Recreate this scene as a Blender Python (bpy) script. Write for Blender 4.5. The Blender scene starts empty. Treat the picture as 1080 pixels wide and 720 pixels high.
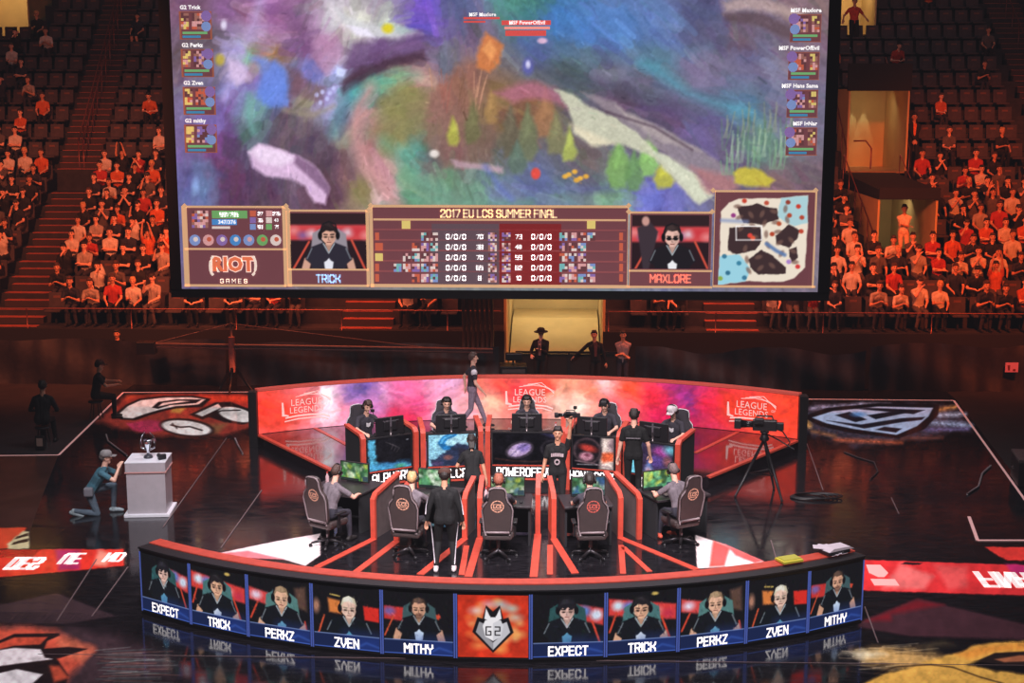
import bpy, bmesh, math, random
import numpy as np
from mathutils import Matrix, Vector
random.seed(7); RNG = np.random.default_rng(11)
SC = bpy.context.scene; COL = SC.collection
PI = math.pi
R = math.radians

# ------------------------------------------------------------------ camera (fitted to the arena, stage axis = +Y)
F, PITCH, YAW, CH = 1450.0, R(10.17), R(2.1), 7.87
cam = bpy.data.cameras.new('camera'); cam.sensor_width = 36.0; cam.lens = F / 1080 * 36; cam.clip_end = 400
co = bpy.data.objects.new('camera', cam); COL.objects.link(co)
co.location = (0, 0, CH); co.rotation_euler = (PI / 2 - PITCH, 0, YAW); SC.camera = co
_f = np.array([-math.sin(YAW) * math.cos(PITCH), math.cos(YAW) * math.cos(PITCH), -math.sin(PITCH)])
_r = np.array([math.cos(YAW), math.sin(YAW), 0.0]); _u = np.cross(_r, _f)
def _ray(px, py): return _f * F + _r * (px - 540) - _u * (py - 360)
def onz(px, py, z=0.0):
    d = _ray(px, py); t = (z - CH) / d[2]; return np.array([0, 0, CH]) + t * d
def ony(px, py, y):
    d = _ray(px, py); return np.array([0, 0, CH]) + (y / d[1]) * d
SC.view_settings.view_transform = 'Standard'
SC.view_settings.look = 'None'
SC.view_settings.use_curve_mapping = True          # film-like lifted blacks
_cm = SC.view_settings.curve_mapping
for _k, _v in ((0, .0062), (1, .0058), (2, .0068)): _cm.curves[_k].points[0].location = (0.0, _v)
_cm.update()

# ------------------------------------------------------------------ colour and materials
def lin(c):
    c = np.asarray(c, dtype=float)
    if c.max() > 1.0: c = c / 255.0
    return np.where(c <= 0.04045, c / 12.92, ((c + 0.055) / 1.055) ** 2.4)
def rgba(c): l = lin(c); return (float(l[0]), float(l[1]), float(l[2]), 1.0)
MATS = {}
def mat(name, col, rough=0.6, metal=0.0, spec=0.5, emit=0.0, ecol=None, noise=0.0, nscale=8.0, bump=0.0):
    if name in MATS: return MATS[name]
    m = bpy.data.materials.new(name); m.use_nodes = True
    nt = m.node_tree; b = nt.nodes['Principled BSDF']
    b.inputs['Roughness'].default_value = rough; b.inputs['Metallic'].default_value = metal
    b.inputs['Specular IOR Level'].default_value = spec
    c = rgba(col); b.inputs['Base Color'].default_value = c
    if emit > 0:
        b.inputs['Emission Color'].default_value = rgba(ecol if ecol is not None else col)
        b.inputs['Emission Strength'].default_value = emit
    if noise > 0 or bump > 0:
        tc = nt.nodes.new('ShaderNodeTexCoord'); n = nt.nodes.new('ShaderNodeTexNoise')
        n.inputs['Scale'].default_value = nscale; n.inputs['Detail'].default_value = 5
        nt.links.new(tc.outputs['Object'], n.inputs['Vector'])
        if noise > 0:
            cr = nt.nodes.new('ShaderNodeValToRGB')
            cr.color_ramp.elements[0].position = 0.3; cr.color_ramp.elements[1].position = 0.7
            cr.color_ramp.elements[0].color = tuple(x * (1 - noise) for x in c[:3]) + (1,)
            cr.color_ramp.elements[1].color = tuple(min(1, x * (1 + noise)) for x in c[:3]) + (1,)
            nt.links.new(n.outputs['Fac'], cr.inputs['Fac']); nt.links.new(cr.outputs['Color'], b.inputs['Base Color'])
        if bump > 0:
            bp = nt.nodes.new('ShaderNodeBump'); bp.inputs['Strength'].default_value = bump
            nt.links.new(n.outputs['Fac'], bp.inputs['Height']); nt.links.new(bp.outputs['Normal'], b.inputs['Normal'])
    m.cycles.emission_sampling = 'NONE' if emit < 3 else 'AUTO'
    MATS[name] = m; return m
def mat_objcol(name, rough=0.8, noise=0.18):
    """cloth whose colour is the object's own colour"""
    if name in MATS: return MATS[name]
    m = bpy.data.materials.new(name); m.use_nodes = True; nt = m.node_tree; b = nt.nodes['Principled BSDF']
    oi = nt.nodes.new('ShaderNodeObjectInfo'); tc = nt.nodes.new('ShaderNodeTexCoord'); n = nt.nodes.new('ShaderNodeTexNoise')
    n.inputs['Scale'].default_value = 9; nt.links.new(tc.outputs['Object'], n.inputs['Vector'])
    mx = nt.nodes.new('ShaderNodeMix'); mx.data_type = 'RGBA'; mx.blend_type = 'MULTIPLY'; mx.inputs[0].default_value = noise * 3
    nt.links.new(oi.outputs['Color'], mx.inputs[6]); nt.links.new(n.outputs['Fac'], mx.inputs[7])
    nt.links.new(mx.outputs[2], b.inputs['Base Color']); b.inputs['Roughness'].default_value = rough
    MATS[name] = m; return m
def mat_led(name, strength=1.0):
    if name in MATS: return MATS[name]
    m = bpy.data.materials.new(name); m.use_nodes = True; nt = m.node_tree
    nt.nodes.remove(nt.nodes['Principled BSDF'])
    a = nt.nodes.new('ShaderNodeAttribute'); a.attribute_name = 'Col'
    e = nt.nodes.new('ShaderNodeEmission'); e.inputs['Strength'].default_value = strength
    nt.links.new(a.outputs['Color'], e.inputs['Color']); nt.links.new(e.outputs['Emission'], nt.nodes['Material Output'].inputs['Surface'])
    m.cycles.emission_sampling = 'NONE'; MATS[name] = m; return m
def floor_nodes(nt, b):
    tc = nt.nodes.new('ShaderNodeTexCoord')
    mp = nt.nodes.new('ShaderNodeMapping'); mp.inputs['Scale'].default_value = (1.0, 3.0, 1.0)
    n = nt.nodes.new('ShaderNodeTexNoise'); n.inputs['Scale'].default_value = 1.6; n.inputs['Detail'].default_value = 9; n.inputs['Roughness'].default_value = 0.75
    nt.links.new(tc.outputs['Object'], mp.inputs['Vector']); nt.links.new(mp.outputs['Vector'], n.inputs['Vector'])
    cr = nt.nodes.new('ShaderNodeMapRange'); cr.inputs[1].default_value = 0.35; cr.inputs[2].default_value = 0.75
    cr.inputs[3].default_value = 0.04; cr.inputs[4].default_value = 0.26
    nt.links.new(n.outputs['Fac'], cr.inputs[0]); nt.links.new(cr.outputs[0], b.inputs['Roughness'])
    b.inputs['IOR'].default_value = 1.85
    return n
def mat_floor():
    m = bpy.data.materials.new('glossy_black_floor'); m.use_nodes = True; nt = m.node_tree; b = nt.nodes['Principled BSDF']
    n = floor_nodes(nt, b)
    n2 = nt.nodes.new('ShaderNodeTexNoise'); n2.inputs['Scale'].default_value = 5; n2.inputs['Detail'].default_value = 12; n2.inputs['Roughness'].default_value = 0.8
    tc = nt.nodes.new('ShaderNodeTexCoord'); mp = nt.nodes.new('ShaderNodeMapping'); mp.inputs['Scale'].default_value = (0.6, 4.0, 1.0)
    nt.links.new(tc.outputs['Object'], mp.inputs['Vector']); nt.links.new(mp.outputs['Vector'], n2.inputs['Vector'])
    cr = nt.nodes.new('ShaderNodeValToRGB'); e = cr.color_ramp.elements
    e[0].position = 0.42; e[0].color = rgba((11, 10, 14)); e[1].position = 0.76; e[1].color = rgba((54, 50, 56))
    nt.links.new(n2.outputs['Fac'], cr.inputs['Fac']); nt.links.new(cr.outputs['Color'], b.inputs['Base Color'])
    # the outer floor panels are scuffed and hardly mirror anything
    sx = nt.nodes.new('ShaderNodeSeparateXYZ'); nt.links.new(tc.outputs['Object'], sx.inputs[0])
    def mth(op, a, v=None, b2=None):
        k = nt.nodes.new('ShaderNodeMath'); k.operation = op; nt.links.new(a, k.inputs[0])
        if b2 is not None: nt.links.new(b2, k.inputs[1])
        elif v is not None: k.inputs[1].default_value = v
        return k.outputs[0]
    def ramp(a, lo, hi):
        k = nt.nodes.new('ShaderNodeMapRange'); k.interpolation_type = 'SMOOTHSTEP'; k.inputs[1].default_value = lo; k.inputs[2].default_value = hi; nt.links.new(a, k.inputs[0]); return k.outputs[0]
    fx = ramp(mth('ABSOLUTE', mth('ADD', sx.outputs[0], .9)), 6.6, 7.8); fy = ramp(sx.outputs[1], 24.2, 26.6)
    f = mth('MULTIPLY', fx, None, fy); sp_ = nt.nodes.new('ShaderNodeMapRange'); nt.links.new(f, sp_.inputs[0]); sp_.inputs[3].default_value = 1.85; sp_.inputs[4].default_value = 1.07
    nt.links.new(sp_.outputs[0], b.inputs['IOR'])
    return m
def mat_decal(name, emit):
    m = bpy.data.materials.new(name); m.use_nodes = True; nt = m.node_tree; b = nt.nodes['Principled BSDF']
    floor_nodes(nt, b)
    a = nt.nodes.new('ShaderNodeAttribute'); a.attribute_name = 'Col'
    nt.links.new(a.outputs['Color'], b.inputs['Base Color']); nt.links.new(a.outputs['Color'], b.inputs['Emission Color'])
    b.inputs['Emission Strength'].default_value = emit
    tr = nt.nodes.new('ShaderNodeBsdfTransparent'); mx = nt.nodes.new('ShaderNodeMixShader')
    nt.links.new(a.outputs['Alpha'], mx.inputs[0]); nt.links.new(tr.outputs[0], mx.inputs[1]); nt.links.new(b.outputs[0], mx.inputs[2]); nt.links.new(mx.outputs[0], nt.nodes['Material Output'].inputs['Surface'])
    m.cycles.emission_sampling = 'NONE'; MATS[name] = m; return m

BLACK = mat('black_plastic', (26, 24, 28), 0.45)
MATTE = mat('matte_black', (26, 26, 31), 0.9)
DGREY = mat('dark_grey_panel', (96, 84, 84), 0.5, noise=0.15)
ORANGE = mat('orange_lit_edge', (188, 70, 54), 0.4, emit=0.20, noise=0.15)
CONC = mat('dark_concrete', (46, 40, 42), 0.85, noise=0.3, nscale=3)
METAL = mat('grey_metal', (130, 120, 122), 0.35, metal=0.8)
CHROME = mat('polished_silver', (215, 220, 228), 0.15, metal=1.0)
WHITE = mat('white_plastic', (225, 220, 222), 0.5)
LETTER = mat('lit_white_lettering', (255, 250, 250), 0.5, emit=0.95)
MATS['led'] = mat_led('led_display', 1.0); LED = MATS['led_display']

# ------------------------------------------------------------------ objects
def children_of(o, index=None): return list(o.children)
def link(o): COL.objects.link(o); return o
def tag(o, label=None, cat=None, group=None, kind=None):
    if label: o['label'] = label
    if cat: o['category'] = cat
    if group: o['group'] = group
    if kind: o['kind'] = kind
    return o
def empty(name, loc=(0, 0, 0), rz=0.0, label=None, cat=None, group=None):
    o = bpy.data.objects.new(name, None); link(o); o.empty_display_size = 0.2
    o.location = loc; o.rotation_euler = (0, 0, rz); return tag(o, label, cat, group)
def copy_tree(o, parent=None):
    c = o.copy(); link(c)
    if parent is not None: c.parent = parent
    for ch in list(o.children): copy_tree(ch, c)
    return c

_O = [(0, .9), (.9, 0), (3.1, 0), (4, .9), (4, 5.1), (3.1, 6), (.9, 6), (0, 5.1), (0, .9)]
GLYPH = {'A': ([[(0, 0), (0, 5.1), (.9, 6), (3.1, 6), (4, 5.1), (4, 0)], [(0, 2.4), (4, 2.4)]], 4), 'B': ([[(0, 0), (0, 6), (3.3, 6), (4, 5.3), (4, 3.8), (3.3, 3.1), (4, 2.4), (4, .7), (3.3, 0), (0, 0)], [(0, 3.1), (3.3, 3.1)]], 4),
 'C': ([[(4, 4.3), (4, 5.1), (3.1, 6), (.9, 6), (0, 5.1), (0, .9), (.9, 0), (3.1, 0), (4, .9), (4, 1.7)]], 4), 'D': ([[(0, 0), (0, 6), (3, 6), (4, 5), (4, 1), (3, 0), (0, 0)]], 4), 'E': ([[(3.8, 6), (0, 6), (0, 0), (3.8, 0)], [(0, 3.1), (3.2, 3.1)]], 3.8),
 'F': ([[(3.8, 6), (0, 6), (0, 0)], [(0, 3), (3.2, 3)]], 3.8), 'G': ([[(4, 4.6), (4, 5.1), (3.1, 6), (.9, 6), (0, 5.1), (0, .9), (.9, 0), (3.1, 0), (4, .9), (4, 2.9), (2.4, 2.9)]], 4), 'H': ([[(0, 0), (0, 6)], [(4, 0), (4, 6)], [(0, 3), (4, 3)]], 4), 'I': ([[(0, 0), (0, 6)]], 0),
 'K': ([[(0, 0), (0, 6)], [(4, 6), (3.7, 4.6), (2.2, 3), (3.7, 1.4), (4, 0)], [(0, 3), (2.2, 3)]], 4), 'L': ([[(0, 6), (0, 0), (3.6, 0)]], 3.6), 'M': ([[(0, 0), (0, 6), (2.3, 3), (4.6, 6), (4.6, 0)]], 4.6), 'N': ([[(0, 0), (0, 6), (4, 0), (4, 6)]], 4), 'O': ([_O], 4), '0': ([_O], 4),
 'P': ([[(0, 0), (0, 6), (3.2, 6), (4, 5.2), (4, 3.4), (3.2, 2.6), (0, 2.6)]], 4), 'R': ([[(0, 0), (0, 6), (3.2, 6), (4, 5.2), (4, 3.5), (3.2, 2.7), (0, 2.7)], [(2.4, 2.7), (4, 0)]], 4), 'S': ([[(4, 4.7), (4, 5.1), (3.1, 6), (.9, 6), (0, 5.1), (0, 3.8), (.9, 3.1), (3.1, 3.1), (4, 2.3), (4, .9), (3.1, 0), (.9, 0), (0, .9), (0, 1.3)]], 4),
 'T': ([[(0, 6), (4, 6)], [(2, 6), (2, 0)]], 4), 'U': ([[(0, 6), (0, .9), (.9, 0), (3.1, 0), (4, .9), (4, 6)]], 4), 'V': ([[(0, 6), (0, 3), (2, 0), (4, 3), (4, 6)]], 4), 'W': ([[(0, 6), (.6, 0), (2.4, 3.4), (4.2, 0), (4.8, 6)]], 4.8), 'X': ([[(0, 0), (4, 6)], [(0, 6), (4, 0)]], 4),
 'Y': ([[(0, 6), (0, 4), (2, 2.6), (4, 4), (4, 6)], [(2, 2.6), (2, 0)]], 4), 'Z': ([[(0, 6), (4, 6), (0, 0), (4, 0)]], 4), '1': ([[(.2, 4.9), (1.4, 6), (1.4, 0)]], 1.6), '2': ([[(0, 4.6), (0, 5.1), (.9, 6), (3.1, 6), (4, 5.1), (4, 3.6), (0, .8), (0, 0), (4, 0)]], 4), '7': ([[(0, 6), (4, 6), (4, 4.8), (1.6, 0)]], 4), '/': ([[(0, 0), (2.4, 6)]], 2.4),
 '3': ([[(0, 6), (4, 6), (4, 0), (0, 0)], [(1, 3.1), (4, 3.1)]], 4), '5': ([[(4, 6), (0, 6), (0, 3.3), (4, 3.3), (4, 0), (0, 0)]], 4), '6': ([[(4, 6), (0, 6), (0, 0), (4, 0), (4, 3.1), (0, 3.1)]], 4), '8': ([[(0, 0), (0, 6), (4, 6), (4, 0), (0, 0)], [(0, 3.1), (4, 3.1)]], 4), '9': ([[(0, 0), (4, 0), (4, 6), (0, 6), (0, 2.9), (4, 2.9)]], 4)}
class MB:
    """collects shapes into one mesh"""
    def __init__(s): s.v = []; s.f = []; s.m = []; s.sm = []
    def add(s, verts, faces, mi=0, M=None, smooth=False):
        o = len(s.v)
        for p in verts:
            p = Vector(p)
            s.v.append(tuple(M @ p) if M is not None else tuple(p))
        for f in faces: s.f.append([i + o for i in f]); s.m.append(mi); s.sm.append(smooth)
        return s
    def box(s, c, d, mi=0, M=None, bev=0.0):
        x, y, z = [k / 2 for k in d]; cx, cy, cz = c
        if bev > 0:
            bm = bmesh.new(); bmesh.ops.create_cube(bm, size=1.0)
            bmesh.ops.scale(bm, vec=d, verts=bm.verts)
            bmesh.ops.bevel(bm, geom=list(bm.edges), offset=bev, segments=2, affect='EDGES', profile=0.5)
            bm.verts.index_update()
            s.add([(v.co.x + cx, v.co.y + cy, v.co.z + cz) for v in bm.verts], [[v.index for v in f.verts] for f in bm.faces], mi, M); bm.free(); return s
        vs = [(cx + a * x, cy + b * y, cz + c_ * z) for a in (-1, 1) for b in (-1, 1) for c_ in (-1, 1)]
        return s.add(vs, [(0, 1, 3, 2), (4, 6, 7, 5), (0, 4, 5, 1), (2, 3, 7, 6), (0, 2, 6, 4), (1, 5, 7, 3)], mi, M)
    def prism(s, poly, h0, h1, axis='z', mi=0, M=None):
        """poly: 2-D points; extruded between h0 and h1 along axis"""
        n = len(poly)
        def P(p, h):
            if axis == 'z': return (p[0], p[1], h)
            if axis == 'x': return (h, p[0], p[1])
            return (p[0], h, p[1])
        vs = [P(p, h0) for p in poly] + [P(p, h1) for p in poly]
        fs = [list(range(n))[::-1], list(range(n, 2 * n))] + [(i, (i + 1) % n, n + (i + 1) % n, n + i) for i in range(n)]
        return s.add(vs, fs, mi, M)
    def tube(s, pts, r, n=8, mi=0, M=None, cap=True, smooth=True):
        pts = [Vector(p) for p in pts]; rs = r if isinstance(r, (list, tuple)) else [r] * len(pts)
        vs = []; fs = []; up = Vector((0, 0, 1))
        for i, p in enumerate(pts):
            a = pts[max(i - 1, 0)]; b = pts[min(i + 1, len(pts) - 1)]; t = (b - a).normalized()
            ref = up if abs(t.z) < 0.95 else Vector((1, 0, 0))
            e1 = t.cross(ref).normalized(); e2 = t.cross(e1).normalized()
            for k in range(n):
                w = 2 * PI * k / n; vs.append(tuple(p + (e1 * math.cos(w) + e2 * math.sin(w)) * rs[i]))
        for i in range(len(pts) - 1):
            for k in range(n):
                fs.append((i * n + k, i * n + (k + 1) % n, (i + 1) * n + (k + 1) % n, (i + 1) * n + k))
        if cap: fs.append(list(range(n))); fs.append(list(range((len(pts) - 1) * n, len(pts) * n))[::-1])
        return s.add(vs, fs, mi, M, smooth)
    def lathe(s, prof, n=16, mi=0, M=None, smooth=True):
        vs = []; fs = []
        for (r, z) in prof:
            for k in range(n): w = 2 * PI * k / n; vs.append((r * math.cos(w), r * math.sin(w), z))
        for i in range(len(prof) - 1):
            for k in range(n): fs.append((i * n + k, i * n + (k + 1) % n, (i + 1) * n + (k + 1) % n, (i + 1) * n + k))
        fs.append(list(range(n))[::-1]); fs.append(list(range((len(prof) - 1) * n, len(prof) * n)))
        return s.add(vs, fs, mi, M, smooth)
    def sphere(s, c, r, mi=0, M=None, n=12, sc=(1, 1, 1)):
        prof = [(max(1e-4, r * math.sin(PI * i / n)), -r * math.cos(PI * i / n)) for i in range(n + 1)]
        T = Matrix.Translation(c) @ Matrix.Diagonal((sc[0], sc[1], sc[2], 1))
        return s.lathe(prof, n, mi, (M @ T) if M is not None else T)
    def text(s, body, size, M, mi=0, bold=0.02, align='CENTER', sx=1.0):
        cu = bpy.data.curves.new('t', 'FONT'); cu.body = body; cu.size = size; cu.align_x = align; cu.align_y = 'CENTER'
        cu.offset = bold * size; cu.resolution_u = 2; cu.space_character = 1.05
        ob = bpy.data.objects.new('t', cu); link(ob)
        dg = bpy.context.evaluated_depsgraph_get(); me = ob.evaluated_get(dg).to_mesh()
        s.add([(v.co.x * sx, v.co.y, 0) for v in me.vertices], [list(p.vertices) for p in me.polygons], mi, M)
        ob.evaluated_get(dg).to_mesh_clear(); bpy.data.objects.remove(ob); bpy.data.curves.remove(cu); return s
    def block(s, body, h, M, mi=0, th=1.15, sx=1.0, gap=1.55, align='CENTER'):
        """squared-off capital lettering built from straight strokes"""
        k = h / 6.0; x = 0.0; segs = []
        for ch in body:
            if ch == ' ': x += 2.6; continue
            gl, w = GLYPH[ch]
            for line in gl:
                for a, b in zip(line[:-1], line[1:]): segs.append(((a[0] + x, a[1]), (b[0] + x, b[1])))
            x += w + gap + .35
        W = x - gap - .35; ox = {'CENTER': -W / 2, 'LEFT': 0.0, 'RIGHT': -W}[align]
        for a, b in segs:
            a = Vector(((a[0] + ox) * k * sx, (a[1] - 3) * k)); b = Vector(((b[0] + ox) * k * sx, (b[1] - 3) * k)); d = (b - a).normalized() * th * k / 2; n = Vector((-d.y, d.x))
            s.add([(*(a - d * .8 + n), 0), (*(b + d * .8 + n), 0), (*(b + d * .8 - n), 0), (*(a - d * .8 - n), 0)], [(3, 2, 1, 0)], mi, M)
        return s
    def build(s, name, mats, parent=None, loc=None, rz=None):
        me = bpy.data.meshes.new(name); me.from_pydata(s.v, [], s.f); me.update()
        for m in (mats if isinstance(mats, (list, tuple)) else [mats]): me.materials.append(m)
        me.polygons.foreach_set('material_index', s.m); me.polygons.foreach_set('use_smooth', s.sm)
        me.validate()
        o = bpy.data.objects.new(name, me); link(o)
        if parent is not None: o.parent = parent
        if loc is not None: o.location = loc
        if rz is not None: o.rotation_euler = (0, 0, rz)
        return o
def struct(o): o['kind'] = 'structure'; return o

# ------------------------------------------------------------------ painted colour grids (colour attribute on a mesh)
def vnoise(X, Y, seed, octs=4):
    out = np.zeros_like(X); amp = 1.0; tot = 0
    for o in range(octs):
        rg = np.random.default_rng(seed + o); g = rg.random((64, 64))
        x = X * 2 ** o; y = Y * 2 ** o; xi = np.floor(x).astype(int); yi = np.floor(y).astype(int); fx = x - xi; fy = y - yi
        fx = fx * fx * (3 - 2 * fx); fy = fy * fy * (3 - 2 * fy)
        a = g[yi % 64, xi % 64]; b = g[yi % 64, (xi + 1) % 64]; c = g[(yi + 1) % 64, xi % 64]; d = g[(yi + 1) % 64, (xi + 1) % 64]
        out += amp * ((a * (1 - fx) + b * fx) * (1 - fy) + (c * (1 - fx) + d * fx) * fy); tot += amp; amp *= 0.55
    return out / tot - 0.5
class Canvas:
    """X,Y: per-cell drawing coordinates; img: sRGB 0..1"""
    def __init__(s, X, Y, bg=(0, 0, 0)):
        s.X = X; s.Y = Y; s.mask = np.zeros(X.shape); s.img = np.zeros(X.shape + (3,)) + np.asarray(bg) / 255.0
    @staticmethod
    def rect(x0, y0, x1, y1, w, h, bg=(0, 0, 0)):
        X, Y = np.meshgrid(np.linspace(x0, x1, w), np.linspace(y0, y1, h)); return Canvas(X, Y, bg)
    def mix(s, a, col):
        a = np.clip(a, 0, 1); s.mask = 1 - (1 - s.mask) * (1 - a); a = a[..., None]; s.img = s.img * (1 - a) + a * np.asarray(col) / 255.0
    def idw(s, pts, p=3.0, warp=0.0, seed=1, wscale=0.03):
        X = s.X; Y = s.Y
        if warp: X = X + warp * vnoise(s.X * wscale, s.Y * wscale, seed); Y = Y + warp * vnoise(s.X * wscale, s.Y * wscale, seed + 9)
        num = np.zeros_like(s.img); den = np.zeros_like(X)
        for (x, y, c) in pts:
            w = 1.0 / ((X - x) ** 2 + (Y - y) ** 2 + 20.0) ** (p / 2)
            num += w[..., None] * np.asarray(c) / 255.0; den += w
        s.img = num / den[..., None]
    def sd(s, poly):
        P = np.asarray(poly, float); d = np.full(s.X.shape, 1e9); ins = np.zeros(s.X.shape, bool)
        for i in range(len(P)):
            a = P[i]; b = P[(i + 1) % len(P)]; e = b - a; wx = s.X - a[0]; wy = s.Y - a[1]
            t = np.clip((wx * e[0] + wy * e[1]) / (e @ e + 1e-9), 0, 1)
            d = np.minimum(d, np.hypot(wx - t * e[0], wy - t * e[1]))
            c = ((a[1] > s.Y) != (b[1] > s.Y)) & (s.X < (b[0] - a[0]) * (s.Y - a[1]) / (b[1] - a[1] + 1e-12) + a[0]); ins ^= c
        return np.where(ins, -d, d)
    def poly(s, poly, col, soft=0.6, alpha=1.0, warp=0.0, seed=3, wscale=0.1):
        X, Y = s.X, s.Y
        if warp:
            s.X = X + warp * vnoise(X * wscale, Y * wscale, seed); s.Y = Y + warp * vnoise(X * wscale, Y * wscale, seed + 7)
        d = s.sd(poly); s.X, s.Y = X, Y
        s.mix(alpha * np.clip(0.5 - d / (2 * soft), 0, 1), col); return s
    def ell(s, cx, cy, rx, ry, col, soft=0.6, alpha=1.0, rot=0.0):
        c, n = math.cos(rot), math.sin(rot); x = (s.X - cx) * c + (s.Y - cy) * n; y = -(s.X - cx) * n + (s.Y - cy) * c
        d = (np.sqrt((x / rx) ** 2 + (y / ry) ** 2) - 1) * min(rx, ry)
        s.mix(alpha * np.clip(0.5 - d / (2 * soft), 0, 1), col); return s
    def stroke(s, pts, w, col, soft=0.6, alpha=1.0):
        d = np.full(s.X.shape, 1e9)
        for a, b in zip(pts[:-1], pts[1:]):
            a = np.array(a, float); b = np.array(b, float); e = b - a; wx = s.X - a[0]; wy = s.Y - a[1]
            t = np.clip((wx * e[0] + wy * e[1]) / (e @ e + 1e-9), 0, 1); d = np.minimum(d, np.hypot(wx - t * e[0], wy - t * e[1]))
        s.mix(alpha * np.clip(0.5 - (d - w / 2) / (2 * soft), 0, 1), col); return s
    def dabs(s, n, seed, lmin, lmax, wmin, wmax, flow, jit=.16, alpha=.5, region=None):
        """short brush strokes that pick up the colour under them"""
        rg = np.random.default_rng(seed); h, w = s.X.shape
        src = s.img.copy()
        for k in range(n):
            i = int(rg.integers(0, h)); j = int(rg.integers(0, w)); cx, cy = s.X[i, j], s.Y[i, j]
            L = lmin + (lmax - lmin) * rg.random() ** 2; wd = wmin + (wmax - wmin) * rg.random() ** 1.5; a = flow(cx, cy) + rg.normal() * .25
            R_ = int(L / 2 + wd) + 2; i0, i1, j0, j1 = max(0, i - R_), min(h, i + R_ + 1), max(0, j - R_), min(w, j + R_ + 1)
            X = s.X[i0:i1, j0:j1] - cx; Y = s.Y[i0:i1, j0:j1] - cy; u = X * math.cos(a) + Y * math.sin(a); v = -X * math.sin(a) + Y * math.cos(a) + .006 * L * np.sin(u * .3) 
            d = np.hypot(np.maximum(np.abs(u) - L / 2, 0), v); al = np.clip(.5 - (d - wd / 2) / 1.4, 0, 1)[..., None] * alpha
            col = np.clip(src[i, j] * (1 + rg.normal() * jit) + rg.normal(size=3) * .02, 0, 1); s.img[i0:i1, j0:j1] = s.img[i0:i1, j0:j1] * (1 - al) + al * col
        return s
    def grain(s, amt, scale, seed=5, octs=4, tint=None):
        n = vnoise(s.X * scale, s.Y * scale, seed, octs)[..., None] * 2
        s.img = np.clip(s.img * (1 + amt * n), 0, 1); return s
    def build(s, name, fn, material, parent=None, gain=1.0, cut=False):
        """fn(Ugrid,Vgrid in 0..1, V down) -> xyz arrays"""
        h, w = s.X.shape; U, V = np.meshgrid(np.linspace(0, 1, w), np.linspace(0, 1, h))
        co = np.stack(fn(U, V), -1).reshape(-1, 3).astype(np.float32)
        i = np.arange(h * w).reshape(h, w); q = np.stack([i[1:, :-1], i[1:, 1:], i[:-1, 1:], i[:-1, :-1]], -1).reshape(-1)
        nf = (h - 1) * (w - 1)
        me = bpy.data.meshes.new(name); me.vertices.add(h * w); me.vertices.foreach_set('co', co.ravel())
        me.loops.add(nf * 4); me.loops.foreach_set('vertex_index', q.astype(np.int32))
        me.polygons.add(nf); me.polygons.foreach_set('loop_start', np.arange(0, nf * 4, 4, dtype=np.int32))
        try: me.polygons.foreach_set('loop_total', np.full(nf, 4, np.int32))
        except Exception: pass
        me.update(calc_edges=True)
        ca = me.color_attributes.new('Col', 'FLOAT_COLOR', 'POINT')
        c4 = np.ones((h * w, 4), np.float32); c4[:, :3] = (lin(np.clip(s.img, 0, 1)) * gain).reshape(-1, 3)
        if cut: c4[:, 3] = s.mask.reshape(-1)
        ca.data.foreach_set('color', c4.ravel()); me.materials.append(material)
        o = bpy.data.objects.new(name, me); link(o)
        if parent is not None: o.parent = parent
        return o
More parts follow.
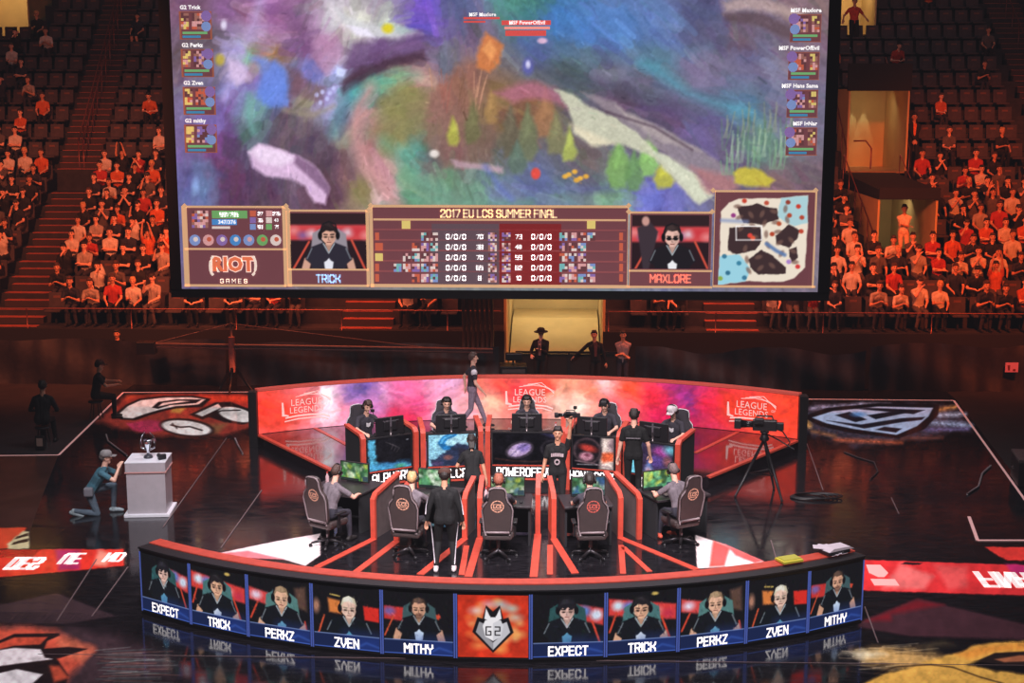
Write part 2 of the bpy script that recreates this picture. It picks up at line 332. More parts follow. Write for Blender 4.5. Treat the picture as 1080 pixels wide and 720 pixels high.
# ------------------------------------------------------------------ people: one continuous skin per figure, grown over jointed tapering limbs
def nrm(v): v = np.asarray(v, float); return v / (np.linalg.norm(v) + 1e-9)
def rotv(v, ax, a):
    ax = nrm(ax); v = np.asarray(v, float); return v * math.cos(a) + np.cross(ax, v) * math.sin(a) + ax * (ax @ v) * (1 - math.cos(a))
def ik(a, t, l1, l2, pole):
    a = np.asarray(a, float); t = np.asarray(t, float); d = t - a; L = np.linalg.norm(d); u = d / (L + 1e-9)
    L = min(L, (l1 + l2) * 0.999); x = (l1 * l1 - l2 * l2 + L * L) / (2 * L); h = math.sqrt(max(l1 * l1 - x * x, 0))
    p = np.asarray(pole, float); p = nrm(p - u * (p @ u)); return a + u * x + p * h, a + u * L
SKIN, TOP, PANTS, SHOES, HAIR, EYE, LIP, TRIM = range(8)
def skeleton(hip=(0, 0, .95), lean=0, side=0, twist=0, hy=0, hp=0, LH=None, RH=None, LF=None, RF=None, LE=None, RE=None,
             LK=(0, 1, 0), RK=(0, 1, 0), sleeve=.62, hair='short', fingers=True, female=False, shorts=False, cap=False, curl=.5, hroll=0, fdir=None, long_sleeve=False, trim=False):
    B = []; P = np.array(hip, float); w = .92 if female else 1.0
    def cp(a, ra, b, rb, s): B.append((np.array(a, float), ra, np.array(b, float), rb, s))
    u = np.array([0, 0, 1.0]); u = rotv(u, (1, 0, 0), -R(lean)); u = rotv(u, (0, 1, 0), R(side))
    s0 = np.array([1.0, 0, 0]); f0 = nrm(np.cross(u, s0)); s = rotv(s0, u, R(twist)); f = nrm(np.cross(u, s))
    # trunk
    for k in (-1, 1):
        cp(P + s0 * k * .07, .108, P + u * .18 + s * k * .05 * w, .098, PANTS if False else TOP)
        cp(P + u * .18 + s * k * .05 * w, .098, P + u * .36 + s * k * .085 * w, .108, TOP)
        cp(P + u * .36 + s * k * .085 * w, .108, P + u * .455 + s * k * .135 * w, .062, TOP)
        cp(P + u * .455 + s * k * .135 * w, .062, P + u * .51 + s * k * .03, .05, TOP)
        cp(P - u * .02 + s0 * k * .07, .112, P + u * .03 + s0 * k * .07, .11, PANTS)
    cp(P, .10, P + u * .40, .115, TOP)
    N = P + u * .50; hu = rotv(rotv(nrm(u + np.array([0, 0, .9])), s, -R(hp)), f, R(hroll)); hf = nrm(np.cross(hu, s)); 
    hf = rotv(hf, hu, R(hy)); hs = nrm(np.cross(hf, hu)); hu = nrm(np.cross(hs, hf))
    hf = rotv(hf, hs, R(0)); Hc = N + nrm(u + hu) * .10 + hu * .115
    cp(N - u * .03, .058, Hc - hu * .05, .052, SKIN)
    cp(Hc + hu * .035 - hf * .02, .088, Hc - hu * .02 + hf * .012, .076, SKIN)
    cp(Hc - hu * .04 + hf * .03, .058, Hc - hu * .088 + hf * .052, .032, SKIN)
    cp(Hc + hu * .012 + hf * .086, .011, Hc - hu * .022 + hf * .102, .015, SKIN)     # nose
    cp(Hc + hu * .033 + hf * .070 - hs * .03, .014, Hc + hu * .033 + hf * .070 + hs * .03, .014, SKIN)  # brow
    for k in (-1, 1): cp(Hc + hs * k * .080 + hu * .012, .016, Hc + hs * k * .082 - hu * .022, .012, SKIN)  # ears
    head = dict(c=Hc, u=hu, f=hf, s=hs)
    # arms
    for k, T, E in ((-1, LH, LE), (1, RH, RE)):
        S = P + u * .445 + s * k * .175 * w
        if T is None: T = P + s * k * .27 + np.array([0, .06, -.10]); 
        pole = E if E is not None else (s * k * .5 - f * .8 - np.array([0, 0, .3]))
        e, h = ik(S, T, .285, .25, pole)
        m = S + (e - S) * sleeve
        cp(S, .058, m, .055, TOP)
        if long_sleeve: cp(m, .055, e, .047, TOP); cp(e, .047, e + (h - e) * .88, .037, TOP); cp(e + (h - e) * .88, .03, h, .026, SKIN)
        else: cp(m, .043, e, .039, SKIN); cp(e, .039, h, .027, SKIN)
        # hand: palm, four fingers, thumb
        d = nrm(h - e) if fdir is None else nrm(fdir); ax = nrm(np.cross(d, np.array([0, 0, 1.0]) + .01)) ; up = nrm(np.cross(ax, d))
        if fingers:
            for q in (-1, 0, 1): cp(h + ax * q * .014, .016, h + d * .075 + ax * q * .024, .014, SKIN)
            for q, L in ((-1.5, .062), (-.5, .076), (.5, .072), (1.5, .054)):
                b0 = h + d * .08 + ax * q * .021; b1 = b0 + (d * math.cos(curl * .5) - up * math.sin(curl * .5)) * L * .55; b2 = b1 + (d * math.cos(curl * 1.6) - up * math.sin(curl * 1.6)) * L * .5
                cp(b0, .0105, b1, .0095, SKIN); cp(b1, .0095, b2, .0085, SKIN)
            b0 = h + d * .02 - ax * k * .03; b1 = b0 + nrm(d - ax * k * .8 - up * .2) * .045; cp(b0, .014, b1, .0115, SKIN); cp(b1, .0115, b1 + nrm(d - ax * k * .2 - up * .4) * .032, .0095, SKIN)
        else:
            cp(h, .026, h + d * .07, .03, SKIN); cp(h + d * .07, .03, h + d * .15 - up * .03, .016, SKIN)
    # legs
    for k, T, K in ((-1, LF, LK), (1, RF, RK)):
        S = P + s0 * k * .088 - u * .02
        if T is None: T = np.array([k * .11, 0, .09])
        kn, an = ik(S, T, .435, .435, K)
        cp(S, .092, S + (kn - S) * .5, .076, PANTS); cp(S + (kn - S) * .5, .076, kn, .06, PANTS)
        ls = SKIN if shorts else PANTS
        cp(kn, .06, kn + (an - kn) * .35, .058, ls); cp(kn + (an - kn) * .35, .058, kn + (an - kn) * .93, .045 if not shorts else .036, ls)
        fd = np.array([K[0], K[1], 0.0]); fd = nrm(fd) if np.linalg.norm(fd) > .1 else np.array([0, 1.0, 0])
        if K[2] <= -.5: fd = np.array([0, 1.0, -.3])
        cp(an + np.array([0, 0, -.045]) - fd * .045, .042, an + np.array([0, 0, -.05]) + fd * .10, .04, SHOES)
        cp(an + np.array([0, 0, -.05]) + fd * .10, .04, an + np.array([0, 0, -.06]) + fd * .165, .03, SHOES)
        cp(an, .045, an + np.array([0, 0, -.05]), .045, SHOES)
    return B, head
def hair_bones(head, style):
    c, u, f, s = head['c'], head['u'], head['f'], head['s']; H = []
    def cp(a, ra, b, rb): H.append((a, ra, b, rb, HAIR))
    if style == 'bald': return H
    cp(c + u * .055 - f * .025, .088, c + u * .02 - f * .04, .086)
    for k in (-1, 0, 1): cp(c + u * .095 + f * .045 + s * k * .035, .03, c + u * .105 - f * .03 + s * k * .035, .04)
    for k in (-1, 1): cp(c + u * .05 + s * k * .07, .03, c - u * .005 + s * k * .076 - f * .02, .018)
    if style == 'fringe':
        for k in (-2, -1, 0, 1, 2): cp(c + u * .10 + f * .055 + s * k * .022, .028, c + u * .045 + f * .09 + s * k * .028, .014)
    if style == 'quiff':
        for k in (-1, 0, 1): cp(c + u * .10 + f * .07 + s * k * .025, .03, c + u * .135 + f * .02 + s * k * .025, .03)
    if style == 'long':
        for k in (-1, 0, 1): cp(c + u * .02 - f * .045 + s * k * .04, .05, c - u * .17 - f * .075 + s * k * .035, .026)
    if style == 'pony': cp(c + u * .04 - f * .10, .04, c - u * .14 - f * .13, .018)
    if style == 'bun': cp(c + u * .11 - f * .08, .045, c + u * .12 - f * .09, .045)
    return H
def capsules_mesh(B, nseg=10):
    V = []; Fc = []
    for a, ra, b, rb, _ in B:
        d = b - a; L = np.linalg.norm(d); d = d / L if L > 1e-6 else np.array([0, 0, 1.0])
        r0 = np.array([1.0, 0, 0]) if abs(d[0]) < .8 else np.array([0, 1.0, 0]); e1 = nrm(np.cross(d, r0)); e2 = np.cross(d, e1)
        rings = [(a - d * ra * math.cos(t), ra * math.sin(t)) for t in (PI / 6, PI / 3, PI / 2)] + [(b + d * rb * math.sin(t), rb * math.cos(t)) for t in (0, PI / 6, PI / 3)]
        o = len(V); V.append(a - d * ra)
        for c, r in rings:
            for k in range(nseg): w = 2 * PI * k / nseg; V.append(c + (e1 * math.cos(w) + e2 * math.sin(w)) * r)
        V.append(b + d * rb); nr = len(rings)
        for k in range(nseg): Fc.append((o, o + 1 + (k + 1) % nseg, o + 1 + k))
        for i in range(nr - 1):
            for k in range(nseg):
                p = o + 1 + i * nseg; Fc.append((p + k, p + (k + 1) % nseg, p + nseg + (k + 1) % nseg, p + nseg + k))
        p = o + 1 + (nr - 1) * nseg
        for k in range(nseg): Fc.append((p + k, p + (k + 1) % nseg, o + 1 + nr * nseg))
    return V, Fc
def skin_mesh(name, B, voxel, mats, head=None, smooth=3, scale=1.0):
    V, Fc = capsules_mesh(B); me = bpy.data.meshes.new('tmp'); me.from_pydata([tuple(v) for v in V], [], Fc); me.update()
    ob = bpy.data.objects.new('tmp', me); link(ob)
    m = ob.modifiers.new('r', 'REMESH'); m.mode = 'VOXEL'; m.voxel_size = voxel; m.use_smooth_shade = True
    sm = ob.modifiers.new('s', 'SMOOTH'); sm.factor = .5; sm.iterations = smooth
    dg = bpy.context.evaluated_depsgraph_get(); out = bpy.data.meshes.new_from_object(ob.evaluated_get(dg))
    bpy.data.objects.remove(ob); bpy.data.meshes.remove(me); out.name = name
    n = len(out.polygons); c = np.zeros(n * 3, np.float32); out.polygons.foreach_get('center', c); c = c.reshape(-1, 3)
    best = np.full(n, 1e9); slot = np.zeros(n, np.int32)
    for a, ra, b, rb, s in B:
        e = b - a; t = np.clip(((c - a) @ e) / (e @ e + 1e-9), 0, 1); d = np.linalg.norm(c - a - t[:, None] * e, axis=1) - (ra + (rb - ra) * t)
        k = d < best; best[k] = d[k]; slot[k] = s
    if head is not None:
        hc, hu, hf, hs = head['c'], head['u'], head['f'], head['s']
        for k in (-1, 1):
            slot[np.linalg.norm((c - (hc + hu * .010 + hf * .082 + hs * k * .033)) * 1.0, axis=1) < max(.0125, voxel * .8)] = EYE
            q = c - (hc + hu * .036 + hf * .085 + hs * k * .033); slot[(abs(q @ hu) < max(.006, voxel * .6)) & (abs(q @ hs) < .018) & (abs(q @ hf) < .03)] = HAIR
        q = c - (hc - hu * .058 + hf * .085); slot[(abs(q @ hu) < max(.006, voxel * .55)) & (abs(q @ hs) < .022) & (abs(q @ hf) < .035)] = LIP
    for mm in mats: out.materials.append(mm)
    out.polygons.foreach_set('material_index', slot); out.polygons.foreach_set('use_smooth', np.ones(n, bool)); out.update()
    return out
SK = {k: mat('skin_' + k, c, .55, noise=.1) for k, c in dict(pale=(232, 178, 156), tan=(205, 148, 120), brown=(120, 80, 62)).items()}
SHOE_D = mat('dark_shoes', (30, 27, 28), .6); SHOE_W = mat('white_shoes', (215, 205, 208), .5); EYEM = mat('dark_eye', (22, 16, 16), .3)
LIPM = mat('lips', (160, 88, 80), .5)
def cloth(n, c): return mat('cloth_' + n, c, .85, noise=.22, nscale=14)
def person(loc, rz, label, group=None, pose=None, top=('black', (24, 22, 25)), pants=('black', (24, 22, 25)), shoes=None, skin='pale', haircol=('dark', (38, 28, 26)),
           hair='short', headset=False, cap=None, voxel=.0085, scale=1.0, extras=None):
    pose = dict(pose or {}); B, head = skeleton(hair=hair, **pose)
    t = cloth(*top); p = cloth(*pants); hm = mat('hair_' + haircol[0], haircol[1], .6, noise=.25, nscale=30)
    me = skin_mesh('body', B, voxel, [SK[skin], t, p, shoes or SHOE_D, hm, EYEM, LIPM], head)
    root = empty('person', loc, rz, label, 'person', group); root.scale = (scale,) * 3
    b = bpy.data.objects.new('body', me); link(b); b.parent = root
    hb = hair_bones(head, hair)
    c, u, f, s = head['c'], head['u'], head['f'], head['s']
    if hb:
        h = bpy.data.objects.new('hair', skin_mesh('hair', hb, voxel, [hm] * 5, None, 2)); link(h); h.parent = root
    if headset:
        m = MB(); pts = [c + s * .1 * math.cos(w) + u * (.03 + .125 * math.sin(w)) - f * .01 for w in np.linspace(0, PI, 11)]
        m.tube(pts, .016, 8); 
        for k in (-1, 1):
            m.tube([c + s * k * .082 + u * .0 , c + s * k * .118 + u * .0], [.046, .04], 12)
        m.tube([c - s * .11 - u * .02, c - s * .08 - u * .07 + f * .07, c - s * .03 - u * .08 + f * .11], .007, 6)
        m.build('headset', BLACK, root)
    if cap:
        m = MB(); T = Matrix.Translation(c + u * .05); A = Matrix(((s[0], f[0], u[0], 0), (s[1], f[1], u[1], 0), (s[2], f[2], u[2], 0), (0, 0, 0, 1)))
        prof = [(.112, -.02), (.113, .02), (.10, .06), (.07, .085), (.02, .098)]
        m.lathe(prof, 16, 0, T @ A); 
        if cap[0] == 'brim': m.lathe([(.10, -.025), (.19, -.028), (.19, -.018), (.10, -.01)], 20, 0, T @ A)
        else: m.prism([(-.075, .08), (.075, .08), (.06, .19), (-.06, .19)], -.02, -.008, 'z', 0, T @ A)
        m.build('hat' if cap[0] == 'brim' else 'cap', cloth(*cap[1]), root)
    if extras: extras(root, head, B)
    return root
# ready poses
def sit_pose(**k):
    d = dict(hip=(0, 0, .575), lean=6, LF=(-.13, .42, .09), RF=(.13, .42, .09)); d.update(k); return d
# ------------------------------------------------------------------ floor
FLOOR_M = mat_floor()
m = MB(); m.box((-1, 26, -.1), (60, 60, .2)); struct(m.build('floor', FLOOR_M))
m = MB(); side_poly = [tuple(onz(*p)[:2]) for p in [(0, 481), (61, 481), (40, 535), (25, 580), (-60, 582)]] + [(-24, 24), (-24, 29.2)]
m.prism(side_poly, .001, .004, 'z')
SIDE = mat('crowd_reflection_brown', (70, 46, 42), .35, noise=.35, nscale=1.5); struct(m.build('floor_side_section', SIDE))  # brown tone paints in the orange crowd's reflection
m = MB(); m.prism([(-30, 29.25), (-11.2, 29.25), (-11.8, 35.6), (-11.8, 38), (-30, 38)], .001, .004, 'z')
struct(m.build('floor_outer_section', mat('matte_brown_floor', (42, 38, 42), .8, noise=.3, nscale=2)))
m = MB(); m.prism([(30, 20), (9.3, 26.3), (10.35, 35.5), (10.4, 38), (30, 38)], .001, .004, 'z')
struct(m.build('floor_far_section', mat('matte_grey_floor', (36, 31, 34), .8, noise=.3, nscale=2)))

def floor_line(pts, w, name, material, z=.006, label=None, h=.006):
    m = MB()
    for a, b in zip(pts[:-1], pts[1:]):
        a = Vector((a[0], a[1], 0)); b = Vector((b[0], b[1], 0)); n = (b - a).normalized().cross(Vector((0, 0, 1))) * w / 2
        m.prism([tuple((a + n)[:2]), tuple((b + n)[:2]), tuple((b - n)[:2]), tuple((a - n)[:2])], z, z + h, 'z')
    return m.build(name, material)
EDGE = mat('pale_pink_edge_line', (222, 170, 168), .5, emit=.35)
SEAM = mat('floor_seam', (112, 92, 94), .6, emit=.05)
def pz(*pts): return [tuple(onz(*p)[:2]) for p in pts]
struct(floor_line(pz((-40, 481), (62, 480), (130, 414), (268, 413.5)), .05, 'trim_1', EDGE))
struct(floor_line(pz((846, 421), (1006, 422.5), (1085, 533)), .05, 'trim_2', EDGE))
struct(floor_line(pz((1022, 545), (1031, 570), (1095, 570)), .06, 'trim_3', EDGE))
for i, (a, b) in enumerate([((172, 556), (239, 462)), ((233, 578), (276, 517)), ((851, 468), (868, 517)), ((940, 525), (948, 542)), ((97, 650), (135, 598)), ((912, 640), (926, 678)), ((102, 590), (60, 655)), ((813, 570), (820, 594))]):
    struct(floor_line(pz(a, b), .02, 'trim_%d' % (4 + i), SEAM))
struct(floor_line(pz((40, 690), (1080, 702)), .015, 'trim_13', SEAM))

DEC = mat_decal('lit_floor_graphic', .45)  # also carries the reflections painted on the floor
def floor_graphic(name, px_box, res, paint, label, cat='floor graphic', z=.008, cells=None):
    """a flat printed/lit floor graphic, or a reflection painted flat, covering a rectangle of floor; drawn in the drawing frame of its artwork"""
    P = [onz(px_box[0], px_box[1]), onz(px_box[2], px_box[1]), onz(px_box[0], px_box[3]), onz(px_box[2], px_box[3])]
    x0 = min(p[0] for p in P); x1 = max(p[0] for p in P); y0 = min(p[1] for p in P); y1 = max(p[1] for p in P)
    w = int((x1 - x0) / res) + 2; h = int((y1 - y0) / res) + 2
    XW, YW = np.meshgrid(np.linspace(x0, x1, w), np.linspace(y1, y0, h))
    d = np.stack([XW, YW, np.full_like(XW, -CH)], -1); zc = d @ _f
    c = Canvas(540 + F * (d @ _r) / zc, 360 - F * (d @ _u) / zc, (22, 18, 24)); paint(c)
    o = c.build(name, lambda U, V: (x0 + (x1 - x0) * U, y1 + (y0 - y1) * V, np.full_like(U, z)), DEC, None, 1.0, True)
    return tag(o, label, cat)
def S(pts, k, ox, oy): return [(x / k + ox, y / k + oy) for x, y in pts]
DK = (22, 18, 24)
def paint_a(c):
    q = lambda p: S(p, 3, 0, 380)
    c.poly(q([(300, 190), (400, 108), (700, 104), (800, 110), (815, 205), (700, 245), (520, 240), (430, 225), (340, 205)]), (150, 52, 42), 4, .95, 10, 5, .08)
    c.poly(q([(400, 130), (420, 118), (520, 108), (400, 112)]), (200, 80, 40), 2, .7)
    c.poly(q([(500, 110), (800, 110), (800, 135), (660, 130)]), (190, 66, 40), 2, .8)
    c.poly(q([(520, 150), (620, 145), (640, 190), (540, 190)]), (196, 60, 44), 2, .9)
    c.poly(q([(545, 150), (590, 150), (570, 168), (540, 165)]), (222, 150, 70), 1.5)
    c.poly(q([(400, 200), (470, 188), (505, 192), (530, 220), (460, 232), (420, 222)]), (178, 46, 88), 1.5, .9)
    c.poly(q([(620, 205), (720, 200), (690, 232), (560, 240)]), (120, 110, 66), 3, .6)
    A = [(355, 176), (400, 140), (440, 122), (520, 113), (610, 112), (668, 122), (640, 148), (560, 152), (520, 160), (480, 172), (430, 190), (385, 188)]
    c.poly(q(A), (18, 14, 18), .8); A2 = [(372, 174), (405, 145), (445, 127), (520, 118), (605, 117), (650, 124), (628, 140), (555, 146), (500, 158), (460, 170), (420, 184), (385, 182)]
    c.poly(q(A2), (236, 228, 226), .6)
    c.poly(q([(480, 150), (500, 132), (560, 124), (640, 124), (620, 136), (540, 142), (500, 154)]), (30, 22, 26), .5)
    c.poly(q([(500, 147), (515, 135), (570, 128), (600, 130), (540, 138)]), (226, 216, 214), .5)
    c.poly(q([(600, 172), (680, 134), (730, 132), (790, 155), (808, 178), (806, 194), (770, 203), (710, 196), (660, 180), (640, 188)]), (18, 14, 18), .8)
    c.poly(q([(618, 170), (690, 138), (700, 150), (640, 178)]), (232, 222, 220), .6)
    c.ell(*S([(748, 172)], 3, 0, 380)[0], 19, 7.2, (238, 230, 228), .6, 1, .22)
    c.stroke(q([(672, 174), (700, 160), (760, 158)]), 1.2, (18, 14, 18), .4)
    c.ell(*S([(592, 214)], 3, 0, 380)[0], 29, 9.6, (18, 14, 18), .8, 1, .12); c.ell(*S([(590, 214)], 3, 0, 380)[0], 26, 7.4, (238, 230, 228), .6, 1, .12)
    c.stroke(q([(540, 205), (570, 212), (600, 210), (640, 222)]), 1.6, (18, 14, 18), .4); c.stroke(q([(545, 200), (560, 216)]), 1.4, (18, 14, 18), .4)
    c.grain(.25, .25, 4)
floor_graphic('floor_emblem', (95, 415.5, 272, 463), .03, paint_a, 'red and white emblem with black outlines painted on glossy floor beyond the podium', 'floor emblem')
def paint_b(c):
    q = lambda p: S(p, 3.273, 780, 380)
    c.poly(q([(215, 150), (740, 148), (790, 225), (800, 245), (680, 262), (400, 300), (250, 262), (215, 230)]), (70, 66, 84), 5, .8, 14, 5, .1)
    for (a, b, w, col) in [((250, 165), (420, 152), 3, (150, 170, 210)), ((690, 190), (780, 186), 4, (190, 205, 235)), ((660, 215), (800, 225), 5, (160, 180, 220)), ((690, 170), (750, 160), 4, (214, 150, 80)), ((640, 240), (790, 238), 3, (120, 110, 170)),
                          ((220, 195), (240, 225), 6, (220, 160, 90)), ((330, 275), (560, 285), 4, (190, 92, 60)), ((250, 245), (330, 262), 3, (150, 96, 60)), ((560, 270), (700, 268), 3, (120, 70, 60)), ((420, 150), (520, 152), 2, (170, 190, 225))]:
        c.stroke(q([a, b]), w, col, 2.2, .9)
    c.grain(.5, .5, 7)
    c.poly(q([(215, 196), (300, 165), (480, 148), (690, 152), (686, 188), (640, 238), (548, 270), (380, 250), (280, 228)]), (14, 12, 18), .8)
    c.poly(q([(250, 198), (320, 176), (480, 160), (668, 164), (652, 194), (612, 228), (542, 258), (398, 238), (300, 218)]), (176, 198, 236), .7)
    for P in ([(330, 190), (380, 178), (440, 205), (400, 214)], [(400, 168), (440, 164), (640, 172), (600, 186)], [(440, 190), (560, 172), (585, 180), (470, 204)], [(300, 208), (420, 222), (560, 200), (640, 196), (630, 206), (560, 214), (430, 236)], [(470, 240), (500, 230), (560, 236), (540, 250)]):
        c.poly(q(P), (24, 22, 34), .7)
    c.ell(905, 437, 7, 2.5, (90, 150, 220), 1.5, .8); c.grain(.15, .3, 3)
floor_graphic('floor_emblem', (846, 423, 1030, 474), .03, paint_b, 'blue and white shield emblem painted on floor beyond the tripod camera', 'floor emblem')
def paint_c(c):
    q = lambda p: S(p, 4, 0, 540)
    c.poly(q([(-60, 460), (120, 440), (330, 470), (520, 510), (640, 560), (740, 620), (720, 720), (300, 760), (-60, 760)]), (88, 62, 70), 14, .75, 14, 5, .06)
    c.poly(q([(-40, 490), (100, 482), (220, 505), (330, 545), (400, 575), (350, 640), (290, 700), (250, 760), (-40, 760)]), (212, 84, 62), 5, .95, 8, 6, .08)
    c.poly(q([(230, 520), (330, 548), (395, 578), (350, 640), (260, 600)]), (206, 110, 82), 4, .8, 8, 4, .1)
    for i in range(26):
        y = 585 + i * 5.5; x = 400 + (i * 37) % 90; c.stroke(q([(x, y), (x + 150 + (i * 53) % 130, y - 14 + (i * 29) % 26)]), .7, [(170, 190, 186), (96, 140, 136), (190, 130, 110)][i % 3], .6, .45)
    c.poly(q([(-40, 560), (60, 515), (250, 512), (252, 522), (200, 545), (182, 590), (240, 618), (290, 690), (270, 760), (-40, 760)]), (30, 18, 22), .8)
    c.poly(q([(-40, 570), (60, 530), (200, 528), (170, 560), (60, 565), (-40, 590)]), (206, 78, 56), 1)
    c.poly(q([(-40, 590), (60, 574), (170, 580), (186, 612), (222, 622), (80, 640), (-40, 656)]), (240, 226, 232), .8)
    c.poly(q([(-40, 690), (70, 664), (180, 686), (120, 740), (-40, 760)]), (240, 230, 236), .8)
    c.poly(q([(176, 578), (290, 570), (372, 578), (250, 618), (190, 616)]), (34, 20, 24), .8)
    c.poly(q([(210, 650), (250, 650), (290, 700), (230, 720)]), (200, 80, 56), 2)
    c.grain(.25, .2, 8)
floor_graphic('floor_emblem', (-30, 648, 205, 760), .022, paint_c, 'orange emblem with white shapes and pale streaks on floor below podium', 'floor emblem')
def paint_d(c):
    q = lambda p: S(p, 3.857, 800, 540)
    for i in range(30):
        x = 300 + (i * 41) % 260; y = 545 + (i * 23) % 110; c.stroke(q([(x, y), (x + 120 + (i * 31) % 120, y - 20 + (i * 17) % 50)]), .9, [(236, 226, 206), (190, 170, 130), (150, 130, 120)][i % 3], .8, .5)
    c.poly(q([(400, 560), (480, 548), (560, 555), (690, 570), (760, 590), (720, 630), (560, 640), (420, 615)]), (226, 176, 104), 6, .9, 8, 5, .1)
    c.poly(q([(330, 575), (420, 560), (520, 580), (430, 604)]), (240, 228, 196), 4, .8, 6, 4, .12)
    c.poly(q([(650, 540), (760, 515), (800, 545), (700, 556)]), (150, 128, 90), 6, .6)
    c.poly(q([(380, 720), (480, 672), (620, 628), (740, 590), (900, 540), (1200, 505), (1200, 590), (960, 590), (850, 622), (1000, 650), (1200, 662), (1200, 780), (380, 780)]), (240, 182, 84), 2, .96, 5, 3, .08)
    c.poly(q([(800, 580), (900, 546), (1200, 520), (1200, 560), (960, 570), (860, 600)]), (238, 150, 60), 3, .8)
    c.poly(q([(890, 606), (960, 574), (1200, 562), (1200, 630), (1000, 622), (920, 614)]), (34, 24, 24), .9)
    c.poly(q([(960, 600), (1060, 584), (1200, 580), (1200, 604), (1000, 612)]), (206, 120, 80), 1, .8)
    c.stroke(q([(470, 660), (560, 630), (700, 622), (790, 632), (900, 672), (1000, 700)]), 1.6, (60, 40, 24), .7, .85)
    c.grain(.2, .2, 8)
floor_graphic('floor_emblem', (876, 672, 1090, 760), .022, paint_d, 'golden yellow emblem with feathery white edge on floor by LED desk end', 'floor emblem')
def paint_red(box, shapes):
    def f(c):
        for P, col, so, wp in shapes: c.poly(P, col, so, 1, wp, 5, .25)
        c.grain(.16, .12, 6)
    return f
b = floor_graphic('painted_board_reflection', (-30, 578, 136, 613), .03, paint_red(0, [([(-40, 579.5), (131, 579), (131, 597), (60, 604), (-40, 613)], (222, 52, 40), .8, 1.5), ([(58, 580), (85, 580), (84, 601), (62, 602)], (176, 40, 96), 2, 2), ([(104, 580), (118, 584), (112, 598), (98, 596)], (236, 140, 120), 2, 2)]), 'red lettered strip of board reflection painted on glossy floor before the podium', 'painted reflection')  # mirror image of the upper ribbon board, painted on the floor
def floor_text(parent, s, px, py, size, sx=1.0, rz=0.0, th=1.3):
    p = onz(px, py); m = MB(); M_ = Matrix.Translation((p[0], p[1], .014)) @ Matrix.Rotation(rz, 4, 'Z') @ Matrix.Diagonal((1, -1, 1, 1))
    m.block(s, size, M_, 0, th, sx); return m.build('lettering', mat('reflected_lettering', (246, 226, 224), .5, emit=.6), parent)  # flipped lettering, part of the painted board reflection
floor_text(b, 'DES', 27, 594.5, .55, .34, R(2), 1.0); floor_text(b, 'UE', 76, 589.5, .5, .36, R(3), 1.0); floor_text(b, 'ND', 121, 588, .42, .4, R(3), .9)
b = floor_graphic('painted_board_reflection', (908, 588, 1095, 630), .03, paint_red(0, [([(905, 590), (1095, 596.5), (1095, 629), (905, 623)], (222, 50, 54), .8, 1.5), ([(950, 594), (985, 608), (975, 622), (930, 621)], (236, 110, 108), 3, 3), ([(985, 596), (1020, 598), (1020, 620), (1000, 622)], (230, 84, 84), 3, 3), ([(1060, 594), (1095, 597), (1095, 610), (1066, 605)], (196, 40, 110), 2, 3), ([(955, 593), (973, 594), (970, 596), (950, 595)], DK, .5, 1), ([(980, 625), (1010, 627), (1000, 631), (985, 631)], DK, .5, 1)]), 'long red lettered board reflection painted on floor beyond the LED desk end', 'painted reflection')  # ribbon board's reflection drawn as a flat graphic
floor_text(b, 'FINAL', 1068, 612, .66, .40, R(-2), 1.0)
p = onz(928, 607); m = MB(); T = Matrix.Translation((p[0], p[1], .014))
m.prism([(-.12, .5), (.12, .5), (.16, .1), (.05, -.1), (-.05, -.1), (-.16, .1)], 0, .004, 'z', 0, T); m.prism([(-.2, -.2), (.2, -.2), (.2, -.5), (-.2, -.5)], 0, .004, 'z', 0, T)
m.build('emblem', mat('reflected_emblem', (240, 170, 166), .5, emit=.5), b)  # emblem belongs to the painted board reflection
floor_graphic('painted_board_reflection', (1036, 574, 1095, 593), .03, paint_red(0, [([(1038, 576.5), (1095, 577.5), (1095, 592), (1062, 591), (1052, 586)], (224, 56, 50), .7, 1.5)]), 'short red reflection strip painted on floor beside the pale corner line', 'painted reflection')  # red floor reflection painted as a flat strip
floor_graphic('painted_board_reflection', (-30, 555, 34, 588), .03, paint_red(0, [([(-40, 557), (29, 556), (12, 579), (-40, 580)], (206, 66, 42), 1, 1.5), ([(8, 574), (24, 560), (31, 560), (31, 579), (9, 580)], (200, 190, 150), 1, 2), ([(14, 572), (30, 568), (30, 571), (12, 575)], DK, .5, 1), ([(18, 566), (30, 562), (30, 565), (16, 569)], DK, .5, 1)]), 'orange reflection wedge with striped corner painted on floor near the brown section', 'painted reflection')  # wedge of the same board reflection, painted in
floor_graphic('painted_reflection', (226, 560, 342, 600), .025, paint_red(0, [([(228, 584), (290, 571), (338, 562.5), (338, 586), (322, 597), (298, 590), (262, 588)], (250, 226, 230), .7, .5), ([(228, 584), (262, 581), (300, 590), (262, 589)], (226, 110, 120), 1, .5)]), 'bright white reflection wedge painted on floor behind LED desk at podium end', 'lit floor panel')  # bright floor reflection painted in as a white wedge
floor_graphic('painted_reflection', (730, 562, 812, 602), .025, paint_red(0, [([(733, 564), (764, 574), (806, 592), (800, 596), (735, 600)], (246, 222, 224), .7, .5), ([(752, 570), (770, 577), (764, 597), (748, 598)], (228, 60, 52), 1.5, .8), ([(764, 573.5), (806, 592), (796, 594), (776, 586)], (226, 84, 84), 1, .5)]), 'white and red reflection wedge painted on floor behind LED desk at tripod end', 'lit floor panel')  # painted floor reflection, white running to red
floor_graphic('painted_reflection', (-10, 618, 125, 660), .03, paint_red(0, [([(-12, 640), (60, 625), (124, 650), (70, 659), (-12, 657)], (58, 42, 48), 1.5, 1)]), 'dull mauve reflection triangle painted on glossy floor between red strip and orange emblem', 'floor marking')  # faint reflection painted flat on the floor
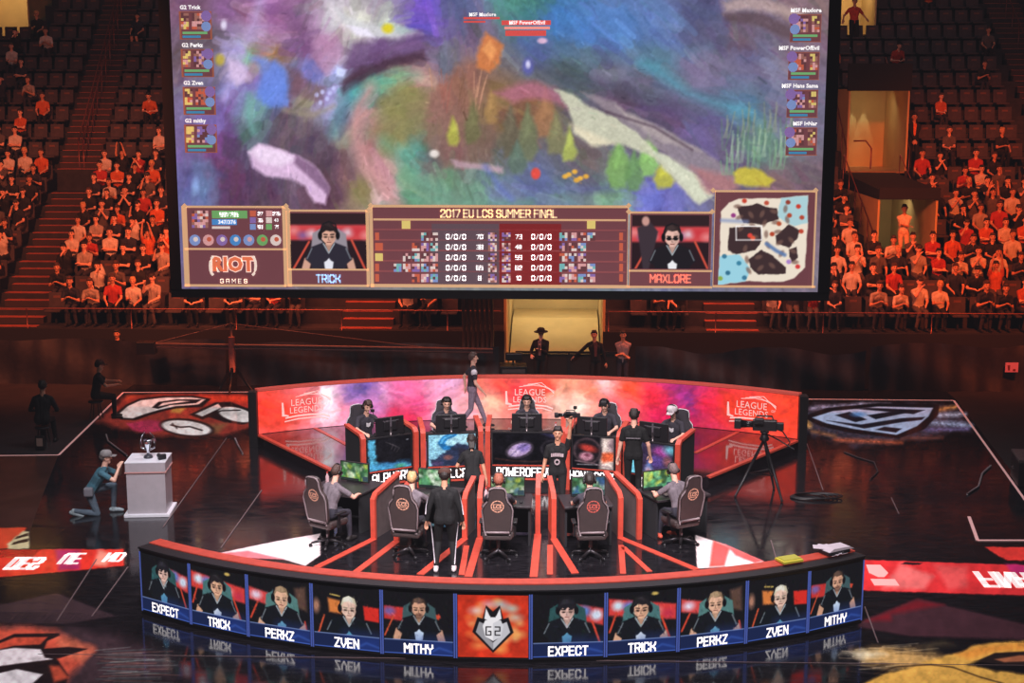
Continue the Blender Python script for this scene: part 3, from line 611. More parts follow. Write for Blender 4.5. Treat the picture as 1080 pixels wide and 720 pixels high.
floor_graphic('painted_reflection', (905, 628, 1090, 676), .03, paint_red(0, [([(905, 656), (968, 631), (1090, 660), (1090, 676), (960, 672), (905, 662)], (64, 36, 44), 2, 1), ([(913, 655), (966, 632.5), (996, 638), (940, 648), (940, 655)], (112, 24, 34), 3, 1)]), 'dull red reflection triangle painted on floor between red strip and golden emblem', 'floor marking')  # counterpart of the mauve reflection, painted the same way
# ------------------------------------------------------------------ the hanging video screen
YS = 34.0
SX0, SX1, SZ0, SZ1 = -9.57, 6.33, 3.06, 12.0
screen = empty('hanging_screen', (0, 0, 0), 0, 'giant hanging video screen showing a game map above the crowd', 'video screen')
m = MB()
m.box(((SX0 + SX1) / 2, YS + .35, SZ0 - .12), (SX1 - SX0 + .56, .7, .2)); m.box(((SX0 + SX1) / 2, YS + .35, SZ1 + .14), (SX1 - SX0 + .56, .7, .28))
for x in (SX0 - .14, SX1 + .16): m.box((x, YS + .35, (SZ0 + SZ1) / 2), (.28, .7, SZ1 - SZ0 + .1))
m.box(((SX0 + SX1) / 2, YS + .45, (SZ0 + SZ1) / 2), (SX1 - SX0, .4, SZ1 - SZ0))
m.build('screen_frame', mat('black_screen_frame', (24, 20, 25), .7), screen)
def proj_xz(XW, ZW, y):
    d = np.stack([XW, np.full_like(XW, y), ZW - CH], -1); zc = d @ _f
    return 540 + F * (d @ _r) / zc, 360 - F * (d @ _u) / zc
def scr_canvas(x0, z0, x1, z1, w, h, bg=(0, 0, 0)):
    XW, ZW = np.meshgrid(np.linspace(x0, x1, w), np.linspace(z1, z0, h)); X, Y = proj_xz(XW, ZW, YS); return Canvas(X, Y, bg)
def scr_map(x0, z0, x1, z1, y): return lambda U, V: (x0 + (x1 - x0) * U, np.full_like(U, y), z1 + (z0 - z1) * V)
c = scr_canvas(SX0, SZ0, SX1, SZ1, 690, 388)
pts = [(200, 3, (110, 80, 100)), (196, 60, (98, 80, 88)), (222, 40, (96, 82, 92)), (225, 90, (92, 84, 100)), (240, 10, (118, 84, 122)), (262, 15, (142, 100, 132)), (290, 15, (124, 82, 128)), (310, 32, (128, 92, 126)), (245, 50, (152, 142, 190)), (272, 34, (176, 150, 186)), (262, 58, (128, 186, 150)), (250, 77, (190, 172, 202)), (283, 58, (152, 112, 74)), (302, 92, (94, 128, 202)), (283, 100, (90, 130, 206)), (238, 96, (130, 130, 190)), (268, 88, (140, 120, 180)), (318, 50, (122, 86, 126)), (345, 48, (172, 130, 160)), (345, 66, (182, 150, 176)), (330, 76, (104, 112, 172)), (356, 20, (190, 186, 190)), (380, 28, (204, 206, 190)), (412, 30, (180, 190, 172)), (400, 48, (112, 86, 122)), (430, 42, (106, 84, 118)), (450, 10, (108, 82, 182)), (444, 26, (96, 80, 176)), (474, 25, (98, 90, 130)), (400, 66, (76, 54, 70)), (376, 76, (78, 58, 64)), (440, 60, (100, 86, 112)), (424, 66, (92, 66, 76)), (356, 82, (160, 170, 220)), (342, 105, (150, 142, 190)), (314, 90, (118, 88, 100)), (320, 108, (132, 122, 102)), (300, 128, (90, 76, 86)), (330, 150, (80, 65, 80)), (346, 170, (78, 62, 76)), (300, 150, (84, 70, 84)), (270, 112, (112, 152, 142)), (263, 138, (88, 108, 112)), (230, 150, (110, 70, 122)), (242, 190, (90, 56, 86)), (200, 190, (98, 96, 150)), (212, 200, (90, 110, 150)), (222, 176, (100, 60, 92)), (232, 120, (112, 92, 150)), (206, 168, (108, 96, 140)), (248, 208, (84, 56, 84)), (275, 210, (76, 60, 74)), (375, 100, (78, 150, 150)), (395, 88, (94, 168, 142)), (420, 80, (130, 152, 112)), (444, 84, (170, 136, 130)), (360, 122, (108, 132, 152)), (368, 140, (140, 140, 122)), (385, 128, (176, 132, 130)), (392, 150, (162, 112, 112)), (400, 180, (192, 142, 146)), (412, 205, (202, 162, 166)), (420, 120, (126, 126, 76)), (432, 100, (142, 136, 82)), (410, 150, (126, 120, 76)), (440, 140, (116, 112, 92)), (436, 162, (92, 162, 142)), (430, 186, (112, 152, 120)), (470, 190, (100, 130, 106)), (500, 203, (112, 152, 130)), (458, 115, (150, 112, 102)), (452, 172, (100, 100, 100)), (345, 205, (90, 60, 76)), (362, 180, (110, 80, 86)), (380, 200, (130, 120, 82)), (432, 210, (92, 142, 110)), (480, 12, (82, 92, 132)), (505, 30, (108, 96, 116)), (470, 70, (106, 106, 126)), (470, 96, (160, 110, 90)), (490, 86, (152, 102, 80)), (480, 112, (132, 96, 86)), (503, 120, (122, 116, 72)), (520, 110, (140, 110, 72)), (505, 140, (96, 96, 76)), (480, 158, (112, 78, 86)), (520, 160, (94, 92, 84)), (510, 182, (92, 112, 112)), (532, 120, (112, 82, 62)), (560, 112, (122, 90, 66)), (560, 10, (62, 112, 112)), (540, 12, (76, 130, 120)), (590, 20, (62, 112, 168)), (620, 32, (76, 116, 176)), (652, 28, (86, 126, 182)), (700, 25, (90, 112, 156)), (740, 15, (76, 80, 112)), (570, 50, (80, 96, 132)), (612, 62, (80, 102, 112)), (600, 76, (76, 92, 92)), (640, 82, (96, 96, 112)), (680, 84, (100, 96, 116)), (690, 70, (84, 128, 146)), (740, 70, (112, 106, 132)), (790, 60, (100, 100, 132)), (780, 42, (112, 96, 108)), (812, 72, (110, 112, 136)), (652, 108, (86, 70, 86)), (700, 130, (90, 76, 100)), (742, 142, (94, 86, 126)), (786, 118, (82, 120, 142)), (756, 40, (92, 92, 120)), (800, 150, (100, 130, 116)), (835, 120, (108, 104, 126)), (842, 200, (110, 92, 102)), (770, 165, (92, 84, 110)), (840, 60, (112, 96, 110)), (850, 10, (120, 100, 100)), (620, 192, (92, 92, 112)), (560, 190, (90, 100, 142)), (530, 205, (102, 122, 150)), (600, 205, (104, 130, 140)), (640, 206, (120, 162, 132)), (690, 210, (104, 106, 176)), (820, 200, (120, 96, 100)), (620, 175, (110, 100, 96)),
       (300, -60, (110, 90, 130)), (500, -60, (90, 100, 140)), (700, -60, (90, 110, 150)), (820, -60, (110, 100, 100)), (400, -40, (150, 140, 160))]
c.idw(pts, 3.4, 9, 3, .045)
def flow(x, y):
    if x < 455 and y > 60: return math.atan2(y - 150, x - 450) + PI / 2 + .2
    if x < 455: return -.5 + .9 * math.sin(x * .03)
    if 520 < x and y < 215: return .62 + .25 * math.sin(y * .05)
    return 1.4
c.grain(.12, .05, 21, 3); c.dabs(2600, 3, 10, 44, 3, 13, flow, .11, .4)
P = c.poly
for (pl_, w_, col, al) in (([(236, 104), (250, 70), (264, 36), (276, -4)], 9, (170, 152, 194), .6), ([(262, 78), (286, 40), (304, 4)], 12, (150, 106, 138), .5), ([(248, 120), (262, 96), (290, 80)], 7, (120, 116, 170), .6), ([(300, 8), (322, 40), (336, 70)], 10, (112, 78, 116), .5), ([(346, 4), (362, 26), (392, 44)], 6, (214, 206, 210), .55), ([(262, 100), (262, 124), (268, 140)], 6, (106, 156, 150), .6), ([(226, 108), (240, 128), (246, 150)], 10, (96, 70, 120), .6), ([(196, 182), (220, 176), (236, 186)], 6, (70, 60, 96), .6), ([(300, 116), (330, 122), (352, 112)], 5, (150, 140, 116), .5), ([(566, 72), (612, 88), (660, 96), (700, 106)], 12, (70, 74, 88), .5), ([(590, 54), (640, 62), (700, 58), (748, 50)], 10, (92, 116, 140), .4), ([(700, 112), (748, 128), (790, 140)], 12, (84, 78, 110), .5), ([(742, 62), (780, 74), (820, 78)], 14, (122, 116, 136), .4), ([(560, 196), (620, 200), (660, 196)], 8, (84, 92, 130), .6), ([(440, 212), (500, 214), (560, 214)], 8, (104, 150, 126), .5), ([(404, 108), (424, 128), (424, 150)], 10, (146, 138, 86), .5)):
    c.stroke(pl_, w_, col, w_ * .5, al)
for (A_, col) in (([(238, 80), (252, 62), (262, 72), (250, 92)], (184, 170, 204)), ([(290, 64), (306, 78), (304, 112), (286, 112), (272, 98), (280, 78)], (98, 132, 206)), ([(318, 74), (330, 62), (342, 78), (330, 94)], (106, 108, 168)), ([(322, 84), (344, 92), (340, 110), (318, 104)], (110, 84, 92)), ([(206, 116), (228, 104), (240, 130), (222, 150), (206, 140)], (112, 98, 156)), ([(236, 142), (256, 150), (252, 170), (234, 164)], (74, 58, 80)), ([(352, 122), (366, 108), (372, 130), (358, 148)], (92, 84, 104))):
    P(A_, col, 2, .6, 4, int(A_[0][0]))
P([(262, 160), (272, 151), (288, 155), (312, 163), (335, 178), (348, 198), (344, 216), (330, 213), (322, 197), (304, 188), (280, 186), (266, 176)], (206, 176, 206), 2.2, .95, 4, 4)
P([(263, 160), (274, 153), (300, 160), (312, 168), (296, 176), (276, 172)], (226, 208, 228), 3, .8); P([(312, 163), (335, 178), (348, 198), (346, 206), (330, 190), (310, 172)], (112, 84, 112), 2, .8, 2)
P([(352, 8), (372, 20), (400, 26), (428, 30), (446, 36), (420, 42), (390, 38), (366, 28)], (196, 198, 200), 3, .8, 5); P([(366, 27), (388, 30), (396, 40), (376, 38)], (222, 218, 234), 2, .8, 3)
P([(400, 26), (426, 28), (440, 34), (424, 36)], (150, 176, 170), 2.5, .6, 4)
P([(372, 45), (420, 40), (446, 32), (448, 54), (420, 62), (380, 76), (360, 80)], (104, 78, 120), 4, .7, 6); P([(358, 88), (380, 72), (420, 58), (446, 54), (452, 62), (420, 68), (385, 84), (362, 100)], (66, 46, 60), 3, .75, 6)
P([(266, 60), (276, 78), (270, 100), (285, 112), (300, 110), (304, 78), (290, 64)], (100, 128, 206), 4, .75, 7); P([(240, 62), (256, 70), (264, 84), (250, 88), (240, 76)], (200, 180, 210), 3, .8, 4)
P([(330, 40), (352, 34), (358, 56), (344, 76), (328, 60)], (172, 132, 164), 4, .6, 6); P([(304, 70), (320, 76), (318, 100), (304, 104)], (104, 76, 84), 3, .6, 5)
P([(355, 70), (366, 74), (362, 82), (354, 80)], (196, 206, 240), 1.5, .9, 2); [c.ell(x, y, 2.2, 2.4, (186, 190, 232), 1, .8) for x, y in ((334, 100), (340, 97), (345, 104), (338, 108), (348, 98), (352, 93))]
c.stroke([(392, 92), (378, 112), (374, 140), (385, 170), (400, 190), (420, 218)], 12, (186, 138, 136), 6, .75); c.stroke([(375, 95), (360, 118), (352, 140)], 10, (84, 146, 160), 7, .55); c.stroke([(396, 88), (420, 78), (440, 80)], 9, (104, 160, 130), 6, .5)
P([(404, 100), (430, 90), (450, 100), (452, 130), (430, 150), (404, 160), (392, 140)], (128, 124, 80), 7, .6, 8); c.stroke([(404, 150), (425, 165), (440, 190), (470, 204)], 14, (96, 150, 128), 7, .5)
c.ell(409, 30, 6, 5, (206, 192, 40), 2, .95); c.ell(232, 63, 5, 6, (178, 160, 50), 2, .8); c.ell(236, 26, 3, 5, (226, 222, 240), 1.5, .8)
P([(452, 108), (470, 80), (494, 62), (508, 70), (520, 96), (524, 130), (520, 172), (470, 178), (446, 150)], (128, 94, 82), 4, .55, 8)
for i in range(26):  # dry reeds
    x = 456 + (i * 17) % 52; y = 84 + (i * 11) % 26; c.stroke([(x, y + 10), (x + (i * 7) % 11 - 3, y - 12)], 1.2, [(186, 140, 112), (150, 96, 84), (120, 88, 70)][i % 3], .7, .6)
P([(502, 60), (508, 42), (513, 34), (520, 40), (530, 48), (527, 68), (516, 76), (504, 72)], (196, 118, 66), 2.5, .9, 5); P([(508, 52), (516, 42), (524, 52), (518, 64)], (230, 160, 96), 2, .7, 3)
for (x, y, w, h, col) in ((478, 138, 7, 15, (160, 164, 70)), (518, 112, 8, 18, (148, 118, 74)), (498, 130, 9, 22, (104, 104, 70)), (575, 118, 12, 26, (146, 108, 76)), (556, 140, 12, 30, (104, 112, 82)), (600, 152, 8, 18, (160, 172, 84)), (586, 140, 10, 22, (120, 120, 84)), (538, 138, 10, 28, (96, 92, 74)), (652, 172, 14, 26, (116, 158, 88)), (684, 162, 12, 24, (132, 182, 98)), (668, 178, 10, 22, (96, 134, 84)), (700, 184, 12, 14, (178, 178, 60)), (545, 165, 10, 18, (90, 110, 96))):
    P([(x, y - h), (x + w * .7, y - h * .3), (x + w, y + h * .5), (x + w * .5, y + h), (x - w * .6, y + h), (x - w, y + h * .4), (x - w * .6, y - h * .3)], col, 2.4, .85, 5, int(x)); P([(x, y - h * .8), (x + w * .4, y), (x - w * .4, y + h * .3)], [k * 1.22 for k in col], 2.5, .5, 4, int(y))
P([(522, 98), (545, 88), (566, 86), (584, 92), (602, 116), (570, 104), (540, 108)], (168, 104, 124), 4, .75, 5)
P([(584, 94), (604, 98), (622, 112), (650, 124), (676, 142), (692, 160), (722, 170), (752, 206), (738, 216), (716, 196), (690, 166), (655, 152), (622, 152), (606, 138), (600, 116)], (186, 188, 164), 2, .95, 5)
P([(600, 130), (626, 140), (650, 152), (624, 154), (608, 142)], (216, 206, 176), 3, .7, 3); P([(690, 160), (722, 172), (750, 206), (738, 214), (712, 186)], (200, 206, 182), 3, .7, 4)
P([(612, 96), (650, 108), (660, 118), (690, 130), (730, 152), (768, 176), (786, 196), (762, 200), (724, 178), (690, 154), (650, 124)], (138, 128, 134), 2, .85, 4); P([(650, 112), (700, 138), (740, 160), (700, 150), (664, 128)], (176, 166, 160), 2.5, .6, 4)
c.stroke([(640, 118), (690, 134), (730, 158)], 2.5, (74, 60, 72), 1.5, .7); P([(728, 176), (772, 186), (780, 200), (746, 204)], (164, 112, 112), 4, .8, 5)
c.stroke([(676, 66), (700, 78), (724, 98), (752, 108), (790, 118)], 8, (80, 150, 166), 6, .6); c.stroke([(560, 30), (620, 30), (680, 26)], 30, (74, 118, 176), 16, .35)
P([(760, 2), (800, -4), (850, 12), (848, 24), (816, 14), (790, 10), (764, 14)], (176, 154, 148), 4, .8, 6); P([(762, 14), (800, 12), (836, 30), (840, 44), (800, 28), (766, 22)], (88, 72, 76), 3, .8, 5)
for i in range(90):  # tall grass
    x = 762 + (i * 31) % 74; y = 178 - (i * 13) % 52 + (6 if x < 785 else 0); h = 14 + (i * 7) % 20; c.stroke([(x, y), (x + (i * 5) % 9 - 2, y - h)], 1.5, [(116, 156, 122), (150, 176, 150), (90, 120, 100), (130, 140, 120)][i % 4], .8, .55)
for i in range(40):
    x = 524 + (i * 13) % 50; y = 14 - (i * 7) % 30; c.stroke([(x, y), (x + (i * 5) % 7 - 3, y - 10)], 1.4, (80, 140, 128), .8, .5)
P([(774, 182), (786, 176), (802, 180), (816, 190), (812, 198), (786, 196), (774, 192)], (190, 178, 62), 2, .9, 5)
c.ell(565, 183, 5, 6, (214, 76, 62), 1.2, .95); [c.ell(x, y, 3, 2.4, (222, 168, 60), 1, .9) for x, y in ((600, 184), (606, 181), (612, 188), (618, 186), (608, 190), (596, 186))]
c.ell(557, 70, 6, 9, (88, 92, 156), 2, .9); c.ell(557, 68, 2.5, 4, (214, 214, 236), 1.2, .8); c.ell(688, 212, 12, 8, (104, 112, 188), 3, .8)
c.ell(572, 43, 5, 3, (226, 180, 200), 1, .8); P([(476, 168), (504, 172), (530, 176), (530, 182), (480, 176)], (178, 150, 160), 2, .8, 3); c.ell(458, 162, 5, 4, (222, 216, 208), 1.5, .9); c.stroke([(512, 176), (526, 196), (540, 210)], 6, (96, 112, 176), 3, .6)
P([(202, 170), (222, 168), (230, 185), (220, 205), (204, 206)], (96, 116, 150), 4, .6, 6); c.ell(206, 196, 4, 8, (140, 170, 220), 2, .7)
c.img = c.img * .83 + .17 * np.array([118, 106, 120]) / 255
c.dabs(1500, 4, 3, 14, .8, 2.4, flow, .16, .32); c.grain(.07, .3, 31, 3)
c.img = np.clip((c.img - .42) * 1.26 + .42, 0, 1)
c.build('game_display', scr_map(SX0, SZ0, SX1, SZ1, YS), LED, screen, 1.16)

def sp(px, py, lay=1): q = ony(px, py, YS); return Vector((q[0], YS - .012 * lay, q[2]))
GOLD = mat('lit_gold_border', (206, 162, 122), .5, emit=.95); MAROON = mat('lit_maroon_panel', (108, 62, 68), .5, emit=.95)
def flat(name, col, e=.95): return mat('lit_' + name, col, .5, emit=e)
def rect(m, x0, y0, x1, y1, lay, mi=0):
    a = sp(x0, y1, lay); b = sp(x1, y0, lay); yy = YS - .012 * lay
    m.add([(a.x, yy, a.z), (b.x, yy, a.z), (b.x, yy, b.z), (a.x, yy, b.z)], [(0, 1, 2, 3)], mi)
def border(m, x0, y0, x1, y1, w, lay, mi=0):
    rect(m, x0, y0, x1, y0 + w, lay, mi); rect(m, x0, y1 - w, x1, y1, lay, mi); rect(m, x0, y0, x0 + w, y1, lay, mi); rect(m, x1 - w, y0, x1, y1, lay, mi)
RX = Matrix.Rotation(PI / 2, 4, 'X')
def stext(m, s, px, py, hpx, lay, mi=0, sx=1.0, bold=.03, align='CENTER'):
    if all(ch == ' ' or ch in GLYPH for ch in s): m.block(s, hpx * .0236 * .92, Matrix.Translation(sp(px, py, lay)) @ RX, mi, 1.2, sx * .9, 1.3, align)
    else: m.text(s, hpx * .0236 * 1.38, Matrix.Translation(sp(px, py, lay)) @ RX, mi, bold, align, sx)
# champion panel and sponsor box, bottom corner
MAR2 = flat('dark_maroon', (78, 42, 48)); ICONS = [flat('icon_%s' % n, c_) for n, c_ in (('pink', (206, 150, 150)), ('steel', (120, 140, 190)), ('gold', (214, 190, 110)), ('teal', (110, 170, 170)), ('rust', (190, 90, 66)), ('violet', (130, 100, 160)), ('pale', (214, 196, 190)))]
def panel(name, x0, y0, x1, y1, div=None):
    m = MB(); rect(m, x0, y0, x1, y1, 1, 0); border(m, x0, y0, x1, y1, 2, 2, 1)
    if div: rect(m, x0, div - .8, x1, div + .8, 2, 1)
    for (x, y) in ((x0, y0), (x1, y0)):
        a = sp(x, y, 3); m.lathe([(.07, 0), (.07, .01)], 4, 1, Matrix.Translation(a) @ Matrix.Rotation(PI / 2, 4, 'X'))
    return m.build(name, [MAROON, GOLD], screen)
p1 = panel('status_panel', 195, 217, 302, 302, 262.5)
def icon(m, x0, y0, x1, y1, k, n=3, pal=range(7)):
    pal = list(pal); rg = random.Random(k)
    for a in range(n):
        for b_ in range(n): rect(m, x0 + (x1 - x0) * a / n, y0 + (y1 - y0) * b_ / n, x0 + (x1 - x0) * (a + 1) / n, y0 + (y1 - y0) * (b_ + 1) / n, 4, rg.choice(pal))
m = MB(); icon(m, 203, 222, 220, 240, 5, 6, (0, 0, 4, 6, 7, 5, 8)); rect(m, 224, 222, 261, 230, 3, 2); rect(m, 224, 231, 250, 237, 3, 3); rect(m, 224, 238.5, 243, 241, 3, 6)
for r_ in range(3):
    for k in range(2): rect(m, 264 + k * 17, 222 + r_ * 7, 270 + k * 17, 228 + r_ * 7, 3, [4, 0, 5, 6, 1, 2][r_ * 2 + k])
for k in range(7):
    a = sp(206 + k * 14.2, 253, 3); m.lathe([(.14, 0), (.14, .01)], 12, [1, 0, 5, 3, 1, 2, 6][k], Matrix.Translation(a) @ RX)
    m.lathe([(.06, 0), (.06, .02)], 8, [6, 4, 6, 6, 0, 4, 4][k], Matrix.Translation(sp(206 + k * 14.2 + 1, 252, 4)) @ RX)
m.build('icon_print', [ICONS[0], ICONS[1], flat('health_green', (106, 160, 96)), flat('mana_blue', (70, 130, 190)), ICONS[4], ICONS[5], ICONS[6], flat('icon_dark', (96, 56, 60)), flat('icon_brown', (150, 100, 90))], p1)
m = MB(); stext(m, '591/795', 242, 226, 4, 5); stext(m, '347/376', 240, 234, 4, 5)
for r_ in range(3): stext(m, ('27', '36', '93')[r_], 275, 225 + r_ * 7, 3.4, 5); stext(m, ('276', '43', '71')[r_], 292, 225 + r_ * 7, 3.4, 5)
m.build('lettering', LETTER, p1)
m = MB(); [m.text('RIOT', sz, Matrix.Translation(sp(246, 279, ly)) @ RX, mi_, bo, 'CENTER', .95) for sz, ly, mi_, bo in ((.47, 4, 0, .05), (.47, 3, 1, .10))]; stext(m, 'G A M E S', 247, 296, 4.4, 4, 1, 1.25)
for k in (-1, 1): m.tube([sp(246 + k * (20 + 4 * math.cos(w)), 280 + 10 * math.sin(w), 3) for w in np.linspace(-1.4, 1.4, 7)], .035, 6, 1)
m.build('logo', [flat('red_logo', (224, 112, 76)), flat('pale_logo', (236, 214, 200))], p1)
# player camera boxes
def portrait(c, cx, top, k, skin, hair, style, shirt=(24, 24, 32), chair=None, emblem=(230, 230, 240), arms=True, glasses=False, beard=None):
    """a figure in a headset leaning over a desk; drawn about cx, head top at top, k = head width"""
    hw = k / 2; hy = top + k * .72
    if chair is not None: c.poly([(cx - k * 1.02, hy + k * 1.1), (cx - k * .9, hy - k * .1), (cx - k * .5, hy - k * .35), (cx + k * .5, hy - k * .35), (cx + k * .95, hy - k * .05), (cx + k * 1.1, hy + k * 1.2)], chair, .8)
    if arms:
        for s in (-1, 1): c.poly([(cx + s * k * 1.05, hy + k * 1.15), (cx + s * k * 1.35, hy + k * 1.3), (cx + s * k * 1.62, hy + k * 2.3), (cx + s * k * 1.2, hy + k * 2.35), (cx + s * k * 1.0, hy + k * 1.6)], [v * .93 for v in skin], .7)
    c.poly([(cx - k * .35, hy + k * .42), (cx - k * .95, hy + k * .65), (cx - k * 1.3, hy + k * 1.35), (cx - k * 1.0, hy + k * 1.6), (cx - k * .8, hy + k * 2.4), (cx + k * .8, hy + k * 2.4), (cx + k * 1.0, hy + k * 1.6), (cx + k * 1.3, hy + k * 1.35), (cx + k * .95, hy + k * .65), (cx + k * .35, hy + k * .42)], shirt, .7)
    c.stroke([(cx - k * .95, hy + k * .75), (cx - k * 1.2, hy + k * 1.3)], k * .07, (150, 160, 168), .4, .6); c.stroke([(cx + k * .95, hy + k * .75), (cx + k * 1.2, hy + k * 1.3)], k * .07, (150, 160, 168), .4, .6)
    c.poly([(cx - k * .26, hy + k * .4), (cx + k * .26, hy + k * .4), (cx, hy + k * .95)], [v * .8 for v in skin], .5); c.stroke([(cx - k * .3, hy + k * .48), (cx, hy + k * 1.0), (cx + k * .3, hy + k * .48)], k * .07, (190, 200, 206), .4, .8)
    c.ell(cx, hy, hw * .80, hw * 1.12, skin, .6); c.poly([(cx + hw * .2, hy - hw * .5), (cx + hw * .8, hy - hw * .4), (cx + hw * .7, hy + hw * .5), (cx + hw * .2, hy + hw)], [v * .82 for v in skin], 1.2, .7)
    ey = hy + hw * .20
    for s in (-1, 1):
        c.ell(cx + s * hw * .36, ey, hw * .22, hw * .12, [v * .5 for v in skin], .8, .8); c.ell(cx + s * hw * .36, ey + hw * .03, hw * .16, hw * .07, (34, 22, 22), .4); c.stroke([(cx + s * hw * .18, ey - hw * .24), (cx + s * hw * .56, ey - hw * .28)], hw * .12, [v * .6 for v in hair], .4)
        if glasses: c.ell(cx + s * hw * .36, ey, hw * .3, hw * .2, (20, 18, 22), .4)
    c.stroke([(cx, ey), (cx - hw * .06, ey + hw * .36), (cx + hw * .1, ey + hw * .38)], hw * .1, [v * .62 for v in skin], .4); c.stroke([(cx - hw * .2, ey + hw * .60), (cx + hw * .2, ey + hw * .60)], hw * .10, (120, 62, 58), .4)
    if beard: c.ell(cx, ey + hw * .78, hw * .55, hw * .38, beard, 1.2, .55)
    H = dict(fringe=[(-.98, .35), (-.95, -.6), (-.5, -1.25), (.3, -1.3), (.9, -.75), (1.0, .4), (.78, .3), (.7, -.15), (.35, -.05), (.1, -.3), (-.2, -.05), (-.5, -.25), (-.75, .1)],
             bowl=[(-.98, .1), (-.98, -.5), (-.6, -1.2), (.2, -1.35), (.85, -.8), (1.0, .1), (.78, -.2), (.5, -.45), (.1, -.4), (-.3, -.5), (-.75, -.2)],
             wavy=[(-.95, .1), (-1.0, -.6), (-.7, -1.15), (-.2, -1.4), (.4, -1.3), (.9, -.9), (.95, 0), (.8, -.35), (.55, -.7), (0, -.6), (-.5, -.75), (-.78, -.3)],
             quiff=[(-.86, -.1), (-.95, -.7), (-.66, -1.25), (0, -1.48), (.62, -1.34), (.94, -.8), (.86, -.1), (.7, -.55), (.1, -.82), (-.55, -.66)])[style]
    c.poly([(cx + a * hw, hy + b * hw) for a, b in H], hair, .6); c.poly([(cx + a * hw * .6 - hw * .1, hy + b * hw * .9 - hw * .1) for a, b in H if b < -.5], [min(255, v * 1.5 + 14) for v in hair], 1.4, .5)
    for s in (-1, 1): c.ell(cx + s * hw * .98, hy + hw * .05, hw * .24, hw * .46, (20, 18, 22), .5)
    c.stroke([(cx - hw * .98, hy - hw * .3), (cx - hw * .7, hy - hw * 1.2), (cx, hy - hw * 1.5), (cx + hw * .7, hy - hw * 1.2), (cx + hw * .98, hy - hw * .3)], hw * .16, (26, 24, 28), .5); c.stroke([(cx - hw * .95, hy + hw * .45), (cx - hw * .4, hy + hw * .95)], hw * .12, (20, 18, 22), .4)
    if emblem is not None: c.poly([(cx - k * .26, hy + k * 1.5), (cx - k * .12, hy + k * 1.42), (cx, hy + k * 1.28), (cx + k * .12, hy + k * 1.42), (cx + k * .26, hy + k * 1.5), (cx + k * .2, hy + k * 1.95), (cx, hy + k * 2.1), (cx - k * .2, hy + k * 1.95)], emblem, .6)
def cam_box(x0, y0, x1, y1, name, col, fig):
    p = panel('player_camera_panel', x0, y0, x1, y1, 284 if name == 'TRICK' else 285.5)
    a = sp(x0 + 3, 283, 2); b = sp(x1 - 3, y0 + 4, 2); c = scr_canvas(a.x, a.z, b.x, b.z, 96, 74, (40, 24, 30))
    c.poly([(x0, y0), (x1, y0), (x1, y0 + 18), (x0, y0 + 18)], (48, 30, 34), 2); c.poly([(x0, y0 + 16), (x1, y0 + 16), (x1, y0 + 32), (x0, y0 + 32)], (206, 70, 74), 1.5)
    for i in range(9): c.ell(x0 + 6 + i * 9.5, y0 + 22 + (i * 5) % 7, 5, 4, [(236, 150, 150), (110, 100, 170), (226, 226, 240), (200, 50, 60)][i % 4], 3, .7)
    for (u0, u1) in (((x0 + 22, y0 + 34), (x0 + 6, y0 + 62)), ((x1 - 18, y0 + 32), (x1 - 4, y0 + 62))): c.stroke([u0, u1], 2.2, (206, 80, 62), .6)
    fig(c); c.build('camera_picture', scr_map(a.x, a.z, b.x, b.z, YS - .024), LED, p)
    m = MB(); stext(m, name, (x0 + x1) / 2, 293.5, 8.5, 4, 0, .95, .05); m.build('lettering', flat('name_' + name[:2].lower() + 'q', col), p)
cam_box(304, 221, 389, 302, 'TRICK', (170, 196, 236), lambda c: portrait(c, 347, 234, 19, (226, 172, 150), (38, 28, 30), 'bowl', (44, 40, 52), (150, 140, 150)))
cam_box(663, 223, 751, 303.5, 'MAXLORE', (240, 130, 110), lambda c: (c.poly([(672, 240), (686, 234), (694, 244), (690, 262), (684, 284), (678, 284)], (60, 48, 56), 1), c.ell(681, 233, 4, 5, (200, 150, 140), 1), portrait(c, 709, 236, 19, (232, 186, 172), (46, 34, 34), 'wavy', (30, 26, 32), None, (236, 236, 240), False, True)))
# score table
p = panel('score_panel', 391, 216.5, 663, 302.5)
m = MB(); rect(m, 394, 231, 660, 232.2, 3, 0)
for r_ in range(5): rect(m, 394, 242.5 + r_ * 11 - .5, 660, 243 + r_ * 11 - .5, 2, 1)
rect(m, 456, 236, 526, 300, 2, 2); rect(m, 527, 236, 592, 300, 2, 3)
m.build('score_table', [GOLD, flat('row_line', (134, 72, 74)), flat('grey_column', (92, 72, 80)), flat('red_column', (122, 34, 36))], p)
m = MB(); stext(m, '2017 EU LCS SUMMER FINAL', 526, 225, 8.2, 4, 0, .93, .035)
for r_ in range(5):
    y = 249.4 + r_ * 10.9
    [m.block('0/0/0', .112, Matrix.Translation(sp(xx, y, 4)) @ RX, 1, 1.1, .95, 2.2) for xx in (481, 571)]; stext(m, ('70', '38', '70', '65', '8')[r_], 506, y, 4.4, 4, 1, 1.1, .05); stext(m, ('73', '48', '59', '62', '10')[r_], 547, y, 4.4, 4, 1, 1.1, .05)
m.build('lettering', [flat('gold_lettering', (234, 200, 160)), LETTER], p)
m = MB()
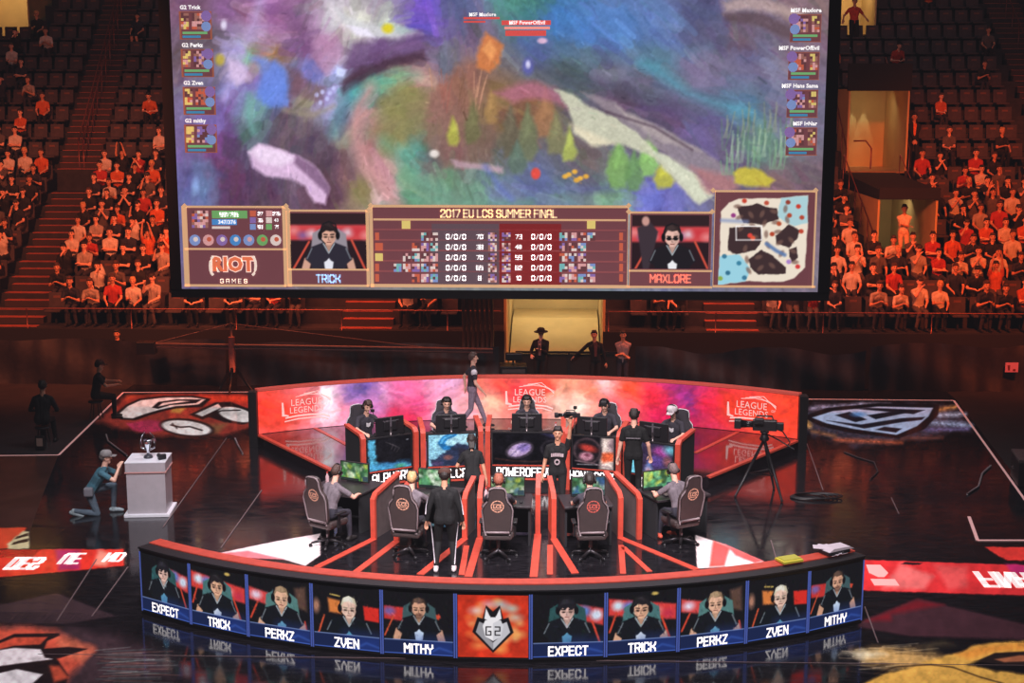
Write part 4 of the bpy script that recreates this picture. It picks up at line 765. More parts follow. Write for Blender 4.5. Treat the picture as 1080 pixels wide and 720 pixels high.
for r_ in range(5):
    y0 = 245 + r_ * 10.9; n = (2, 3, 4, 5, 3)[r_]; n2 = (4, 3, 3, 4, 4)[r_]
    for k in range(n): icon(m, 454 - k * 9.6, y0, 462 - k * 9.6, y0 + 8.6, r_ * 31 + k, 3, ((0, 4, 6, 7), (3, 6, 1, 7), (5, 0, 6, 7))[(r_ + k) % 3])
    for k in range(n2): icon(m, 590 + k * 9.8, y0, 598.4 + k * 9.8, y0 + 8.6, r_ * 17 + k + 300, 3, ((0, 4, 6, 7), (1, 6, 3, 7), (5, 0, 6, 7))[(r_ + k + 1) % 3])
    for x in (515, 529.5): icon(m, x, y0, x + 9, y0 + 8.8, int(x) + r_, 4, (0, 5, 6, 7, 8))
    rect(m, 396, y0, 400 if r_ not in (1, 2) else 404, y0 + 8, 4, 4 if r_ != 2 else 2); rect(m, 653, y0, 657, y0 + 8, 4, 4)
rect(m, 424, 232.5, 433, 241, 4, 2); rect(m, 619, 232.5, 628, 241, 4, 2)
m.build('icon_print', ICONS + [flat('icon_dark', (96, 56, 60)), flat('icon_brown', (150, 100, 90))], p)
# mini map
p = panel('map_panel', 752, 200.5, 860, 303)
a = sp(757, 300, 2); b = sp(855, 205, 2); c = scr_canvas(a.x, a.z, b.x, b.z, 110, 104, (108, 62, 68)); q = lambda P_: S(P_, 6.857, 750, 200)
c.poly(q([(60, 480), (70, 160), (130, 90), (200, 66), (500, 62), (700, 40), (695, 240), (680, 560), (600, 640), (520, 665), (250, 660), (45, 690)]), (236, 222, 204), .7, 1, 2)
c.poly(q([(500, 60), (700, 45), (695, 240), (600, 260), (480, 200)]), (168, 206, 214), .8, .95, 3); c.poly(q([(60, 480), (200, 470), (280, 560), (250, 660), (45, 690)]), (150, 208, 226), .8, .95, 3)
for B_ in ([(190, 120), (330, 100), (480, 140), (490, 210), (390, 250), (230, 240)], [(130, 270), (360, 262), (370, 360), (320, 430), (180, 470), (120, 440)], [(460, 330), (560, 250), (640, 290), (620, 360), (560, 420), (470, 390)], [(270, 500), (360, 430), (440, 470), (540, 560), (540, 610), (340, 610), (280, 560)], [(560, 430), (620, 410), (630, 500), (580, 520)]): c.poly(q(B_), (62, 44, 46), .6, 1, 4, 4)
for i in range(26): c.ell(750 + (190 + (i * 97) % 430) / 6.857, 200 + (120 + (i * 61) % 470) / 6.857, 4, 2.2, (120, 88, 78), .8, .7, i)
for (x, y, col) in ((160, 185, (150, 60, 130)), (280, 330, (226, 70, 60)), (300, 350, (226, 90, 60)), (630, 120, (200, 60, 44)), (655, 200, (180, 70, 50)), (650, 300, (190, 70, 50)), (565, 185, (176, 70, 44)), (490, 245, (180, 80, 50)), (625, 555, (210, 60, 60)), (120, 600, (50, 110, 140)), (95, 480, (60, 120, 150)), (200, 530, (60, 130, 160)), (555, 90, (150, 60, 44)), (400, 95, (190, 80, 60)), (440, 320, (180, 70, 44)), (560, 520, (170, 130, 200)), (240, 635, (60, 120, 150)), (65, 640, (140, 170, 70)), (240, 80, (200, 70, 50))): c.ell(750 + x / 6.857, 200 + y / 6.857, 2.6, 2.4, col, .7)
c.stroke(q([(400, 390), (470, 440), (530, 470)]), 4, (90, 120, 170), 1.2, .9); c.stroke(q([(70, 220), (260, 230)]), 4, (120, 140, 190), 1.5, .6)
for A_, B_ in (((180, 262), (365, 262)), ((365, 262), (365, 362)), ((365, 362), (180, 362)), ((180, 362), (180, 262))): c.stroke(q([A_, B_]), 1, (255, 250, 250), .4)
c.build('map_picture', scr_map(a.x, a.z, b.x, b.z, YS - .03), LED, p)
# team frames down both sides
for side, names, X0 in ((0, ('G2 Trick', 'G2 Perkz', 'G2 Zven', 'G2 mithy'), (190, 192, 194, 195.5)), (1, ('MSF Maxlore', 'MSF PowerOfEvil', 'MSF Hans Sama', 'MSF IgNar'), (833, 831, 829.5, 828.5))):
    for i in range(4):
        x = X0[i]; y = 8 + i * 39.8 + (3 if side else 0); m = MB(); rect(m, x, y + 4, x + 33, y + 33.5, 1, 0); border(m, x, y + 4, x + 33, y + 33.5, .7, 2, 1)
        pic = 13 if not side else 3; ic = 1.5 if not side else 23
        icon(m, x + pic, y + 6, x + pic + 16, y + 23, i + side * 9 + 40, 6, ((2, 2, 5, 9, 9, 10), (2, 3, 10, 9, 9, 2), (5, 5, 2, 9, 10, 9), (3, 6, 2, 9, 9, 3))[(i + side) % 4])
        for k in range(2): icon(m, x + ic, y + 6 + k * 9, x + ic + 8, y + 14 + k * 9, i * 5 + k + side, 3, (4, 4, 10, 9) if k == 0 else (2, 5, 10, 4))
        m.lathe([(.13, 0), (.13, .01)], 10, 3, Matrix.Translation(sp(x + pic + (15 if not side else 1), y + 9, 4)) @ RX); m.lathe([(.12, 0), (.12, .01)], 10, 6, Matrix.Translation(sp(x + pic + (15 if not side else 2), y + 20, 4)) @ RX)
        rect(m, x + 3, y + 25.5, x + 29, y + 28, 3, 7); rect(m, x + 3, y + 29.5, x + 22, y + 32, 3, 8)
        p = m.build('team_panel', [MAROON, flat('rust_border', (150, 84, 64)), ICONS[0], ICONS[5], ICONS[2], ICONS[4], ICONS[1], flat('bar_green', (110, 170, 110)), flat('bar_blue', (60, 130, 170)), flat('icon_dark', (96, 56, 60)), flat('icon_brown', (150, 100, 90))], screen)
        m = MB(); stext(m, names[i], x + (0 if not side else 33), y, 4.0, 3, 0, 1.0, .04, 'LEFT' if not side else 'RIGHT'); m.build('lettering', LETTER, p)
m = MB(); stext(m, 'MSF Maxlore', 509, 15.5, 3.6, 3); stext(m, 'MSF PowerOfEvil', 556, 24, 3.6, 3); m.build('lettering', LETTER, screen)
m = MB(); rect(m, 489, 18, 527, 20.4, 2, 0); rect(m, 489, 22, 512, 24, 2, 0); rect(m, 529, 21.5, 581, 26.5, 1, 0); rect(m, 532, 28, 580, 31, 2, 1); rect(m, 533, 32, 576, 38, 2, 0); m.build('health_bar', [flat('bar_red', (214, 80, 76)), flat('bar_pale', (244, 150, 140))], screen)
for k in range(3):
    x = (SX0 + SX1) / 2 + (k - 1) * 6
    tag(MB().tube([(x, YS + .4, SZ1 + .25), (x, YS + .4, 21)], .03, 8).build('hanging_cable', METAL), 'steel cable holding up the giant video screen, %s' % ('podium end', 'middle', 'doorway end')[k], 'cable')
# ------------------------------------------------------------------ front curved LED desk
FC = Vector((-.935, 28.15)); FR = 9.93
def fpt(a, r): return Vector((FC.x + r * math.sin(a), FC.y - r * math.cos(a)))
A0 = R(33.6); AN = [(-1 + 2 * i / 11) * A0 for i in range(12)]
desk = empty('led_desk', (FC.x, FC.y - FR, 0), 0, 'long curved desk fronted by player portrait screens below the stage', 'LED desk')
OFF = Vector((FC.x, FC.y - FR, 0))
def arc_strip(m, r0, r1, z0, z1, a0=-A0, a1=A0, n=33, mi=0, C=FC, f=fpt, off=OFF):
    a = np.linspace(a0, a1, n)
    for i in range(n - 1):
        p = [f(a[i], r1), f(a[i + 1], r1), f(a[i + 1], r0), f(a[i], r0)]
        vs = [(q.x - off.x, q.y - off.y, z0) for q in p] + [(q.x - off.x, q.y - off.y, z1) for q in p]
        m.add(vs, [(3, 2, 1, 0), (4, 5, 6, 7), (0, 1, 5, 4), (1, 2, 6, 5), (2, 3, 7, 6), (3, 0, 4, 7)], mi)
m = MB(); arc_strip(m, FR - .40, FR - .012, 0.0, 1.07, n=12); m.build('desk_body', mat('black_gloss_body', (18, 16, 20), .3), desk)
m = MB(); arc_strip(m, FR - .42, FR - .20, 1.07, 1.10); m.build('top_trim', ORANGE, desk)
m = MB(); arc_strip(m, FR - .20, FR + .02, 1.06, 1.085); m.build('top_lip', BLACK, desk)
names = ['EXPECT', 'TRICK', 'PERKZ', 'ZVEN', 'MITHY', None, 'EXPECT', 'TRICK', 'PERKZ', 'ZVEN', 'MITHY']
def port_canvas(i):
    c = Canvas.rect(0, 0, 100, 96, 100, 96, (20, 19, 23)); k = i % 6
    if k == 0: c.poly([(56, 14), (100, 22), (100, 48), (60, 38)], (196, 60, 60), 2); c.ell(72, 26, 9, 8, (90, 120, 190), 4); c.ell(90, 32, 8, 8, (200, 210, 230), 4); c.stroke([(84, 42), (99, 86)], 3, (200, 66, 46), .7)
    elif k == 1: c.poly([(0, 8), (100, 22), (100, 46), (0, 34)], (206, 60, 58), 2); [c.ell(x, y, 8, 7, col, 4) for x, y, col in ((14, 20, (200, 216, 230)), (30, 22, (90, 120, 200)), (72, 32, (226, 120, 120)), (88, 36, (190, 50, 70)))]; c.stroke([(12, 30), (2, 60)], 3, (200, 66, 46), .7); c.stroke([(78, 40), (97, 90)], 3, (200, 66, 46), .7); c.ell(68, 4, 5, 2.5, (200, 170, 90), 1)
    elif k == 2: c.poly([(0, 16), (40, 24), (40, 44), (0, 36)], (206, 70, 70), 2); c.ell(12, 28, 8, 6, (220, 200, 220), 4); c.stroke([(14, 40), (2, 66)], 3, (200, 66, 46), .7); c.stroke([(92, 60), (99, 92)], 2.5, (200, 66, 46), .7); c.poly([(76, 10), (94, 6), (96, 44), (80, 40)], (104, 74, 62), 3, .8)
    elif k == 3: c.poly([(22, 18), (46, 22), (44, 42), (24, 40)], (208, 120, 60), 2); c.ell(4, 32, 5, 10, (170, 120, 100), 3); c.poly([(76, 26), (100, 28), (100, 50), (78, 48)], (206, 44, 36), 1.2); c.stroke([(16, 46), (3, 86)], 2.5, (200, 80, 50), .7); c.stroke([(26, 12), (40, 14)], 2, (200, 170, 90), .8)
    else: c.poly([(0, 22), (36, 24), (36, 46), (0, 42)], (190, 50, 48), 1.5); c.ell(8, 30, 8, 6, (120, 90, 150), 3); c.stroke([(14, 38), (1, 68)], 2.2, (200, 80, 50), .7); c.poly([(70, 30), (82, 34), (80, 40), (70, 38)], (200, 70, 50), 1)
    fig = [dict(cx=48, top=4, k=27, skin=(222, 180, 168), hair=(30, 28, 34), style='fringe', shirt=(22, 24, 30), chair=(44, 80, 82), emblem=(90, 150, 180), arms=False),
           dict(cx=48, top=6, k=28, skin=(224, 172, 142), hair=(34, 30, 34), style='bowl', shirt=(20, 22, 28), chair=(70, 110, 112), emblem=(222, 230, 238)),
           dict(cx=54, top=8, k=28, skin=(226, 176, 148), hair=(132, 108, 84), style='wavy', shirt=(20, 22, 28), chair=(80, 120, 118), emblem=(110, 170, 190)),
           dict(cx=54, top=12, k=28, skin=(228, 190, 172), hair=(196, 186, 160), style='quiff', shirt=(18, 22, 28), chair=None, emblem=(110, 190, 200), arms=False),
           dict(cx=51, top=6, k=25, skin=(214, 160, 132), hair=(70, 52, 44), style='wavy', shirt=(18, 20, 26), chair=(60, 84, 88), emblem=(200, 216, 236), beard=(70, 46, 40))][k]
    portrait(c, **fig)
    c.dabs(420, i + 2, 2, 7, .8, 2.2, lambda x, y: 1.2 + .4 * math.sin(y * .1), .2, .45)
    # blue caption strip
    c.poly([(-2, 74), (102, 74), (102, 98), (-2, 98)], (22, 34, 72), .5); c.poly([(50, 74), (102, 74), (102, 98), (40, 98)], (34, 58, 136), 16, .8); c.stroke([(0, 74), (100, 74)], 1.2, (120, 140, 190), .5); c.stroke([(0, 95), (100, 95)], 1.2, (70, 100, 190), .6); c.stroke([(60, 96), (80, 84), (100, 90)], 2, (70, 110, 200), 2, .5)
    return c
def logo_canvas():
    c = Canvas.rect(0, 0, 100, 96, 130, 125, (196, 50, 28)); c.grain(.3, .06, 3)
    for i in range(60):
        w = i * 2.4; r_ = 22 + (i * 7) % 16; c.ell(52 + r_ * math.cos(w), 46 + r_ * math.sin(w), 5, 4, [(226, 90, 44), (240, 150, 70), (236, 200, 130), (214, 60, 40)][i % 4], 4, .6)
    for (x, y, col) in ((44, 14, (214, 170, 190)), (62, 14, (150, 200, 214)), (76, 20, (150, 196, 204)), (26, 24, (226, 200, 206)), (82, 34, (190, 190, 180)), (86, 60, (240, 190, 110)), (30, 78, (240, 150, 80)), (60, 84, (244, 180, 90))): c.ell(x, y, 8, 5, col, 5, .75)
    q = lambda P_: [(50 + (x - 50) * 1.22, 50 + (y - 50) * 1.15) for x, y in P_]
    K = (24, 20, 24); W = (232, 228, 232); G = (150, 148, 154)
    c.poly(q([(50, 84), (26, 56), (32, 36), (38, 38), (42, 20), (50, 28), (58, 20), (62, 38), (68, 36), (74, 56)]), K, .8)
    c.poly(q([(50, 80), (30, 56), (34, 42), (42, 46), (42, 62), (50, 70)]), G, .5); c.poly(q([(50, 80), (70, 56), (66, 42), (58, 46), (58, 62), (50, 70)]), (190, 188, 194), .5)
    c.poly(q([(41, 40), (59, 40), (62, 48), (59, 62), (50, 68), (41, 62), (38, 48)]), W, .5); c.poly(q([(50, 42), (59, 40), (62, 48), (59, 62), (50, 68)]), (206, 204, 210), .5)
    c.poly(q([(42, 24), (46, 34), (54, 34), (58, 24), (60, 38), (50, 44), (40, 38)]), W, .5); c.poly(q([(46, 30), (50, 33), (54, 30), (53, 36), (47, 36)]), K, .4)
    c.stroke(q([(47.5, 49), (42, 49), (42, 60), (47.5, 60), (47.5, 55), (45, 55)]), 1.8, K, .4); c.stroke(q([(52.5, 49), (58, 49), (58, 54.5), (52.5, 54.5), (52.5, 60), (58, 60)]), 1.8, K, .4)
    return c
PC = {}
for i in range(11):
    a, b = fpt(AN[i], FR), fpt(AN[i + 1], FR); d = (b - a); L = d.length; d /= L; nrm2 = Vector((d.y, -d.x)); mid = (a + b) / 2
    root = MB(); root.box((0, .012, .545), (L - .006, .02, .99)); 
    P = root.build('display_panel', BLACK, desk, (mid.x - OFF.x, mid.y - OFF.y, 0), math.atan2(d.y, d.x))
    w2 = L / 2 - .035; c = port_canvas(i) if i != 5 else logo_canvas(); z1, z0 = 1.0, .085
    c.build('portrait_picture' if i != 5 else 'emblem_picture', lambda U, V: (-w2 + 2 * w2 * U, np.full_like(U, -.004), z1 + (z0 - z1) * V), LED, P)
    m = MB()
    for x in (-w2 - .02, w2 + .02): MB().box((x, -.002, .54), (.02, .01, .95)).build('edge_trim', flat('blue_divider', (62, 80, 150), .7), P)
    if names[i]:
        m = MB(); m.block(names[i], .125, Matrix.Translation((0, -.010, .175)) @ RX, 0, 1.18, .80, 1.5); m.build('lettering', LETTER, P)
        P['label'] = 'screen showing %s' % ['a dark fringed player in a headset looking down', 'a smiling player with bowl-cut hair and headset', 'a wavy brown haired player looking down', 'a blond quiffed player looking down', 'a bearded dark haired player leaning forward'][i % 6]
    else: P['label'] = 'orange screen with white samurai shield emblem'
# things lying on the desk top
def on_desk(a, r): q = fpt(a, r); return (q.x, q.y, 1.11)
m = MB(); m.box((0, 0, .02), (.34, .24, .03)); m.box((.02, .02, .04), (.30, .18, .012), 1); tag(m.build('notepad', [mat('yellow_paper', (206, 196, 60), .8), mat('yellow_cover', (182, 176, 70), .8)], None, on_desk(R(26.5), FR - .28), R(26)), 'yellow notepad lying on red desk top near its end', 'notepad')
m = MB()
for k in range(7): m.add([(-.16 + .03 * k, -.12, .002 + .011 * k), (.16 + .03 * k, -.12 + .02 * k, .002 + .011 * k), (.15 + .02 * k, .12 + .01 * k, .002 + .012 * k), (-.17 + .04 * k, .11, .004 + .011 * k)], [(0, 1, 2, 3)], 0, Matrix.Rotation(k * .35, 4, 'Z'))
m.box((.0, .0, .03), (.42, .22, .05), 1); m.prism([(-.2, .05), (.3, .05), (.22, .09), (-.1, .1)], -.1, .12, 'y', 0)
tag(m.build('paper_bundle', [mat('crumpled_paper', (208, 196, 206), .8), BLACK], None, on_desk(R(31.5), FR - .27), R(32)), 'crumpled pale papers on a dark folder at the desk end', 'papers')

# ------------------------------------------------------------------ stage platform and curved back LED wall
BC = Vector((-.79, 20.53)); BR = 11.47; B0 = R(32.1); PZ = .25
def bpt(a, r): return Vector((BC.x + r * math.sin(a), BC.y + r * math.cos(a)))
front = [(-6.86, 30.2), (-4.75, 27.35), (-4.05, 26.85), (-2.85, 27.2), (-1.6, 27.35), (.05, 27.3), (1.05, 27.0), (2.35, 26.55), (3.0, 27.1), (5.28, 30.15)]
back = [tuple(bpt(a, BR + .15)) for a in np.linspace(B0, -B0, 24)]
m = MB(); m.prism(front + back, 0, PZ, 'z'); plat = tag(m.build('stage_platform', mat('mirror_black_stage', (40, 30, 36), .07, spec=1.0)), kind='structure')
plat.data.materials[0].node_tree.nodes['Principled BSDF'].inputs['IOR'].default_value = 2.4
def strip(pts, w, z0, z1, name, material, parent=None):
    m = MB()
    for a, b in zip(pts[:-1], pts[1:]):
        a = Vector((a[0], a[1], 0)); b = Vector((b[0], b[1], 0)); n = (b - a).normalized().cross(Vector((0, 0, 1))) * w / 2
        m.prism([tuple((a + n)[:2]), tuple((b + n)[:2]), tuple((b - n)[:2]), tuple((a - n)[:2])], z0, z1, 'z')
    return m.build(name, material, parent)
struct(strip(front[:2], .10, PZ - .03, PZ + .012, 'trim_14', ORANGE)); struct(strip(front[-2:], .10, PZ - .03, PZ + .012, 'trim_15', ORANGE))
struct(strip([(-5.78, 31.0), (-4.62, 29.2)], .09, PZ, PZ + .012, 'trim_16', ORANGE)); struct(strip([(4.05, 30.85), (2.9, 28.95)], .09, PZ, PZ + .012, 'trim_17', ORANGE))
BO = Vector((BC.x, BC.y + BR, 0))
wall = empty('led_wall', tuple(BO), 0, 'low curved red LED wall with game title closing back of stage', 'LED wall')
m = MB(); arc_strip(m, BR + .01, BR + .16, PZ, 1.245, -B0, B0, 33, 0, BC, bpt, BO)
for a in (-B0, B0):
    q = bpt(a * 1.012, BR + .06); m.box((q.x - BO.x, q.y - BO.y, .63), (.19, .3, 1.26), 0)
m.build('wall_body', BLACK, wall)
m = MB(); arc_strip(m, BR - .02, BR + .17, 1.25, 1.30, -B0, B0, 33, 0, BC, bpt, BO); m.build('top_trim', mat('dim_orange_edge', (206, 84, 72), .4, emit=.35), wall)
c = Canvas.rect(272, 412, 843, 458, 571, 62, (220, 50, 50))
wp = [(275, 430, (226, 54, 40)), (300, 440, (232, 60, 44)), (330, 430, (232, 66, 62)), (345, 425, (240, 220, 230)), (348, 445, (250, 190, 205)), (360, 440, (244, 130, 160)), (372, 420, (120, 90, 160)), (385, 418, (96, 80, 160)), (395, 440, (200, 120, 180)), (405, 425, (190, 130, 170)), (415, 450, (224, 50, 90)), (425, 420, (226, 90, 140)), (440, 440, (232, 70, 120)), (432, 455, (220, 40, 80)), (460, 420, (240, 150, 190)), (470, 445, (250, 200, 220)), (480, 415, (214, 150, 190)), (490, 440, (240, 160, 170)), (506, 418, (236, 110, 90)), (520, 440, (244, 190, 160)), (530, 420, (232, 70, 60)), (548, 430, (226, 50, 60)), (560, 445, (244, 120, 110)), (575, 420, (232, 66, 50)), (590, 440, (248, 210, 190)), (600, 418, (240, 150, 120)), (612, 440, (250, 200, 180)), (625, 425, (244, 120, 90)), (640, 418, (250, 190, 190)), (650, 440, (240, 90, 100)), (665, 420, (232, 70, 44)), (690, 430, (226, 40, 60)), (700, 445, (214, 30, 80)), (716, 415, (170, 40, 110)), (730, 430, (130, 50, 130)), (722, 450, (200, 30, 80)), (745, 430, (222, 30, 60)), (770, 430, (230, 56, 40)), (800, 440, (232, 66, 44)), (835, 430, (236, 64, 40))]
c.idw([(x, y, k) for x, y, k in wp], 2.6, 10, 8, .09)
c.ell(345, 422, 6, 9, (252, 246, 250), 4, .9); c.ell(345, 440, 10, 10, (250, 220, 230), 6, .6); c.ell(430, 425, 18, 16, (236, 110, 160), 8, .35); [c.ell(718 + d, 418 + d, 3, 6, (120, 40, 110), 3, .7) for d in (0, 9)]
c.grain(.2, .10, 9); c.dabs(900, 5, 4, 18, 2, 7, lambda x, y: .5 * math.sin(x * .05), .12, .35); c.grain(.1, .35, 19)
c.build('display', lambda U, V: (bpt_np(U)[0], bpt_np(U)[1], 1.24 + (PZ + .01 - 1.24) * V), LED, wall) if False else None
def bmap(U, V):
    a = -B0 + 2 * B0 * U; return (BC.x - BO.x + (BR - .004) * np.sin(a), BC.y - BO.y + (BR - .004) * np.cos(a), 1.24 + (PZ + .01 - 1.24) * V)
c.build('display', bmap, LED, wall, 1.3)
for a, big in ((-26.4, 1), (.2, 1), (26.6, 1)):
    q = bpt(R(a), BR - .03); m = MB(); T = Matrix.Rotation(-R(a), 4, 'Z') @ RX
    m.text('LEAGUE', .22, Matrix.Translation((.0, 0, .13)).copy() @ RX, 0, .0, 'CENTER', .9); m.text('LEGENDS', .205, Matrix.Translation((.0, 0, -.05)) @ RX, 0, .0, 'CENTER', .9); m.text('OF', .08, Matrix.Translation((.52, 0, .05)) @ RX, 0, .0)
    m.prism([(-.58, .16), (-.54, .16), (-.52, -.12), (-.42, -.15), (-.43, -.18), (-.58, -.16)], 0, .004, 'y')
    m.tube([(-.5, 0, -.21), (-.25, 0, -.18), (.1, 0, -.17), (.4, 0, -.20), (.55, 0, -.26)], .018, 6); m.tube([(-.52, 0, -.29), (-.2, 0, -.25), (.3, 0, -.25), (.52, 0, -.32)], .014, 6)
    for k in range(3): m.tube([(-.25 + .1 * k, 0, .27 + .03 * k), (.08 + .1 * k, 0, .31 + .03 * k), (.4 + .06 * k, 0, .27 - .05 * k), (.58, 0, .17 - .03 * k)], .008, 6)
    o = m.build('lettering', mat('soft_white_lettering', (246, 196, 190), .5, emit=.55), wall, (q.x - BO.x, q.y - BO.y, .77), -R(a))

# ------------------------------------------------------------------ gaming chairs
def make_chair(label, shell, edge, emblem_col, group, hs=.9):
    t = empty('gaming_chair', (0, 0, 0), 0, label, 'chair', group)
    m = MB(); m.box((0, .02, .42), (.50, .50, .11), 0, None, .04)
    for s in (-1, 1): m.box((s * .235, .02, .455), (.08, .46, .10), 0, None, .03)
    m.build('seat', shell, t)
    half = [(.20, 0), (.235, .12), (.25, .35), (.262, .52), (.235, .62), (.175, .70), (.155, .80), (.15, .90), (.125, .96), (.06, .985)]
    half = [(x, z * hs) for x, z in half]; poly = [(x, z) for x, z in half] + [(-x, z) for x, z in half[::-1]]
    T = Matrix.Translation((0, -.20, .47)) @ Matrix.Rotation(R(9), 4, 'X')
    m = MB(); bm = bmesh.new(); vs = [bm.verts.new((x, -.05, z)) for x, z in poly]; f = bm.faces.new(vs)
    r = bmesh.ops.extrude_face_region(bm, geom=[f]); bmesh.ops.translate(bm, vec=(0, .10, 0), verts=[v for v in r['geom'] if isinstance(v, bmesh.types.BMVert)])
    bmesh.ops.bevel(bm, geom=[e for e in bm.edges if abs(e.verts[0].co.y - e.verts[1].co.y) < .001], offset=.025, segments=2, affect='EDGES'); bm.verts.index_update()
    m.add([tuple(v.co) for v in bm.verts], [[v.index for v in f.verts] for f in bm.faces], 0, T); bm.free(); m.build('backrest', shell, t)
    m = MB(); m.tube([T @ Vector((x * 1.0, -.045, z)) for x, z in poly], .014, 6); m.tube([T @ Vector((-.2, -.055, .06)), T @ Vector((.2, -.055, .06))], .02, 6); m.build('edge_piping', edge, t)
    if emblem_col is not None:
        m = MB(); TT = T @ Matrix.Translation((0, -.056, .55)) @ RX
        n = 12; ring = []
        for k in range(n):
            w0, w1 = 2 * PI * k / n, 2 * PI * (k + .86) / n
            m.add([(math.cos(w) * r_ * 1.0, math.sin(w) * r_, 0) for w, r_ in ((w0, .115), (w1, .115), (w1, .094), (w0, .094))], [(0, 1, 2, 3)], 0, TT)
        m.add([(-.085, .045, 0), (.085, .045, 0), (.085, .035, 0), (-.085, .035, 0)], [(0, 1, 2, 3)], 0, TT); m.add([(-.085, -.05, 0), (.085, -.05, 0), (.07, -.062, 0), (-.07, -.062, 0)], [(0, 1, 2, 3)], 0, TT)
        m.text('LCS', .085, TT @ Matrix.Translation((0, -.005, 0)), 0, .05); m.build('emblem', emblem_col, t)
    for s in (-1, 1):
        m = MB(); m.box((s * .29, -.02, .52), (.03, .06, .22)); m.box((s * .29, .03, .64), (.075, .26, .03), 0, None, .01); m.box((s * .26, -.02, .40), (.09, .05, .025)); m.build('armrest', BLACK, t)
    m = MB(); m.lathe([(.03, .09), (.03, .30), (.022, .30), (.022, .37)], 12); m.box((0, 0, .36), (.26, .28, .03)); m.build('column', METAL, t)
    m = MB()
    for k in range(5):
        w = 2 * PI * k / 5 + .3; m.tube([(.03 * math.cos(w), .03 * math.sin(w), .115), (.30 * math.cos(w), .30 * math.sin(w), .075)], [.032, .02], 8)
    b = m.build('star_base', mat('charcoal_metal', (58, 54, 58), .4, metal=.6), t)
    for k in range(5):
        w = 2 * PI * k / 5 + .3; m = MB(); c_ = Vector((.31 * math.cos(w), .31 * math.sin(w), .032)); n_ = Vector((-math.sin(w), math.cos(w), 0))
        m.tube([c_ - n_ * .03, c_ + n_ * .03], .032, 12); m.build('caster', BLACK, b)
    return t
SH_D = mat('brown_black_leather', (66, 54, 54), .5, noise=.12); ED_G = mat('grey_piping', (140, 124, 128), .5); SH_G = mat('charcoal_leather', (60, 56, 62), .5); ED_W = mat('white_piping', (214, 206, 214), .5)
EMB = mat('tan_badge_print', (214, 156, 132), .6, emit=.25); EMR = mat('red_badge_print', (196, 92, 82), .6, emit=.25)
FRONT = [(-4.12, 23.25, -33, 'podium end'), (-2.62, 22.82, -12, None), (-1.07, 22.75, 0, None), (.52, 22.8, 6, None), (2.14, 23.55, 31, 'tripod end')]
lab = ['dark gaming chair at the podium end of front row', 'dark gaming chair beside the tracksuit man', 'dark gaming chair in middle of front row, back square on', 'dark gaming chair with reddish back badge', 'dark gaming chair at the tripod end of front row']
ch0 = make_chair(lab[0], SH_D, ED_G, EMB, 'gaming chairs of the front row')
for i, (x, y, a, _) in enumerate(FRONT):
    t = ch0 if i == 0 else copy_tree(ch0); t.location = (x, y, 0); t.rotation_euler.z = R(a); t['label'] = lab[i]
    if i == 3:
        for c_ in t.children:
            if c_.name.startswith('emblem'): c_.data = c_.data.copy(); c_.data.materials[0] = EMR
BACKP = [(-3.42, 26.62, 33, 1.02), (-2.2, 26.92, 11, 1.02), (-.72, 27.06, 0, 1.38), (.64, 26.78, -14, .90), (1.78, 26.34, -27, .96)]
BACK = []
for (x, y, a, w) in BACKP:
    n = Vector((-math.sin(R(a)), math.cos(R(a)))); BACK.append((x + n.x * 1.22, y + n.y * 1.22, 180 + a))
labb = ['white-edged gaming chair behind the desk with black creature panel', 'white-edged gaming chair behind the pale blue panel', 'white-edged gaming chair behind middle panel with long name', 'white-edged gaming chair behind the red and white panel', 'white-edged gaming chair behind the violet panel desk']
ch1 = make_chair(labb[0], SH_G, ED_W, None, 'gaming chairs of the back row', .8)
for i, (x, y, a) in enumerate(BACK):
    t = ch1 if i == 0 else copy_tree(ch1); t.location = (x, y, PZ); t.rotation_euler.z = R(a); t['label'] = labb[i]

# ------------------------------------------------------------------ front row desks, partitions, screens
def make_monitor(canvas, label, loc, rz, group, lit=True, webcam=False):
    t = empty('monitor', loc, rz, label, 'monitor', group)
    m = MB(); m.box((0, .02, .20), (.62, .045, .37), 0, None, .008); m.box((0, .055, .21), (.3, .05, .2), 0, None, .02); m.build('casing', BLACK, t)
    m = MB(); m.tube([(0, .07, .012), (0, .07, .20)], .022, 8); m.build('neck', METAL, t)
    m = MB(); m.prism([(-.16, -.03), (.16, -.03), (.12, .15), (-.12, .15)], 0, .016, 'z'); m.build('base', BLACK, t)
    if lit: canvas.build('display', lambda U, V: (-.295 + .59 * U, np.full_like(U, -.0045), .37 - .335 * V), LED, t)
    else:
        m = MB(); m.box((0, -.004, .20), (.59, .002, .335)); m.build('display', flat('dim_green_display', (90, 140, 110), .7), t)
        m = MB(); m.box((0, .083, .21), (.035, .006, .34)); m.box((-.1, .083, .32), (.16, .004, .012)); m.box((.1, .083, .32), (.16, .004, .012)); m.build('back_trim', mat('satin_grey', (96, 88, 96), .4), t)
    if webcam:
        m = MB(); m.tube([(.36, .03, .0), (.36, .03, .5), (.36, -.0, .53)], .008, 6); m.box((.36, -.01, .55), (.07, .06, .06), 0, None, .01); m.build('webcam', BLACK, t)
    return t
